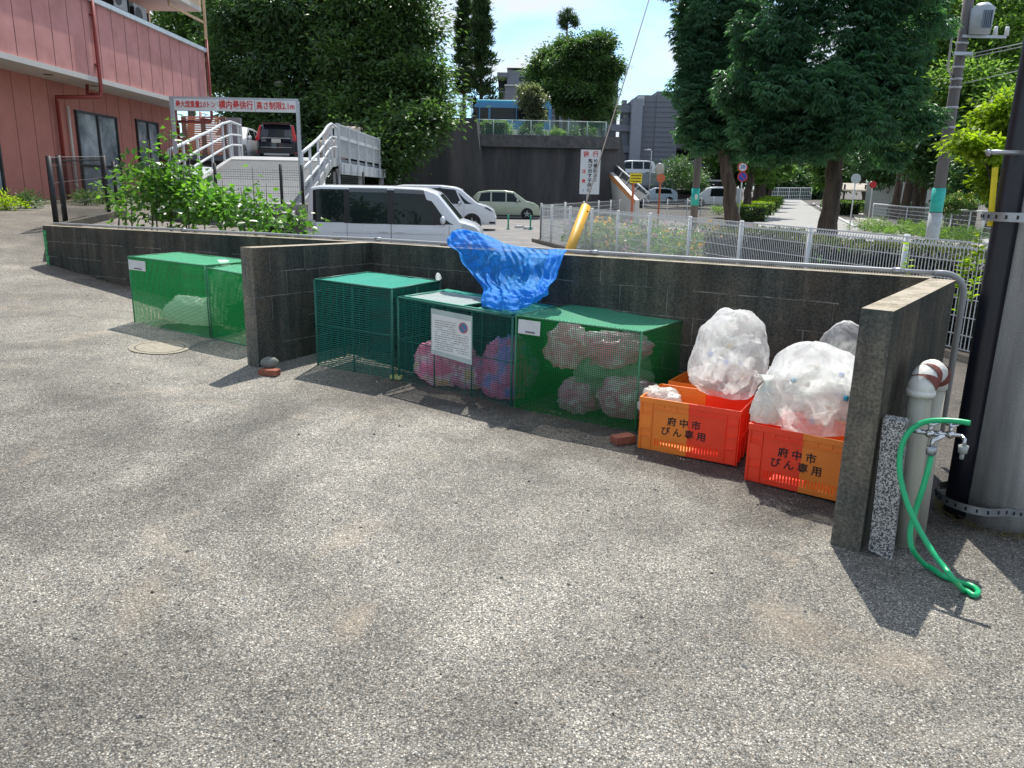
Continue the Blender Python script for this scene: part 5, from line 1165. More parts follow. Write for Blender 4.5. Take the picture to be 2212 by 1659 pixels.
for side in (2, 3):
    a = MB(); f = lambda y: (np.interp(y, [q[0] for q in rs], [q[side] for q in rs]), y, np.interp(y, [q[0] for q in rs], [q[1] for q in rs]))
    ysn = [18.4, 20, 22, 24, 26, 27.6, 29.4]
    for h_ in (.38, .72, 1.08):
        a.tube([Vector(f(y)) + Vector((0, 0, h_ + (.06 if h_ > 1 and 24 < y < 28 else 0))) for y in ysn], .042 if h_ > 1 else .034, 8)
    a.build('railing', M_RAIL, t, smooth=True)
    for y in ysn + [27.2, 28.9]:
        p = Vector(f(y)); MB().bar(p - Vector((0, 0, .25)), p + Vector((0, 0, 1.08)), .055, .055).build('rail_post', M_RAIL, t)
t = thing('parking_deck', 'raised steel parking deck with a ribbed grey parapet and dark space below', 'parking deck', (-6.6, 29.5, 0))
MB().prism([(-16, 29.5), (-6.6, 29.5), (-6.72, 46), (-16, 46)], DZ - .18, DZ - .003).build('deck_slab', M_DECKM, t)
a = MB(); a.bar((-6.52, 29.5, DZ - .36), (-6.64, 46, DZ - .36), .12, .42)
for k in range(12): y = 29.9 + k * 1.3; a.box((-6.44, y, DZ - .36), (.06, .10, .36))
a.build('edge_beam', M_RAIL, t)
for y in (29.7, 34.4, 39.5, 44): MB().box((-6.7, y, (DZ - .5) / 2 - .05), (.22, .22, DZ - .4)).build('column', M_RAIL, t)
for x in (-11, -15): MB().box((x, 30.0, DZ / 2 - .1), (.22, .22, DZ)).build('column', M_DECKM, t)
a = MB(); a.box((-6.62, 35.7, DZ + .62), (.03, 12.2, 1.10)); pp_ = a.build('parapet_panel', mat('panel_grey', (.36, .38, .39), .5, var=.05), t)
a = MB()
for k in range(62): a.box((-6.595, 29.7 + k * .2, DZ + .62), (.03, .07, 1.10))
a.build('panel_rib', mat('panel_rib_grey', (.48, .50, .51), .5), pp_)
a = MB(); a.box((-6.57, 35.7, DZ + .75), (.012, 12.2, .13)); a.build('white_stripe', M_WHITE, pp_)
for k in range(8): MB().box((-6.56, 29.65 + k * 1.74, DZ + .35), (.07, .07, 1.75)).build('parapet_post', M_RAIL, t)
MB().box((-6.62, 35.7, DZ + 1.2), (.08, 12.3, .06)).build('top_rail', M_RAIL, t)
a = MB(); a.bar((-11, 45.8, .8), (-6.9, 45.8, .8), .1, 2.6); a.build('shade_backing', mat('dark_void', (.03, .03, .03), .9), t)  # near-black sheet stands in for the shade under the deck
# height limit gate
Y = 18.5; gl = at(373, 208, Y); gr = at(644, 219, Y); bl = at(385, 432, Y); br = at(651, 431, Y)
t = thing('height_gate', 'grey height limit gate with red writing on a white beam over the ramp', 'gate', (gl.x, Y, 1.2))
for p, q in ((gl, bl), (gr, br)): MB().box(((p.x + q.x) / 2, Y, (p.z + 1.0) / 2), (.075, .075, p.z - 1.0)).build('gate_post', M_STEEL, t)
top0 = Vector((gl.x, Y, (gl.z + gr.z) / 2)); top1 = Vector((gr.x, Y, (gl.z + gr.z) / 2)); MB().bar(top0, top1, .06, .05).build('cross_bar', M_STEEL, t)
wb = top1.x - top0.x; zc_ = top0.z - .15; zt_ = zc_
segs = [(.015, .355, '最大総重量2.0トン', .155), (.36, .655, '構内最徐行', .20), (.66, .985, '高さ制限2.1m', .175)]
for i, (f0, f1, s_, sz) in enumerate(segs):
    b_ = MB(); b_.box((top0.x + wb * (f0 + f1) / 2, Y - .045, zc_), (wb * (f1 - f0), .02, .25)); o = b_.build('sign_board', M_WHITE, t)
    o2 = text('lettering', s_, sz, (top0.x + wb * (f0 + f1) / 2, Y - .058, zc_), (1, 0, 0), (0, 0, 1), M_RED, t, bold=.02, lspace=1.0)
    wd = max(v.co.x for v in o2.data.vertices) - min(v.co.x for v in o2.data.vertices); k = wb * (f1 - f0) * .93 / wd
    cxx = top0.x + wb * (f0 + f1) / 2 - gl.x
    if k < 1:
        for v in o2.data.vertices: v.co.x = cxx + (v.co.x - cxx) * k
# lamp post behind
lp = at(612, 270, 47); lt = at(603, 186, 47)
t = thing('lamp_post', 'slim lamp post standing in front of the dark tree behind the deck', 'street lamp', (lp.x, 47, 0)); MB().tube([(lp.x, 47, 0), (lt.x + .1, 47, lt.z)], [.08, .06], 8).build('pole', M_STEEL, t, smooth=True); MB().sphere((lt.x, 47, lt.z + .1), (.3, .2, .16), 12, 8).build('lamp_head', mat('lamp_head', (.5, .47, .4), .4), t, smooth=True)
# timber slat screen on the deck
a0 = at(398, 268, 33); a1 = at(490, 268, 33); t = thing('slat_screen', 'tan horizontal slat screen beside the white car on the deck', 'screen', (a0.x, 33, DZ)); M_SLAT = mat('tan_slat', (.50, .27, .17), .7, var=.12)
for k in range(19): MB().box(((a0.x + a1.x) / 2, 33, DZ + .08 + k * .085), (a1.x - a0.x, .03, .062)).build('slat', M_SLAT, t) if k < 19 else None
for f in (0, .45, .92): MB().box((a0.x + (a1.x - a0.x) * f, 32.96, DZ + .8), (.18, .05, 1.65)).build('upright', mat('brown_upright', (.16, .12, .10), .7), t)
MB().box((a1.x + .3, 33, DZ + .8), (.55, .2, 1.62)).build('end_wall', mat('grey_end', (.22, .22, .24), .8), t)
# ------------------------------------------------------------------ pink building
M_PINKU = mat('pink_cladding', (.56, .26, .24), .85, var=.10, scale=2.2, bump=.55, bscale=42, streak=0, col2=(.48, .21, .19), c2scale=1.0); M_PINKL = mat('pink_cladding_low', (.47, .185, .145), .85, var=.10, scale=2.2, bump=.35, bscale=42)
M_PIPER = mat('red_downpipe', (.26, .045, .035), .45, var=.1); M_BEIGE = mat('beige_render', (.62, .45, .30), .8, var=.06); M_SOFF = mat('white_soffit', (.56, .53, .49), .8, var=.05); M_FRAME = mat('dark_frame', (.03, .03, .032), .4)
bd_ = thing('pink_building', 'two storey pink clad building with red downpipes at the left edge', 'building', (-13, 20, .9)); Y0, Y1 = 6.0, 31.5; XU, XL = -12.0, -13.1
MB().prism([(XL, Y0), (XL, Y1 - .3), (-24, Y1 - .3), (-24, Y0)], 1.05, 4.31).build('lower_wall', M_PINKL, bd_)
MB().prism([(XL + .03, Y0 - .03), (XL + .03, Y1 - .27), (-24, Y1 - .27), (-24, Y0 - .03)], .2, 1.05).build('foundation', M_CONC, bd_)
MB().prism([(XU, Y0), (XU, Y1), (-24, Y1), (-24, Y0)], 4.45, 6.45).build('upper_wall', M_PINKU, bd_)
MB().prism([(XU + .06, Y0 - .06), (XU + .06, Y1 + .06), (-24, Y1 + .06), (-24, Y0 - .06)], 4.312, 4.448).build('soffit', M_SOFF, bd_)
MB().prism([(XU + .10, Y0 - .1), (XU + .10, Y1 + .1), (XU - .25, Y1 + .1), (XU - .25, Y0 - .1)], 6.452, 6.58).build('parapet_cap', mat('cap_pale', (.55, .62, .66), .4), bd_)
a = MB(); k = 0
while Y0 + k * .79 < Y1: y = Y0 + .3 + k * .79; a.box((XU + .001, y, 5.45), (.006, .014, 2.0)); a.box((XL + .001, y - .2, 2.68), (.006, .012, 3.26)) if y < Y1 - .4 else None; k += 1
a.build('panel_joint', mat('joint_red', (.09, .02, .018), .9), bd_)
a = MB()
for y in (21.7, 24.0): a.cyl((XU - .45, y, 4.30), (XU - .45, y, 4.311), .12, n=16)
a.build('soffit_vent', mat('brown_vent', (.13, .08, .06), .7), bd_)
def dpipe(y, xl, y2, zt):
    a = MB(); a.tube([(XU + .09, y, 6.9), (XU + .09, y, 4.1), (XU + .05, y - .03, 3.93), (XL + .2, y2 - .2, 3.85), (XL + .12, y2, 3.75), (XL + .12, y2, 1.0)], .055, 10); a.build('downpipe', M_PIPER, bd_, smooth=True)
    MB().tube([(XU + .09, y, 6.9), (XU + .09, y, 11)], .055, 10).build('downpipe', M_BEIGE, bd_, smooth=True)
    b_ = MB(); [b_.box((XU + .05, y, z), (.12, .16, .03)) for z in (6.1, 4.8)]; b_.build('pipe_bracket', M_PIPER, bd_)
    MB().tube([(XL + .6, y + .4, 4.31), (XL + .6, y + .35, 4.05), (XL + 1.1, y + .05, 4.0)], .05, 8).build('branch_pipe', M_PIPER, bd_, smooth=True)
dpipe(23.3, 0, 22.9, 0); dpipe(31.55, 0, 30.9, 0)
MB().tube([(XL + .10, 23.45, 3.7), (XL + .10, 23.45, 1.0)], .035, 8).build('vent_pipe', M_SOFF, bd_, smooth=True)
M_CURT = mat('net_curtain', (.30, .33, .34), .7, var=.15, scale=3); 
def window(y0, y1, z0, z1, X=XL, split=True, lower=None, nm='window'):
    a = MB(); w = .06
    a.box((X + .03, (y0 + y1) / 2, z1), (.09, y1 - y0 + .1, w)); a.box((X + .03, (y0 + y1) / 2, z0), (.09, y1 - y0 + .1, w))
    for y in (y0, y1): a.box((X + .028, y, (z0 + z1) / 2), (.088, w, z1 - z0))
    if split: a.box((X + .045, (y0 + y1) / 2, (z0 + z1) / 2), (.06, .07, z1 - z0))
    if lower: a.box((X + .04, (y0 + y1) / 2, lower), (.06, y1 - y0, .07))
    fr = a.build(nm, M_FRAME, bd_); b_ = MB(); b_.quad((X + .012, y0, z0), (X + .012, y1, z0), (X + .012, y1, z1), (X + .012, y0, z1)); b_.build('pane', mat('window_glass', (.16, .19, .21), .08, var=.5, scale=.9, spec=.6, col2=(.42, .46, .48), c2scale=.7), fr)
    return fr
p0 = atx(197, 246, XL); window(23.95, 26.3, 1.15, p0.z, lower=2.05); window(27.7, 29.3, 1.9, atx(330, 266, XL).z); window(17.2, 20.2, 1.3, 3.7)
# set back top storey, balcony, air conditioners
MB().prism([(-13.95, Y0), (-13.95, Y1), (-24, Y1), (-24, Y0)], 6.3, 7.86).build('top_storey', M_BEIGE, bd_)
MB().prism([(-12.0, Y0), (-12.0, Y1), (-24, Y1), (-24, Y0)], 7.862, 8.0).build('balcony_slab', M_SOFF, bd_)
MB().prism([(-12.0, Y0), (-12.0, Y1), (-12.15, Y1), (-12.15, Y0)], 8.0, 9.6).build('balcony_wall', M_BEIGE, bd_)
MB().prism([(-15, Y0), (-15, Y1 - .5), (-24, Y1 - .5), (-24, Y0)], 8.0, 11.4).build('top_storey', M_BEIGE, bd_)
MB().prism([(-12.6, Y0 + .2), (-12.6, Y0 + 17), (-13.94, Y0 + 17), (-13.94, Y0 + .2)], 7.9, 8.45).build('service_duct', mat('service_grey', (.12, .11, .10), .7), bd_) if False else None
for y0, y1 in ((19.0, 20.6), (22.2, 24.6), (25.2, 27.0), (29.9, 30.7)): window(y0, y1, 6.6, 7.7, X=-13.95)
for (y, z) in ((28.9, 7.16), (27.5, 7.45), (24.6, 7.4)):
    a = MB(); a.box((-13.3, y, z), (.36, .95, .70)); ac_ = a.build('air_conditioner', mat('ac_white', (.50, .52, .54), .5), bd_, bevel=.02); a = MB(); a.cyl((-13.12, y - .15, z), (-13.11, y - .15, z), .26, n=24); a.build('fan_grille', mat('ac_grille', (.12, .13, .14), .6), ac_)
    a = MB(); a.box((-13.3, y, z - .39), (.42, 1.1, .05)); a.box((-13.3, y - .53, z - .1), (.42, .04, .62)); a.box((-13.3, y + .53, z - .1), (.42, .04, .62)); a.build('bracket', M_FRAME, ac_)
MB().tube([(-12.4, 29.6, 7.86), (-12.4, 29.6, 7.70), (-11.95, 31.5, 7.50)], .05, 8).build('branch_pipe', M_BEIGE, bd_, smooth=True)
o = MB().prism([(-9.2, 13.9), (-12.6, 17), (-13.05, 29), (-12.5, 29), (-12.2, 17.2), (-9.0, 14.2)], .7, 1.02).build('kerb', mat('bed_kerb', (.42, .36, .26), .9, var=.2), None); bpy.data.objects.remove(o)
def kerbline(name, label, pts, w, h_, m_):
    a = MB()
    for p, q in zip(pts[:-1], pts[1:]):
        n = max(2, int((Vector(q) - Vector(p)).length / .8))
        for i in range(n):
            s = Vector(p).lerp(Vector(q), i / n); e = Vector(p).lerp(Vector(q), (i + 1) / n); a.bar((s.x, s.y, gz(s.x, s.y) + h_ / 2 - .03), (e.x, e.y, gz(e.x, e.y) + h_ / 2 - .03), w, h_)
    o = a.build(name, m_); return tag(o, label, 'kerb')
kerbline('kerb', 'pale kerb of the planting strip along the pink building', [(-12.2, 12), (-12.2, 18.5), (-12.1, 24), (-12.1, 30)], .12, .12, mat('bed_kerb', (.42, .36, .26), .9, var=.2))
kerbline('kerb', 'dark kerb turning away from the left end of the block wall', [(-6.5, 10.85), (-8.05, 13.7), (-8.6, 17.2)], .10, .16, M_BLOCK)
# ------------------------------------------------------------------ far retaining walls, terrace and bus
M_FARW = mat('dark_old_wall', (.060, .060, .062), .95, var=.35, scale=1.2, bump=.3, bscale=20, streak=1, col2=(.11, .10, .10), c2pos=(.5, .75), c2scale=.8)
M_FARC = mat('old_wall_coping', (.10, .10, .10), .95, var=.4, scale=3)
TZ = 5.0
tr = MB().prism([(-6.9, 51.9), (-2.6, 51.9), (-2.35, 52.6), (6.3, 52.6), (9.5, 90), (9.5, 130), (-60, 130), (-60, 62), (-6.9, 62)], 4.2, TZ - .02).build('upper_terrace', mat('terrace_soil', (.16, .14, .10), .95)); tr['kind'] = 'structure'
t = thing('retaining_wall', 'tall dark stained retaining wall with a block coping behind the sage green wagon', 'wall', (2, 52, -.1))
a = MB(); P = [(-3, 51.4, -.3), (6.9, 51.4, -.3), (6.5, 52.2, TZ), (-3, 52.2, TZ), (-3, 52.7, -.3), (7.8, 53.4, -.3), (6.9, 52.8, TZ), (-3, 52.7, TZ)]
a.add(P, [(0, 1, 2, 3), (3, 2, 6, 7), (1, 5, 6, 2)]); a.add([(6.9, 51.4, -.3), (10.5, 92, -.3), (9.6, 92, TZ), (6.5, 52.2, TZ)], [(0, 1, 2, 3)]); a.build('wall_face', M_FARW, t)
MB().box((1.8, 51.95, TZ - .35), (9.6, .4, .74)).build('coping', M_FARC, t)
t = thing('retaining_wall', 'nearer dark retaining wall with a sloping end below the big left tree', 'wall', (-5, 50.5, -.1))
a = MB(); P = [(-8.2, 50.2, -.3), (-1.75, 50.2, -.3), (-2.62, 51.2, TZ + .95), (-8.2, 51.2, TZ + .95), (-1.5, 52.4, -.3), (-2.5, 52.4, TZ + .95), (-8.2, 52.4, TZ + .95)]
a.add(P, [(0, 1, 2, 3), (1, 4, 5, 2), (3, 2, 5, 6)]); a.build('wall_face', M_FARW, t)
# green mesh fences on the terrace
M_GNET = netmat('pale_green_mesh', (.25, .42, .36), .06, .12, .06, .08, trans=0)
def terr(name, label, u0, u1, Y, h_, n, zz=TZ, m_=M_GNET):
    a, b = at(u0, 300, Y), at(u1, 300, Y); pts = [(a.x + (b.x - a.x) * k / n, Y, zz) for k in range(n + 1)]
    return meshfence(name, label, pts, h_, mat('pale_green_post', (.42, .52, .48), .5), pr=.035, real=False, netm=m_, rail=True)
terr('mesh_fence', 'pale green fence along the top of the far retaining wall', 1025, 1308, 52.3, .95, 7)
terr('mesh_fence', 'small pale green fence on the nearer retaining wall beside the bus', 972, 1019, 51.6, 1.2, 2, TZ + .95)
# bus
M_BUSB = mat('bus_blue', (.015, .22, .48), .3, var=.04, coat=.5); M_BUSR = mat('bus_roof', (.05, .45, .62), .3, var=.04, coat=.5)
Y = 60.; bx0 = at(1018, 300, Y).x; bx1 = at(1190, 300, Y).x; L = bx1 - bx0; bz = TZ + .1
t = thing('bus', 'blue and white bus on the terrace above the far retaining wall', 'bus', (bx0, Y, bz)); H = 2.85
a = MB()
prof = [(0, .35), (0, 1.0), (.02, 1.75), (.25, 2.55), (.6, 2.72), (L - .15, 2.72), (L, 2.55), (L, .35)]
n = len(prof); vs = [(bx0 + x, Y, bz + z) for x, z in prof] + [(bx0 + x, Y + 2.1, bz + z) for x, z in prof]; a.add(vs, [tuple(range(n))[::-1], tuple(range(n, 2 * n))] + [(i, (i + 1) % n, n + (i + 1) % n, n + i) for i in range(n)]); a.build('body', M_BUSB, t, bevel=.06)
MB().box((bx0 + L / 2 + .1, Y + 1.05, bz + 2.80), (L - .5, 1.9, .22)).build('roof', M_BUSR, t, bevel=.09)
MB().box((bx0 + L / 2, Y - .01, bz + .55), (L - .02, .05, .62)).build('skirt', M_CARW, t)
for x0, x1 in ((.12, .55), (1.4, 3.3), (3.36, 4.9), (4.96, L - .25)): MB().box((bx0 + (x0 + x1) / 2, Y - .005, bz + 1.95), (x1 - x0, .03, .80)).build('window', M_GLASS, t, bevel=.02)
MB().box((bx0 + .95, Y - .005, bz + 1.45), (.62, .03, 1.75)).build('door', M_GLASS, t)
for x in (1.0, L - 1.4): MB().cyl((bx0 + x, Y - .03, bz + .32), (bx0 + x, Y + .2, bz + .32), .40, n=24).build('wheel', M_TYRE, t)
MB().tube([(bx0 + .1, Y - .1, bz + 2.6), (bx0 - .3, Y - .25, bz + 2.45), (bx0 - .5, Y - .3, bz + 1.9)], .05, 8).build('mirror_arm', M_CARW, t, smooth=True)
text('lettering', 'I SCHOOL', .30, (bx0 + L - 1.35, Y - .04, bz + 1.12), (1, 0, 0), (0, 0, 1), M_WHITE, t, bold=.03)
# grey institute buildings
M_GRB = mat('blue_grey_tile', (.175, .185, .215), .8, var=.06, scale=2); M_GRB2 = mat('darker_grey_tile', (.15, .16, .19), .85, var=.06); M_GCAP = mat('pale_cap', (.5, .5, .5), .6)  # second tile is a slightly darker grey
def blk(t, nm, u0, u1, v0, v1, Y, dep, m_):
    a = at(u0, v0, Y); b = at(u1, v1, Y); return MB().prism([(a.x, Y), (b.x, Y), (b.x, Y + dep), (a.x, Y + dep)], b.z, a.z).build(nm, m_, t)
t = thing('grey_building', 'blue grey building with stepped flat roofs behind the bus', 'building', (0, 100, TZ))
blk(t, 'main_block', 1096, 1330, 151, 300, 100, 12, M_GRB); blk(t, 'roof_cap', 1095, 1331, 146, 151, 99.8, 12.4, M_GCAP); blk(t, 'stair_block', 1091, 1124, 186, 300, 97, 3, M_GRB); blk(t, 'roof_cap', 1090, 1125, 182, 186, 96.8, 3.1, M_GCAP)
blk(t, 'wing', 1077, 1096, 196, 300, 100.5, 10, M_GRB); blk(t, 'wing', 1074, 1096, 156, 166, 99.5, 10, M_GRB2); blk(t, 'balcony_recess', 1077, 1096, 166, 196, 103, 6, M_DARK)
for u0, u1, v0, v1 in ((1122, 1150, 167, 175), (1150, 1159, 185, 200), (1078, 1086, 200, 215), (1128, 1150, 205, 214)): blk(t, 'window', u0, u1, v0, v1, 99.93 if u0 > 1095 else 100.4, .1, M_GLASS)
t = thing('grey_building', 'tall blue grey building with an open stair tower right of the round tree', 'building', (16, 95, 0))
for v0, v1 in ((188, 200),): blk(t, 'roof_slab', 1300, 1322, v0, v1, 96, 8, M_GRB2)
for v0, v1 in ((226, 243), (268, 284), (312, 330), (352, 420)): blk(t, 'floor_band', 1300, 1367, v0, v1, 95, 1.2, M_GRB)
for u0, u1 in ((1300, 1308), (1346, 1352), (1360, 1367)): blk(t, 'pier', u0, u1, 226, 400, 95.3, .8, M_GRB2)
for v0, v1 in ((245, 268), (285, 312), (331, 352)): blk(t, 'window', 1352, 1361, v0, v1, 95.6, .3, M_GLASS)
blk(t, 'pier', 1345, 1354, 216, 226, 95.3, .8, M_GRB); blk(t, 'column', 1367, 1379, 213, 400, 94.2, 2, mat('light_column', (.26, .28, .32), .8)); blk(t, 'main_block', 1379, 1452, 205, 420, 94.6, 16, M_GRB); blk(t, 'main_block', 1420, 1454, 197, 420, 94.5, 10, M_GRB)
blk(t, 'glass_box', 1379, 1391, 206, 228, 94.3, 1, M_LAMP); blk(t, 'side_block', 1454, 1560, 210, 420, 98, 12, M_GRB2)
a = MB()
for k in range(21): z = .8 + k * .55; p = at(1380, 400, 94.4); q = at(1453, 400, 94.4); a.box(((p.x + q.x) / 2, 94.44, z), (q.x - p.x, .05, .03))
a.build('tile_joint', mat('tile_joint', (.11, .12, .14), .9), t)
for v in (262, 310, 352): blk(t, 'balcony', 1454, 1560, v, v + 12, 96.5, 1.5, M_GRB); blk(t, 'window', 1462, 1500, v + 16, v + 34, 97.9, .2, M_GLASS)
blk(t, 'canopy', 1440, 1560, 386, 392, 90, 4, M_GCAP)
# right ramp and deck
t = thing('car_ramp', 'white walled ramp with an orange stripe and dark railings right of the retaining wall', 'ramp', (6.5, 46, 0)); Y = 46.
Ps = [at(1317, 371, Y + 6), at(1372, 432, Y - 4), at(1372, 470, Y - 4), at(1325, 466, Y + 6)]
Ps[2].z = -.15; Ps[3].z = -.15
a = MB(); off = Vector((.25, .1, 0)); a.add(Ps + [p + off for p in Ps], [(0, 3, 2, 1), (4, 5, 6, 7), (0, 1, 5, 4), (1, 2, 6, 5), (3, 0, 4, 7)]); a.build('side_wall', mat('ramp_white', (.58, .57, .54), .8, var=.1, streak=1, scale=3), t)
nrm = Vector((-.02, -.012, 0)) * 2; d0 = Ps[1] - Ps[0]; a = MB(); a.add([Ps[0] + nrm + Vector((0, 0, -.10)), Ps[1] + nrm + Vector((0, 0, -.02)), Ps[1] + nrm + Vector((0, 0, -.20)), Ps[0] + nrm + Vector((0, 0, -.34))], [(0, 3, 2, 1)]); a.build('orange_stripe', mat('stripe_orange', (.75, .28, .06), .6), t)
a = MB(); mid = MB()
r0 = at(1330, 338 + 18, Y + 6); r1 = at(1402, 418, Y - 4)
for dz in (0, -.42): a.tube([r0 + Vector((0, 0, dz)), r1 + Vector((0, 0, dz))], .045, 8)
a.build('handrail', M_RAIL, t, smooth=True)
mid.add([Ps[0] + off + Vector((.05, 0, 0)), Ps[1] + off + Vector((.05, 0, 0)), r1 + Vector((0, 0, -.1)), r0 + Vector((0, 0, -.1))], [(0, 1, 2, 3)]); mid.build('infill_panel', mat('dark_mesh_panel', (.05, .05, .055), .7, var=.4, scale=8), t)
for f in (0, .25, .5, .75, 1):
    p = r0.lerp(r1, f); q = Ps[0].lerp(Ps[1], f) + off; MB().bar(q, p, .06, .06).build('rail_post', M_RAIL, t)
t = thing('parking_deck', 'pale ribbed deck parapet with dark parking below at the right ramp', 'parking deck', (14, 76, 0)); Y = 76.
blk(t, 'parapet_panel', 1322, 1426, 372, 401, Y, .1, mat('deck_panel', (.36, .38, .40), .6)); 
a = MB(); p = at(1322, 372, Y); q = at(1426, 401, Y)
for k in range(30): a.box((p.x + (q.x - p.x) * (k + .5) / 30, Y - .01, (p.z + q.z) / 2), (.035, .03, p.z - q.z))
a.build('panel_rib', mat('deck_rib', (.26, .28, .30), .6), t)
blk(t, 'edge_beam', 1320, 1428, 401, 405, Y - .05, .3, M_GRB2); blk(t, 'shade_sheet', 1322, 1500, 405, 428, Y + 4, .2, mat('dark_green_void', (.012, .03, .02), .9)); blk(t, 'deck_slab', 1322, 1428, 398, 402, Y + .2, 12, M_GRB2)  # dark green slab paints the shaded space below the deck
for u in (1345, 1385, 1420): blk(t, 'column', u, u + 3, 405, 425, Y + .1, .2, M_STEEL)
c = at(1409, 300, 62); lz = at(1408, 324, 62).z
t = thing('lamp_post', 'white lamp post rising behind the van on the right deck', 'street lamp', (c.x, 62, 1)); MB().tube([(c.x, 62, 1), (c.x, 62, lz - .1), (c.x - .1, 62, lz), (c.x - .35, 62, lz + .02)], .05, 8).build('pole', M_WHITE, t, smooth=True); MB().box((c.x - .4, 62, lz), (.3, .14, .07)).build('lamp_head', M_WHITE, t)
# ------------------------------------------------------------------ utility poles with teal bands
def upole(label, u, v, Y, r, top, band_v, lean=0):
    p = at(u, v, Y); zb = gz(p.x, Y); zt = at(u, band_v, Y).z; t = thing('utility_pole', label, 'utility pole', (p.x, Y, zb))
    MB().tube([(p.x, Y, zb - .1), (p.x + lean * 3, Y, zb + 3), (p.x + lean * top, Y, zb + top)], [r, r * .93, r * .7], 18).build('shaft', mat('pole_dark', (.13, .12, .115), .9, var=.3, streak=1), t, smooth=True)
    MB().cyl((p.x + lean * (zt - .35), Y, zt - .38), (p.x + lean * zt, Y, zt + .38), r * 1.06, n=18).build('teal_band', mat('teal_sleeve', (.02, .42, .36), .5), t, smooth=True)
    return t, p
t, p = upole('concrete pole with a teal band in front of the parked cars', 1502, 425, 36, .17, 9, 425)
MB().box((p.x, 36 - .185, at(1502, 425, 36).z), (.12, .01, .22)).build('number_plate', M_WHITE, t)
t, p = upole('tall dark pole with a teal band and transformer among the right trees', 2025, 432, 26, .19, 10.5, 432, lean=.004)
MB().cyl((p.x + .01, 26, gz(p.x, 26)), (p.x + .01, 26, gz(p.x, 26) + 1.25), .205, n=18).build('pale_sleeve', mat('pale_sleeve', (.40, .43, .44), .6), t, smooth=True)
q = at(2108, 44, 26); a = MB(); a.tube([(q.x, 25.7, q.z - .45), (q.x, 25.7, q.z + .28), (q.x, 25.7, q.z + .42)], [.30, .33, .16], 22); tf = a.build('transformer', mat('transformer_grey', (.34, .38, .41), .5), t, smooth=True)
a = MB()
for k in range(-2, 3): a.box((q.x + k * .06, 25.37, q.z - .08), (.025, .06, .5))
a.build('cooling_fin', mat('fin_grey', (.15, .19, .24), .5), tf)
a = MB(); a.bar((p.x - .1, 25.8, q.z - .5), (q.x + .9, 25.8, q.z - .5), .08, .08); a.bar((p.x - .3, 25.8, q.z - 1.0), (p.x + .3, 25.8, q.z - 1.0), .08, .1); a.build('cross_arm', M_STEEL, t)
for dx in (.55, .9): MB().tube([(q.x + dx, 25.8, q.z - .46), (q.x + dx, 25.8, q.z - .2)], [.07, .05], 10).build('insulator', M_WHITE, t, smooth=True)
for k, z in enumerate((q.z - .7, q.z - 1.4, q.z - 1.75, q.z - 2.0, q.z - 2.6, q.z - 3.2)): MB().cyl((p.x + .02, 26, z), (p.x + .02, 26, z + .06), .185, n=16).build('band', M_STEEL, t, smooth=True)
la = at(2056, 80, 25.6); lb_ = at(2026, 32, 25); a = MB(); a.tube([Vector((p.x - .1, 26, la.z - 1.1)), la + Vector((.02, 0, -.9)), la, la.lerp(lb_, .5) + Vector((.08, 0, .15)), lb_], .035, 8); a.build('lamp_arm', M_STEEL, t, smooth=True); MB().box(lb_ + Vector((-.12, 0, 0)), (.4, .18, .1)).build('lamp_head', M_WHITE, t)
for i, (z, e) in enumerate(((q.z - 1.05, (2212, 58)), (q.z - 1.15, (2212, 66)), (q.z - 1.9, (2212, 112)))):
    b_ = at(e[0] + 200, e[1] - 30, 20); a = Vector((p.x, 26, z)); o = MB().tube([a, a.lerp(b_, .5) - Vector((0, 0, .12)), b_], .013, 5).build('overhead_cable', M_STEEL); tag(o, 'thin overhead cable running right from the transformer pole', 'cable', 'overhead cables from the transformer pole')
# ------------------------------------------------------------------ road, pavement, street
M_ROAD = mat('street_asphalt', (.30, .295, .28), .9, var=.15, scale=1.5)
def sheet(name, pts, m_, dz=.004, sub=1):
    a = MB()
    for p, q in zip(pts[:-1], pts[1:]):
        for i in range(6):
            def L_(f): return [(p[0][k] + (q[0][k] - p[0][k]) * f) for k in (0, 1)], [(p[1][k] + (q[1][k] - p[1][k]) * f) for k in (0, 1)]
            (l0, r0_), (l1, r1) = L_(i / 6), L_((i + 1) / 6)
            for j in range(5):
                def W_(a_, b_, f): x = a_[0] + (b_[0] - a_[0]) * f; y = a_[1] + (b_[1] - a_[1]) * f; return (x, y, gz(x, y) + dz)
                a.quad(W_(l0, r0_, j / 5), W_(l0, r0_, (j + 1) / 5), W_(l1, r1, (j + 1) / 5), W_(l1, r1, j / 5))
    o = a.build(name, m_, smooth=True); o['kind'] = 'structure'; return o
def gp_(u, v): p = G(u, v); return (p.x, p.y)
sheet('road', [((6.5, 21), (30, 17)), ((11, 34), (26, 33)), (gp_(1619, 471), gp_(1800, 472)), (gp_(1636, 452), gp_(1768, 455)), (gp_(1665, 427), gp_(1724, 428))], M_ROAD, .012)
sheet('pavement', [(gp_(1803, 440), gp_(1840, 440)), (gp_(1838, 462), gp_(1880, 462)), (gp_(1862, 490), gp_(1925, 488)), ((15.5, 28), (17.3, 27))], mat('pavement_pale', (.38, .35, .31), .9, var=.1), .04)
a = MB(); 
for p, q in (((1756, 440), (1800, 466)), ((1800, 466), (1846, 492))):
    p = G(*p); q = G(*q); a.bar((p.x, p.y, p.z + .03), (q.x, q.y, q.z + .03), .18, .14)
tag(a.build('kerb', M_GCAP), 'pale kerb along the right side of the far street', 'kerb')
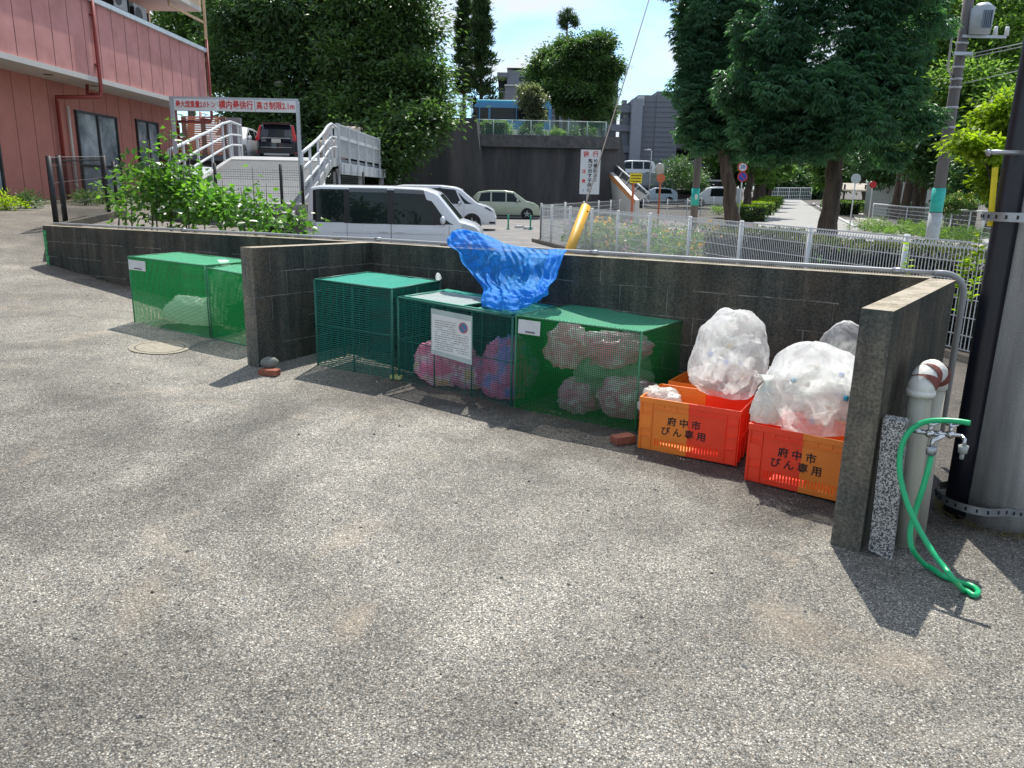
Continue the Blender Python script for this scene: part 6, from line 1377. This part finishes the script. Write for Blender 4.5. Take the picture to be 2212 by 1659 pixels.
# flower bed ground and path behind the white fence
sheet('garden_path', [((1.7, 24.8), (8, 40)), ((2.6, 21), (10, 34)), ((3.6, 17), (10, 26)), ((4.6, 13), (8, 20)), ((5.2, 10.5), (7, 13))], mat('sandy_path', (.46, .40, .33), .95, var=.15, scale=4), .01)
a = MB()
for k in range(5): p = at(1120 + k * 0, 0, 1); break
for i, (u, v, Y) in enumerate(((1122, 488, 36), (1141, 494, 35))):
    p = at(u, v, Y); o = MB().box((p.x, p.y, -.04), (.55, .15, .12), .9).build('wheel_stop', M_GCAP, bevel=.02); tag(o, 'pale concrete wheel stop on the car park in front of the white minivan', 'wheel stop', 'concrete wheel stops')
for i, u in enumerate((1098, 1146)):
    p = at(u, 480, 34.5); o = MB().cyl((p.x, p.y, -.1), (p.x, p.y, .55), .035, n=10); o.cyl((p.x, p.y, -.1), (p.x, p.y, -.06), .09, n=12); o = o.build('bollard', mat('green_bollard', (.02, .28, .17), .5), smooth=True); tag(o, ('thin green bollard nearer the white minivan', 'thin green bollard nearer the white fence corner')[i], 'bollard', 'green bollards in the car park')
o = MB(); 
q0 = [(.75, 26.5), (1.25, 24.4), (2.2, 20.3), (3.2, 16.0), (4.1, 12.2)]
for p, q in zip(q0[:-1], q0[1:]): o.bar((p[0] - .12, p[1], -.05), (q[0] - .12, q[1], -.05), .14, .14)
tag(o.build('kerb', mat('bed_edge', (.16, .15, .13), .9)), 'low dark kerb under the white mesh fence', 'kerb')
# ------------------------------------------------------------------ vegetation
L_DARK = leafmat('leaf_dark', (.044, .096, .048), (.090, .160, .060), .35, .42)
L_CAMP = leafmat('leaf_camphor', (.046, .096, .042), (.098, .165, .056), .40, .42)
L_BLUE = leafmat('leaf_bluegreen', (.038, .108, .074), (.078, .175, .095), .42, .38)
L_MID = leafmat('leaf_mid', (.060, .125, .038), (.115, .20, .055), .45, .45)
L_LIGHT = leafmat('leaf_light', (.11, .19, .055), (.19, .29, .085), .5, .45)
L_LIME = leafmat('leaf_lime', (.15, .24, .015), (.27, .34, .03), .55, .5)
L_CONI = leafmat('leaf_conifer', (.022, .055, .022), (.055, .095, .035), .3, .5)
L_SHRUB = leafmat('leaf_shrub', (.045, .115, .03), (.12, .24, .04), .5, .33, .5)
L_SUNTIP = leafmat('leaf_sunlit_tips', (.03, .06, .03), (.26, .27, .20), .35, .35)  # sunlight on the tips is put into the colour as pale leaves
L_FLO = leafmat('petal_orange', (.70, .25, .03), (.75, .50, .05), .4)
L_FLP = leafmat('petal_purple', (.30, .15, .45), (.55, .30, .50), .4)
def lob(u, v, Y, ru, rv, dy=None):
    c = at(u, v, Y); a = ru * Y / FPX; b = rv * Y / FPX; return (c.x, c.y, c.z, a, dy or (a + b) / 2 * .9, b)
def ptree(name, label, base, r, lobes, leaf, bark, ncl, per, spread, LL, LW, **k):
    return tree(name, label, (base[0], base[1], base[2] if len(base) > 2 else gz(base[0], base[1])), r, [lob(*l) for l in lobes], leaf, bark, ncl, per, spread, LL, LW, **k)
def n_(x): return int(x)
# big dark trees at the left
ptree('broadleaf_tree', 'huge dark evergreen tree behind the dark car on the deck', (-13.5, 50, 0), .55,
      [(540, 150, 50, 95, 150), (640, 70, 50, 110, 150), (560, 270, 48, 100, 80), (690, 220, 48, 110, 120), (620, 330, 49, 110, 50), (500, 60, 52, 60, 90), (740, 90, 49, 90, 130)], L_DARK, M_BARK, 2600, 26, .50, .34, .15, shell=.4)
ptree('broadleaf_tree', 'huge evergreen tree with a sunlit top leaning over the nearer retaining wall', (-7.9, 46, 0), .50,
      [(840, 110, 47, 100, 125), (800, 20, 48, 90, 100), (905, 190, 45, 60, 60), (855, 250, 45, 95, 85), (780, 240, 45, 80, 100), (845, 335, 40.4, 55, 55), (800, 370, 40.2, 45, 35), (875, 300, 40.6, 50, 50), (780, 340, 40.6, 60, 55), (872, 60, 46, 60, 85), (720, 330, 48, 70, 60), (925, 262, 41.5, 38, 26)], L_CAMP, M_BARK, 2600, 26, .46, .32, .15, shell=.4)
a = at(965, 28, 47); 
ptree('broadleaf_tree', 'grey green tree seen beyond the end of the pink building', (-24, 58), .35, [(400, 60, 60, 60, 80), (430, 110, 62, 50, 50), (380, 20, 60, 50, 50), (470, 30, 60, 50, 60), (420, 170, 62, 60, 60)], L_MID, M_BARKG, 700, 22, .6, .36, .16)
# conifers
def conifer(name, label, u, v0, v1, Y, rmax, zb, narrow=.8, seed=0):
    top = at(u, v0, Y); bot = at(u, v1, Y); t = thing(name, label, 'tree', (bot.x, Y, zb), group='tall narrow conifers behind the bus')
    P = []; O = []; n = 1500; H = top.z - bot.z
    for i in range(230):
        f = rng.random() ** .8; z = bot.z + H * f; rr = rmax * (1 - f) ** .55 * (.75 + .35 * math.sin(f * 40 + seed)) + .12; a_ = rng.random() * 6.283
        d = np.array([math.cos(a_), math.sin(a_), 0]); k = 46; s = rng.random((k, 1)) ** .6
        P.append(np.array([bot.x + (top.x - bot.x) * f, Y, z]) + d * s * rr + rng.normal(size=(k, 3)) * np.array([.16, .16, .13]) + np.array([0, 0, .22]) * s * rr); O.append(np.tile(d * .6 + np.array([0, 0, .8]), (k, 1)) + rng.normal(size=(k, 3)) * .4)
    P = np.concatenate(P); O = np.concatenate(O); V, F = leafcloud(P, O, .42 * (.6 + .7 * rng.random(len(P))), .12); npmesh('crown', V, F, L_CONI, t)
    MB().tube([(bot.x, Y, zb - .1), (top.x, Y, top.z)], [.25, .05], 10).build('trunk', M_BARK, t, smooth=True)
conifer('conifer_tree', 'darker thin conifer with gaps, left one of the tall pair', 1003, -22, 215, 78, 1.15, TZ, seed=1)
conifer('conifer_tree', 'fuller conifer with a pointed top, right one of the tall pair', 1040, -8, 245, 75, 1.75, TZ, seed=3)
# rounded trees behind the bus
ptree('round_tree', 'tall clipped round topped tree with a bare trunk beside the bus', (5.1, 62, TZ), .26, [(1258, 118, 62, 58, 42), (1297, 140, 62, 30, 44), (1288, 175, 62, 38, 60), (1235, 200, 61, 56, 44), (1280, 215, 61, 36, 34), (1232, 150, 62, 40, 42), (1262, 170, 61.5, 56, 60)], L_CAMP, M_BARKG, 1900, 24, .26, .24, .12, shell=.3, ex=5)
ptree('round_tree', 'lower round tree joined to the left side of the tall clipped tree', (3.3, 64, TZ), .22, [(1192, 148, 64, 30, 32), (1186, 190, 64, 20, 22), (1215, 205, 63, 28, 38)], L_CAMP, M_BARKG, 800, 24, .33, .26, .13, shell=.3)
ptree('round_tree', 'small dark tree hanging behind the right of the tall clipped tree', (7.0, 64, TZ), .12, [(1300, 225, 64, 20, 34), (1280, 250, 63, 22, 22)], L_DARK, M_BARKG, 330, 22, .33, .26, .13)
ptree('small_tree', 'dark small tree with pale sunlit tips in front of the bus', (1.75, 56, TZ), .07, [(1150, 208, 56, 22, 26), (1134, 195, 57, 12, 16), (1157, 243, 56, 20, 20), (1146, 275, 56, 8, 18)], L_SUNTIP, M_BARKG, 420, 20, .16, .18, .09, ex=4)
# pine top
t = thing('pine_tree', 'layered pine top rising above the clipped round tree', 'tree', (at(1225, 60, 70).x, 70, TZ)); P = []; O = []
tp = at(1226, 24, 70); mb = MB(); bt_ = Vector((tp.x + .1, 70, TZ)); mb.tube([bt_, Vector((tp.x, 70, tp.z))], [.2, .06], 8)
for u, v, ru in ((1227, 27, 11), (1215, 36, 9), (1237, 38, 9), (1213, 49, 9), (1224, 45, 10), (1240, 46, 9), (1243, 54, 8), (1218, 58, 8), (1208, 92, 8), (1200, 104, 7)):
    c = at(u, v, 70); mb.tube([Vector((tp.x, 70, c.z - .3)), c], [.05, .03], 5); k = 330; q = rng.normal(size=(k, 3)) * np.array([ru * 70 / FPX * .45, .3, .12]); P.append(np.array(c) + q); O.append(rng.normal(size=(k, 3)) * .6 + np.array([0, 0, .6]))
P = np.concatenate(P); O = np.concatenate(O); V, F = leafcloud(P, O, .24, .05); npmesh('crown', V, F, L_CONI, t); mb.build('trunk', M_BARKG, t, smooth=True)
# street trees with long drooping leaves
def rosettes(name, label, base, r, lobes, leaf, nros, LL, LW, k=8, trunk_top=None, seedb=0, group=None, bark=None):
    lobes = [lob(*l) for l in lobes]; base = Vector((base[0], base[1], gz(base[0], base[1]))); t = thing(name, label, 'tree', base, group=group); lobes0 = lobes; lobes = expand(lobes, 9, .36)
    vol = np.array([l[3] * l[4] * l[5] for l in lobes]) ** .67; ids = rng.choice(len(lobes), nros, p=vol / vol.sum()); LB_ = np.array(lobes)[ids]
    d = rng.normal(size=(nros, 3)); d /= np.linalg.norm(d, axis=1, keepdims=True); rr = (1 - .55 * rng.random(nros) ** 1.8)[:, None] + rng.normal(size=(nros, 1)) * .06
    w = np.array([noise.noise(Vector(x * 2.2 + i)) for i, x in zip(ids, d)])[:, None]; rr = rr * (1 + .22 * w)
    C = LB_[:, :3] + d * LB_[:, 3:] * rr
    P = np.repeat(C, k, 0); ang = rng.random((nros, 1)) * 6.283 + np.arange(k)[None] * 6.283 / k + rng.normal(size=(nros, k)) * .25; ang = ang.ravel()
    out = np.repeat(d, k, 0) * .35; D = np.stack([np.cos(ang), np.sin(ang), -.25 - .75 * rng.random(len(ang))], 1) + out
    V, F = leafcloud(P, D, LL * (.7 + .6 * rng.random(len(P))), LW * (.8 + .4 * rng.random(len(P)))); npmesh('crown', V, F, leaf, t)
    lobes = lobes0; mb = MB(); ctr = sum((Vector(l[:3]) for l in lobes), Vector()) / len(lobes); path = []; rs_ = []
    for i in range(15):
        f = i / 14; p = base.lerp(ctr, f) + Vector((noise.noise(Vector((seedb, i * .6, 0))), noise.noise(Vector((seedb, i * .6, 9))), 0)) * r * .5 * min(1, f * 4); path.append(p); rs_.append(r * (1.35 - .35 * min(1, f * 6)) * (1 - .5 * f) * (1 + .08 * noise.noise(Vector((seedb, i * 1.9, 4)))))
    path[0].z -= .1; mb.tube(path, rs_, 22)
    for j in range(5):      # knots
        i = 2 + j; a_ = -1.57 + random.uniform(-1, 1); q = path[i] + Vector((math.cos(a_), math.sin(a_), 0)) * rs_[i] * .85; mb.sphere(q, r * .22, 10, 8)
    for j in range(7):
        s = path[7 + j]; l = lobes[j % len(lobes)]; e = Vector(l[:3]) + Vector((random.uniform(-.5, .5) * l[3], random.uniform(-.4, .4) * l[4], random.uniform(0, .5) * l[5])); mb.tube([s, s.lerp(e, .5), e], [r * .4, r * .25, r * .07], 8)
    mb.build('trunk', bark or M_BARK, t, smooth=True); return t
rosettes('street_tree', 'large street tree with drooping leaves and a thick bare trunk, nearest the white fence', (8.75, 22), .29,
    [(1790, 110, 22, 165, 150), (1720, 210, 21.5, 120, 110), (1860, 210, 21.5, 120, 120), (1650, 130, 22, 75, 110), (1930, 110, 22, 95, 120), (1800, 290, 21.5, 115, 60), (1680, 290, 22, 75, 55), (1940, 240, 22.5, 75, 80), (1800, -40, 22, 170, 120), (1990, 40, 23, 50, 80), (1890, 330, 22.5, 60, 35)], L_BLUE, 14500, .205, .043, k=8, seedb=1, group='street trees with drooping leaves')
rosettes('street_tree', 'second street tree with drooping leaves, left of the large one', (9.25, 33), .30,
    [(1545, 60, 33, 80, 105), (1510, 170, 33, 60, 82), (1562, 230, 33, 78, 92), (1520, 295, 33, 62, 50), (1610, 120, 33, 80, 130), (1575, 292, 33, 72, 40), (1495, 110, 33, 40, 60), (1490, 40, 34, 36, 55), (1550, -50, 33, 100, 90)], L_BLUE, 10500, .235, .052, k=8, seedb=5, group='street trees with drooping leaves')
rosettes('street_tree', 'third street tree farther along the street with leaves down to the hedge', (at(1612, 430, 58).x, 58), .32, [(1640, 300, 58, 45, 60), (1650, 350, 58, 50, 36), (1620, 200, 58, 60, 80)], L_MID, 1500, .42, .14, k=7, seedb=9, group='street trees with drooping leaves')
for i, (u, Y_) in enumerate(((1628, 72), (1642, 86), (1652, 102), (1659, 118))):
    rosettes('street_tree', ('fourth trunk in the row of street trees', 'fifth trunk in the row of street trees', 'sixth trunk in the row of street trees', 'farthest trunk in the row of street trees')[i], (at(u, 420, Y_).x, Y_), .34, [(u + 18, 330, Y_, 36, 60), (u + 26, 366, Y_, 34, 22)], L_MID, 700, .6, .22, k=6, seedb=20 + i, group='street trees with drooping leaves')
# dark mass closing the end of the street, and along the right
for i, (u, v, Y_, ru, rv, lab, lf) in enumerate((
    (1690, 395, 142, 50, 40, 'dark tree closing the end of the street at the left', L_DARK), (1745, 392, 146, 50, 45, 'dark tree closing the end of the street at the centre', L_DARK), (1730, 330, 150, 60, 50, 'tall dark tree farthest beyond the end of the street', L_DARK),
    (1600, 345, 96, 48, 62, 'mid green tree behind the road signs, left of the street', L_DARK), (1575, 300, 92, 45, 70, 'tall green tree filling the gap behind the second street tree', L_MID), (1810, 350, 100, 55, 60, 'mid green tree behind the large trunk', L_MID), (1868, 330, 80, 60, 60, 'dark green tree above the carport roof', L_DARK), (1930, 345, 62, 70, 52, 'dark green tree right of the red round sign', L_DARK), (1905, 280, 66, 70, 70, 'mid green tree between the carport and the big crown', L_MID),
    (1985, 40, 50, 80, 90, 'light green tree top between the big crown and the transformer pole', L_LIGHT), (1985, 290, 46, 80, 80, 'mid green tree behind the tall dark pole', L_MID), (1990, 180, 48, 70, 90, 'light green tree to the left of the transformer pole', L_LIGHT), (2090, 200, 44, 110, 110, 'light green tree behind the transformer', L_LIGHT), (2180, 90, 46, 120, 130, 'bright tree in the upper right corner', L_LIGHT), (2060, 60, 48, 100, 110, 'light green tree at the top left of the transformer', L_LIGHT), (2060, 330, 42, 90, 75, 'dark lower tree behind the curving white fence', L_DARK), (2190, 300, 40, 90, 120, 'mid green tree at the right edge behind the lime green tree', L_LIGHT), (2150, 370, 38, 90, 50, 'dark low tree behind the flowering bush', L_DARK))):
    b0 = at(u, 430, Y_); r_ = ru * Y_ / FPX; zz = gz(b0.x, Y_)
    l2 = [(u, v, Y_, ru * .75, rv * .8), (u - ru * .4, v + rv * .2, Y_, ru * .55, rv * .6), (u + ru * .4, v + rv * .15, Y_, ru * .55, rv * .65), (u, v + rv * .45, Y_, ru * .6, rv * .45)]
    ptree('broadleaf_tree', lab, (b0.x, Y_, zz), .26, l2, lf, M_BARK, int(520 if Y_ > 70 else 1100), 20, r_ * .14 + .1, (.0048 * Y_) + .07, .002 * Y_ + .05, group='trees along the right side of the street')
for i, (u, Y_) in enumerate(((1933, 57), (1954, 50), (1985, 47), (2070, 43), (2098, 40))):
    p = at(u, 445, Y_); o = MB().tube([(p.x, Y_, gz(p.x, Y_) - .1), (p.x + .1, Y_, 2.5), (p.x, Y_, 5)], [.30, .25, .2], 10).build('bare_trunk', M_BARK, smooth=True); tag(o, ('dark bare trunk right of the red round sign', 'dark bare trunk just left of the pale wall', 'dark bare trunk in front of the pale wall', 'dark bare trunk behind the flowering bush', 'dark bare trunk at the right of the flowering bush')[i], 'tree trunk', 'bare trunks behind the curving white fence')
ptree('maple_tree', 'small bright lime green maple beside the concrete pole at the right', (at(2190, 450, 17).x, 17), .07, [(2160, 262, 17, 42, 34), (2195, 300, 17, 40, 50), (2120, 320, 16.5, 50, 18), (2165, 350, 17, 45, 24), (2095, 306, 16.5, 30, 10), (2150, 392, 17, 32, 22), (2185, 240, 17, 30, 30)], L_LIME, M_BARK, 420, 18, .14, .13, .09, droop=.5, shell=.7)
# leaf box hedges
def hedge(name, label, boxes, leaf, LL=.10, LW=.06, dens=420, cat='hedge', group=None, core=None, topleaf=None):
    b0 = boxes[0]; t = thing(name, label, cat, (b0[0], b0[1], b0[2]), group=group)
    P = []; O = []; PT = []; OT = []
    mb = MB()
    for (x, y, z, sx, sy, sz, rz) in boxes:
        mb.box((x, y, z + sz / 2 - .03), (sx * .86, sy * .86, sz * .9), rz); Rm = np.array(Matrix.Rotation(rz, 3, 'Z'))
        for ax, s in ((0, 1), (0, -1), (1, 1), (1, -1), (2, 1)):
            S_ = [sx, sy, sz]; area = np.prod([S_[k] for k in range(3) if k != ax]); n = int(area * dens) + 20
            q = (rng.random((n, 3)) - .5) * np.array(S_); q[:, ax] = s * S_[ax] / 2 + rng.normal(size=n) * .025; q[:, 2] += sz / 2; o_ = np.zeros((n, 3)); o_[:, ax] = s; o_ = o_ + rng.normal(size=(n, 3)) * .6
            q = q @ Rm.T + np.array([x, y, z]); o_ = o_ @ Rm.T
            if ax == 2 and topleaf: PT.append(q); OT.append(o_)
            else: P.append(q); O.append(o_)
    V, F = leafcloud(np.concatenate(P), np.concatenate(O), LL, LW); npmesh('foliage', V, F, leaf, t)
    if PT and not name == 'x': V, F = leafcloud(np.concatenate(PT), np.concatenate(OT), LL, LW); npmesh('top_growth', V, F, topleaf, t)
    mb.build('twiggy_core', core or mat('hedge_core', (.018, .016, .011), .95), t)
    return t
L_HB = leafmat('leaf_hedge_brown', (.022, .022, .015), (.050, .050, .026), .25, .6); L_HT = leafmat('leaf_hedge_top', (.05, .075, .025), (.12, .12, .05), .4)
hb = []
for k in range(11):
    f = k / 10; x = 7.3 - 3.1 * f; y = 3.6 + 11.0 * f; hb.append((x, y, -.12, .75, 1.25, 1.04 + .05 * math.sin(k * 2.3), .27))
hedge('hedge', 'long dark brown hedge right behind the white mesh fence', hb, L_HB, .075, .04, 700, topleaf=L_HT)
for i, (u, v, w_) in enumerate(((1610, 463, 1.5), (1632, 452, 1.4), (1648, 446, 1.2), (1660, 440, 1.2), (1668, 436, 1.2))):
    p = G(u, v + 14 - i * 2); hedge('hedge', ('nearest', 'second', 'third', 'fourth', 'farthest')[i] + ' clipped hedge block along the left side of the street', [(p.x, p.y, p.z - .02, 1.5, 2.6, .95, .3)], L_LIGHT if i else L_MID, .12, .08, 160, group='clipped hedge blocks along the street', topleaf=L_LIME)
for lab, u0, u1, v0, Y_ in (('small clipped hedge block at the left end of the terrace fence', 1021, 1042, 268, 53.6), ('wide clipped hedge block in front of the bus door', 1046, 1094, 263, 53.4), ('low clipped hedge mound right of the bus', 1190, 1222, 285, 54)):
    a_, b_ = at(u0, v0, Y_), at(u1, v0, Y_); hedge('hedge', lab, [((a_.x + b_.x) / 2, Y_, TZ, b_.x - a_.x, .7, a_.z - TZ, 0)], L_DARK, .13, .08, 150, group='clipped hedges on the terrace', topleaf=L_LIGHT)
# bush builder
def bush(name, label, lobes, leaf, n, LL, LW, cat='bush', group=None, flowers=None, fn=60, stems=6, spread=.10, droop=.1):
    x, y = lobes[0][0], lobes[0][1]; zb = gz(x, y) if lobes[0][2] < 4 else TZ; t = thing(name, label, cat, (x, y, zb), group=group)
    P, O = crown_pts(lobes, n // 14, 14, spread, .8); O = O + rng.normal(size=O.shape) * .6; O[:, 2] += .35 - droop; V, F = leafcloud(P, O, LL * (.6 + .7 * rng.random(len(P))), LW * (.6 + .7 * rng.random(len(P)))); npmesh('foliage', V, F, leaf, t)
    mb = MB()
    for i in range(stems):
        l = lobes[i % len(lobes)]; e = Vector((l[0] + random.uniform(-.5, .5) * l[3], l[1] + random.uniform(-.5, .5) * l[4], l[2] + random.uniform(-.1, .7) * l[5])); s = Vector((x + random.uniform(-.1, .1), y, zb - .03)); mb.tube([s, s.lerp(e, .5) + Vector((0, 0, .05)), e], [.014, .010, .005], 5)
    mb.build('stem', M_BARKG, t)
    if flowers:
        P, O = crown_pts(lobes, fn, 5, .04, .1); P[:, 2] += .05; V, F = leafcloud(P, O + np.array([0, 0, .8]), .07, .055); npmesh('flower', V, F, flowers, t)
    return t
bl = []; r2 = np.random.default_rng(5)
for i in range(78):
    f = r2.random(); g_ = r2.random() ** 1.5; y = 11.5 + 14 * f; xl = .86 + (26.4 - y) * .2327 + .45; x = xl + .15 + g_ * (1.0 + .16 * (y - 10)); 
    if x > 7.5: continue
    bl.append((x, y))
LABS = ['low leafy plants with orange flowers behind the white mesh fence', 'pale green flower bed plants behind the white mesh fence', 'plants with purple flowers behind the white mesh fence']
for i, (x, y) in enumerate(bl):
    h_ = random.uniform(.32, .62); k = i % 3; nq = 'nearer the block wall' if y < 15 else 'nearer the fence corner'
    bush('flower_bed_plant', LABS[k] + ', ' + nq, [(x, y, gz(x, y) + h_ * .6, random.uniform(.35, .7), .4, h_)], (L_MID, L_LIGHT, L_SHRUB)[k], 750, .085, .04, 'plant', 'plants with %s, %s' % (('orange flowers', 'pale green leaves', 'purple flowers')[k], nq), (L_FLO, None, L_FLP)[k], 18, spread=.08)
for i in range(16):
    u = random.uniform(1330, 1560); v = random.uniform(425, 462); p = G(u, v + 8)
    if p.y > 62: continue
    bush('flower_bed_plant', 'green bed plant between the far white fence and the street', [(p.x, p.y, p.z + .3, random.uniform(.5, 1.0), .5, random.uniform(.3, .6))], (L_LIGHT, L_MID)[i % 2], 520, .13, .07, 'plant', 'bed plants near the teal banded pole', None, spread=.14)
for i, (u, v, Y_, r_) in enumerate(((1428, 380, 75, 2.0), (1460, 392, 78, 1.4))):
    p = at(u + 40, v, Y_); bush('round_bush', ('large round bush in front of the tall grey building', 'smaller round bush in front of the tall grey building')[i], [(p.x, Y_, p.z, r_, r_, r_)], L_DARK, 2600, .24, .13, spread=.3)
p = at(2072, 432, 33); bush('flowering_bush', 'rounded bush with pale flowers growing over the curving fence', [(p.x, 33, p.z - .1, .75, .5, .38), (p.x - .4, 33, p.z - .4, .4, .4, .5), (p.x + .4, 33, p.z - .1, .4, .4, .3)], L_MID, 3200, .09, .06, flowers=leafmat('petal_pale', (.5, .42, .3), (.6, .5, .36)), fn=50)
for i in range(9):
    u = 1880 + i * 28; Y_ = 40 - i * 1.2; p = at(u, 478, Y_); bush('verge_plant', 'grassy weeds at the foot of the curving white fence', [(p.x, Y_ + .5, gz(p.x, Y_) + .25, .9, .5, random.uniform(.25, .5))], L_LIGHT if i % 2 else L_MID, 700, .16, .03, 'plant', 'weeds at the foot of the curving fence')
for i, (u, v, Y_, s_) in enumerate(((1808, 438, 74, 1.6), (1825, 434, 66, 1.5), (1860, 425, 72, 1.5), (1900, 424, 70, 1.8), (1965, 424, 60, 1.6))):
    p = at(u, v, Y_); hedge('hedge', 'low hedge block along the far pavement, ' + ('lime topped at the street corner', 'beside the white sign post', 'under the carport roof', 'right of the red sign', 'in front of the pale wall')[i], [(p.x, Y_, gz(p.x, Y_), 2.6, 1.2, 1.0, .3)], L_MID, .16, .1, 90, topleaf=L_LIME if i == 0 else L_LIGHT, group='low hedges along the far pavement')
def sprig(u, vb, vt, Y_, label):
    a_ = at(u, vt, Y_); b_ = at(u - 4, vb, Y_); b_.z = max(gz(b_.x, b_.y), b_.z - .4); t = thing('weed', label, 'weed', b_); P = []; O = []
    for i in range(60): f = rng.random(); c = np.array(b_.lerp(a_, f)); P.append(c); an = rng.random() * 6.283; O.append(np.array([math.cos(an), math.sin(an), .3]))
    V, F = leafcloud(np.array(P), np.array(O), .075, .03); npmesh('foliage', V, F, L_LIME, t); MB().tube([b_, a_], [.006, .003], 5).build('stem', L_LIGHT, t)
sprig(1965, 590, 523, 8.0, 'young weed stem standing above the wall in front of the white fence')
sprig(2118, 560, 500, 7.2, 'leafy weed between the white fence and the black cable guard'); sprig(2085, 585, 545, 6.9, 'small weed low by the right end of the white fence')
# shrub at the left with big bright leaves
def bigleafshrub(label, lobes, stems, n, seed):
    rngs = np.random.default_rng(seed); c = lobes[0]; base = Vector((c[0], c[1], gz(c[0], c[1]))); t = thing('leafy_shrub', label, 'shrub', base, group='leafy shrubs behind the wall'); mb = MB(); P = []; O = []
    for (u, vt, Y_, vb) in stems:
        a_ = at(u, vt, Y_); b_ = Vector((at(u - 6, vb, Y_).x, Y_, gz(a_.x, Y_) - .05)); m_ = a_.lerp(b_, .5) + Vector((random.uniform(-.08, .08), 0, 0)); mb.tube([b_, m_, a_], [.016, .011, .004], 6)
        L_ = (a_ - b_).length
        for i in range(int(L_ * 26)):
            f = rngs.random(); q = b_.lerp(m_, f * 2) if f < .5 else m_.lerp(a_, f * 2 - 1); an = rngs.random() * 6.283; o_ = np.array([math.cos(an), math.sin(an), .15]); ln = .05 + .10 * (1 - f) + .02; P.append(np.array(q) + o_ * ln); O.append(o_ + np.array([0, 0, -.35 * rngs.random()]))
    q, o_ = crown_pts(lobes, n // 10, 10, .14, .9); q[:, 2] = np.maximum(q[:, 2], gz(base.x, base.y)); P = np.concatenate([np.array(P), q]); O = np.concatenate([np.array(O), o_ + rng.normal(size=q.shape) * .6 - np.array([0, 0, .1])])
    V, F = leafcloud(P, O, .115 * (.5 + .7 * rng.random(len(P))), .090 * (.5 + .7 * rng.random(len(P)))); npmesh('foliage', V, F, L_SHRUB, t); mb.build('stem', M_BARKG, t, smooth=True)
bigleafshrub('tall leafy shrub with bright green leaves reaching up beside the height gate', [lob(345, 440, 11.6, 95, 50), lob(300, 400, 11.8, 55, 45), lob(390, 420, 11.4, 60, 50), lob(370, 380, 11.5, 40, 45)],
    [(372, 248, 11.6, 450), (392, 300, 11.4, 450), (320, 302, 11.8, 460), (340, 320, 11.9, 460), (270, 355, 12.1, 470), (285, 372, 12.3, 470), (410, 330, 11.3, 460), (250, 372, 12.4, 470), (365, 285, 11.6, 450)], 1300, 3)
bigleafshrub('leafy shrub with bright green leaves right of the taller one behind the wall', [lob(500, 462, 10.9, 95, 28), lob(450, 440, 11.1, 50, 38), lob(560, 462, 10.8, 38, 24)],
    [(545, 362, 10.9, 470), (480, 388, 11.1, 470), (520, 405, 10.9, 470), (575, 395, 10.8, 480), (440, 395, 11.2, 470), (595, 440, 10.7, 490)], 850, 5)
bigleafshrub('small leafy shrub beside the weathered retaining wall near the white van', [lob(628, 488, 10.2, 28, 16)], [(642, 458, 10.2, 505), (622, 470, 10.2, 505), (600, 478, 10.3, 505)], 120, 9)
for i, (u, v, Y_) in enumerate(((10, 443, 17.6), (62, 441, 18.6), (190, 432, 21), (225, 430, 22), (255, 428, 23))):
    p = at(u, v, Y_); bush('bed_plant', 'low plant in the strip under the pink wall' if i > 1 else ('yellow green plant at the left edge under the pink wall', 'dark tufted plant under the pink wall')[i], [(p.x, Y_, gz(p.x, Y_) + .16, .34, .25, .16)], (L_LIME, L_DARK, L_MID, L_LIGHT, L_MID)[i], 420, .10, .035, 'plant', 'plants in the strip under the pink wall' if i > 1 else None)
for i in range(7):
    x = random.uniform(-2, 3); 
    p = at(1060 + i * 36, 285, 53.3); bush('terrace_plant', 'leafy plant between the terrace fence and the bus', [(p.x, 53.3, TZ + .35, .4, .3, .4)], (L_MID, L_LIGHT, L_DARK)[i % 3], 300, .16, .08, 'plant', 'plants along the terrace fence')
# carport, pale walls at the far right
t = thing('carport', 'low carport with a pale corrugated roof beyond the right hedges', 'carport', (at(1880, 430, 72).x, 72, 1)); a_, b_ = at(1818, 398, 72), at(1952, 410, 72)
mb = MB(); n = 60
for k in range(n): mb.box((a_.x + (b_.x - a_.x) * (k + .5) / n, 73, a_.z - .25 + (.06 if k % 2 else 0)), ((b_.x - a_.x) / n, 4, .1), rot=Matrix.Rotation(R(9), 3, 'X'))
mb.build('roof', mat('carport_roof', (.55, .50, .42), .6), t)
for f in (.02, .35, .68, .98): MB().box((a_.x + (b_.x - a_.x) * f, 71.5, a_.z / 2), (.12, .12, a_.z)).build('column', M_FRAME, t)
t = thing('pale_building', 'pale building glimpsed between the dark trunks at the right', 'building', (at(1995, 430, 60).x, 60, .5)); a_, b_ = at(1950, 392, 60), at(2110, 440, 60); MB().prism([(a_.x, 60), (b_.x, 60), (b_.x, 66), (a_.x, 66)], gz(a_.x, 60) - .2, a_.z).build('wall', mat('pale_render', (.48, .50, .46), .8), t)
for f in (.15, .5, .8): MB().box((a_.x + (b_.x - a_.x) * f, 59.97, a_.z - .9), (.9, .06, 1.1)).build('window', M_GLASS, t)
# dead grass wisps at the pole foot
P = []; O = []
for i in range(260): an = random.uniform(2.2, 5.2); rr = .215 + random.uniform(0, .09); P.append((pc.x + math.cos(an) * rr, pc.y + math.sin(an) * rr, -.085)); O.append((math.cos(an) * .8 + random.uniform(-.5, .5), math.sin(an) * .8, random.uniform(.1, 1.2)))
V, F = leafcloud(np.array(P), np.array(O), .05, .0035); o = npmesh('dry_grass', V, F, leafmat('straw', (.22, .17, .09), (.35, .28, .15))); tag(o, 'dry grass wisps around the foot of the concrete pole', 'grass', kind='stuff')
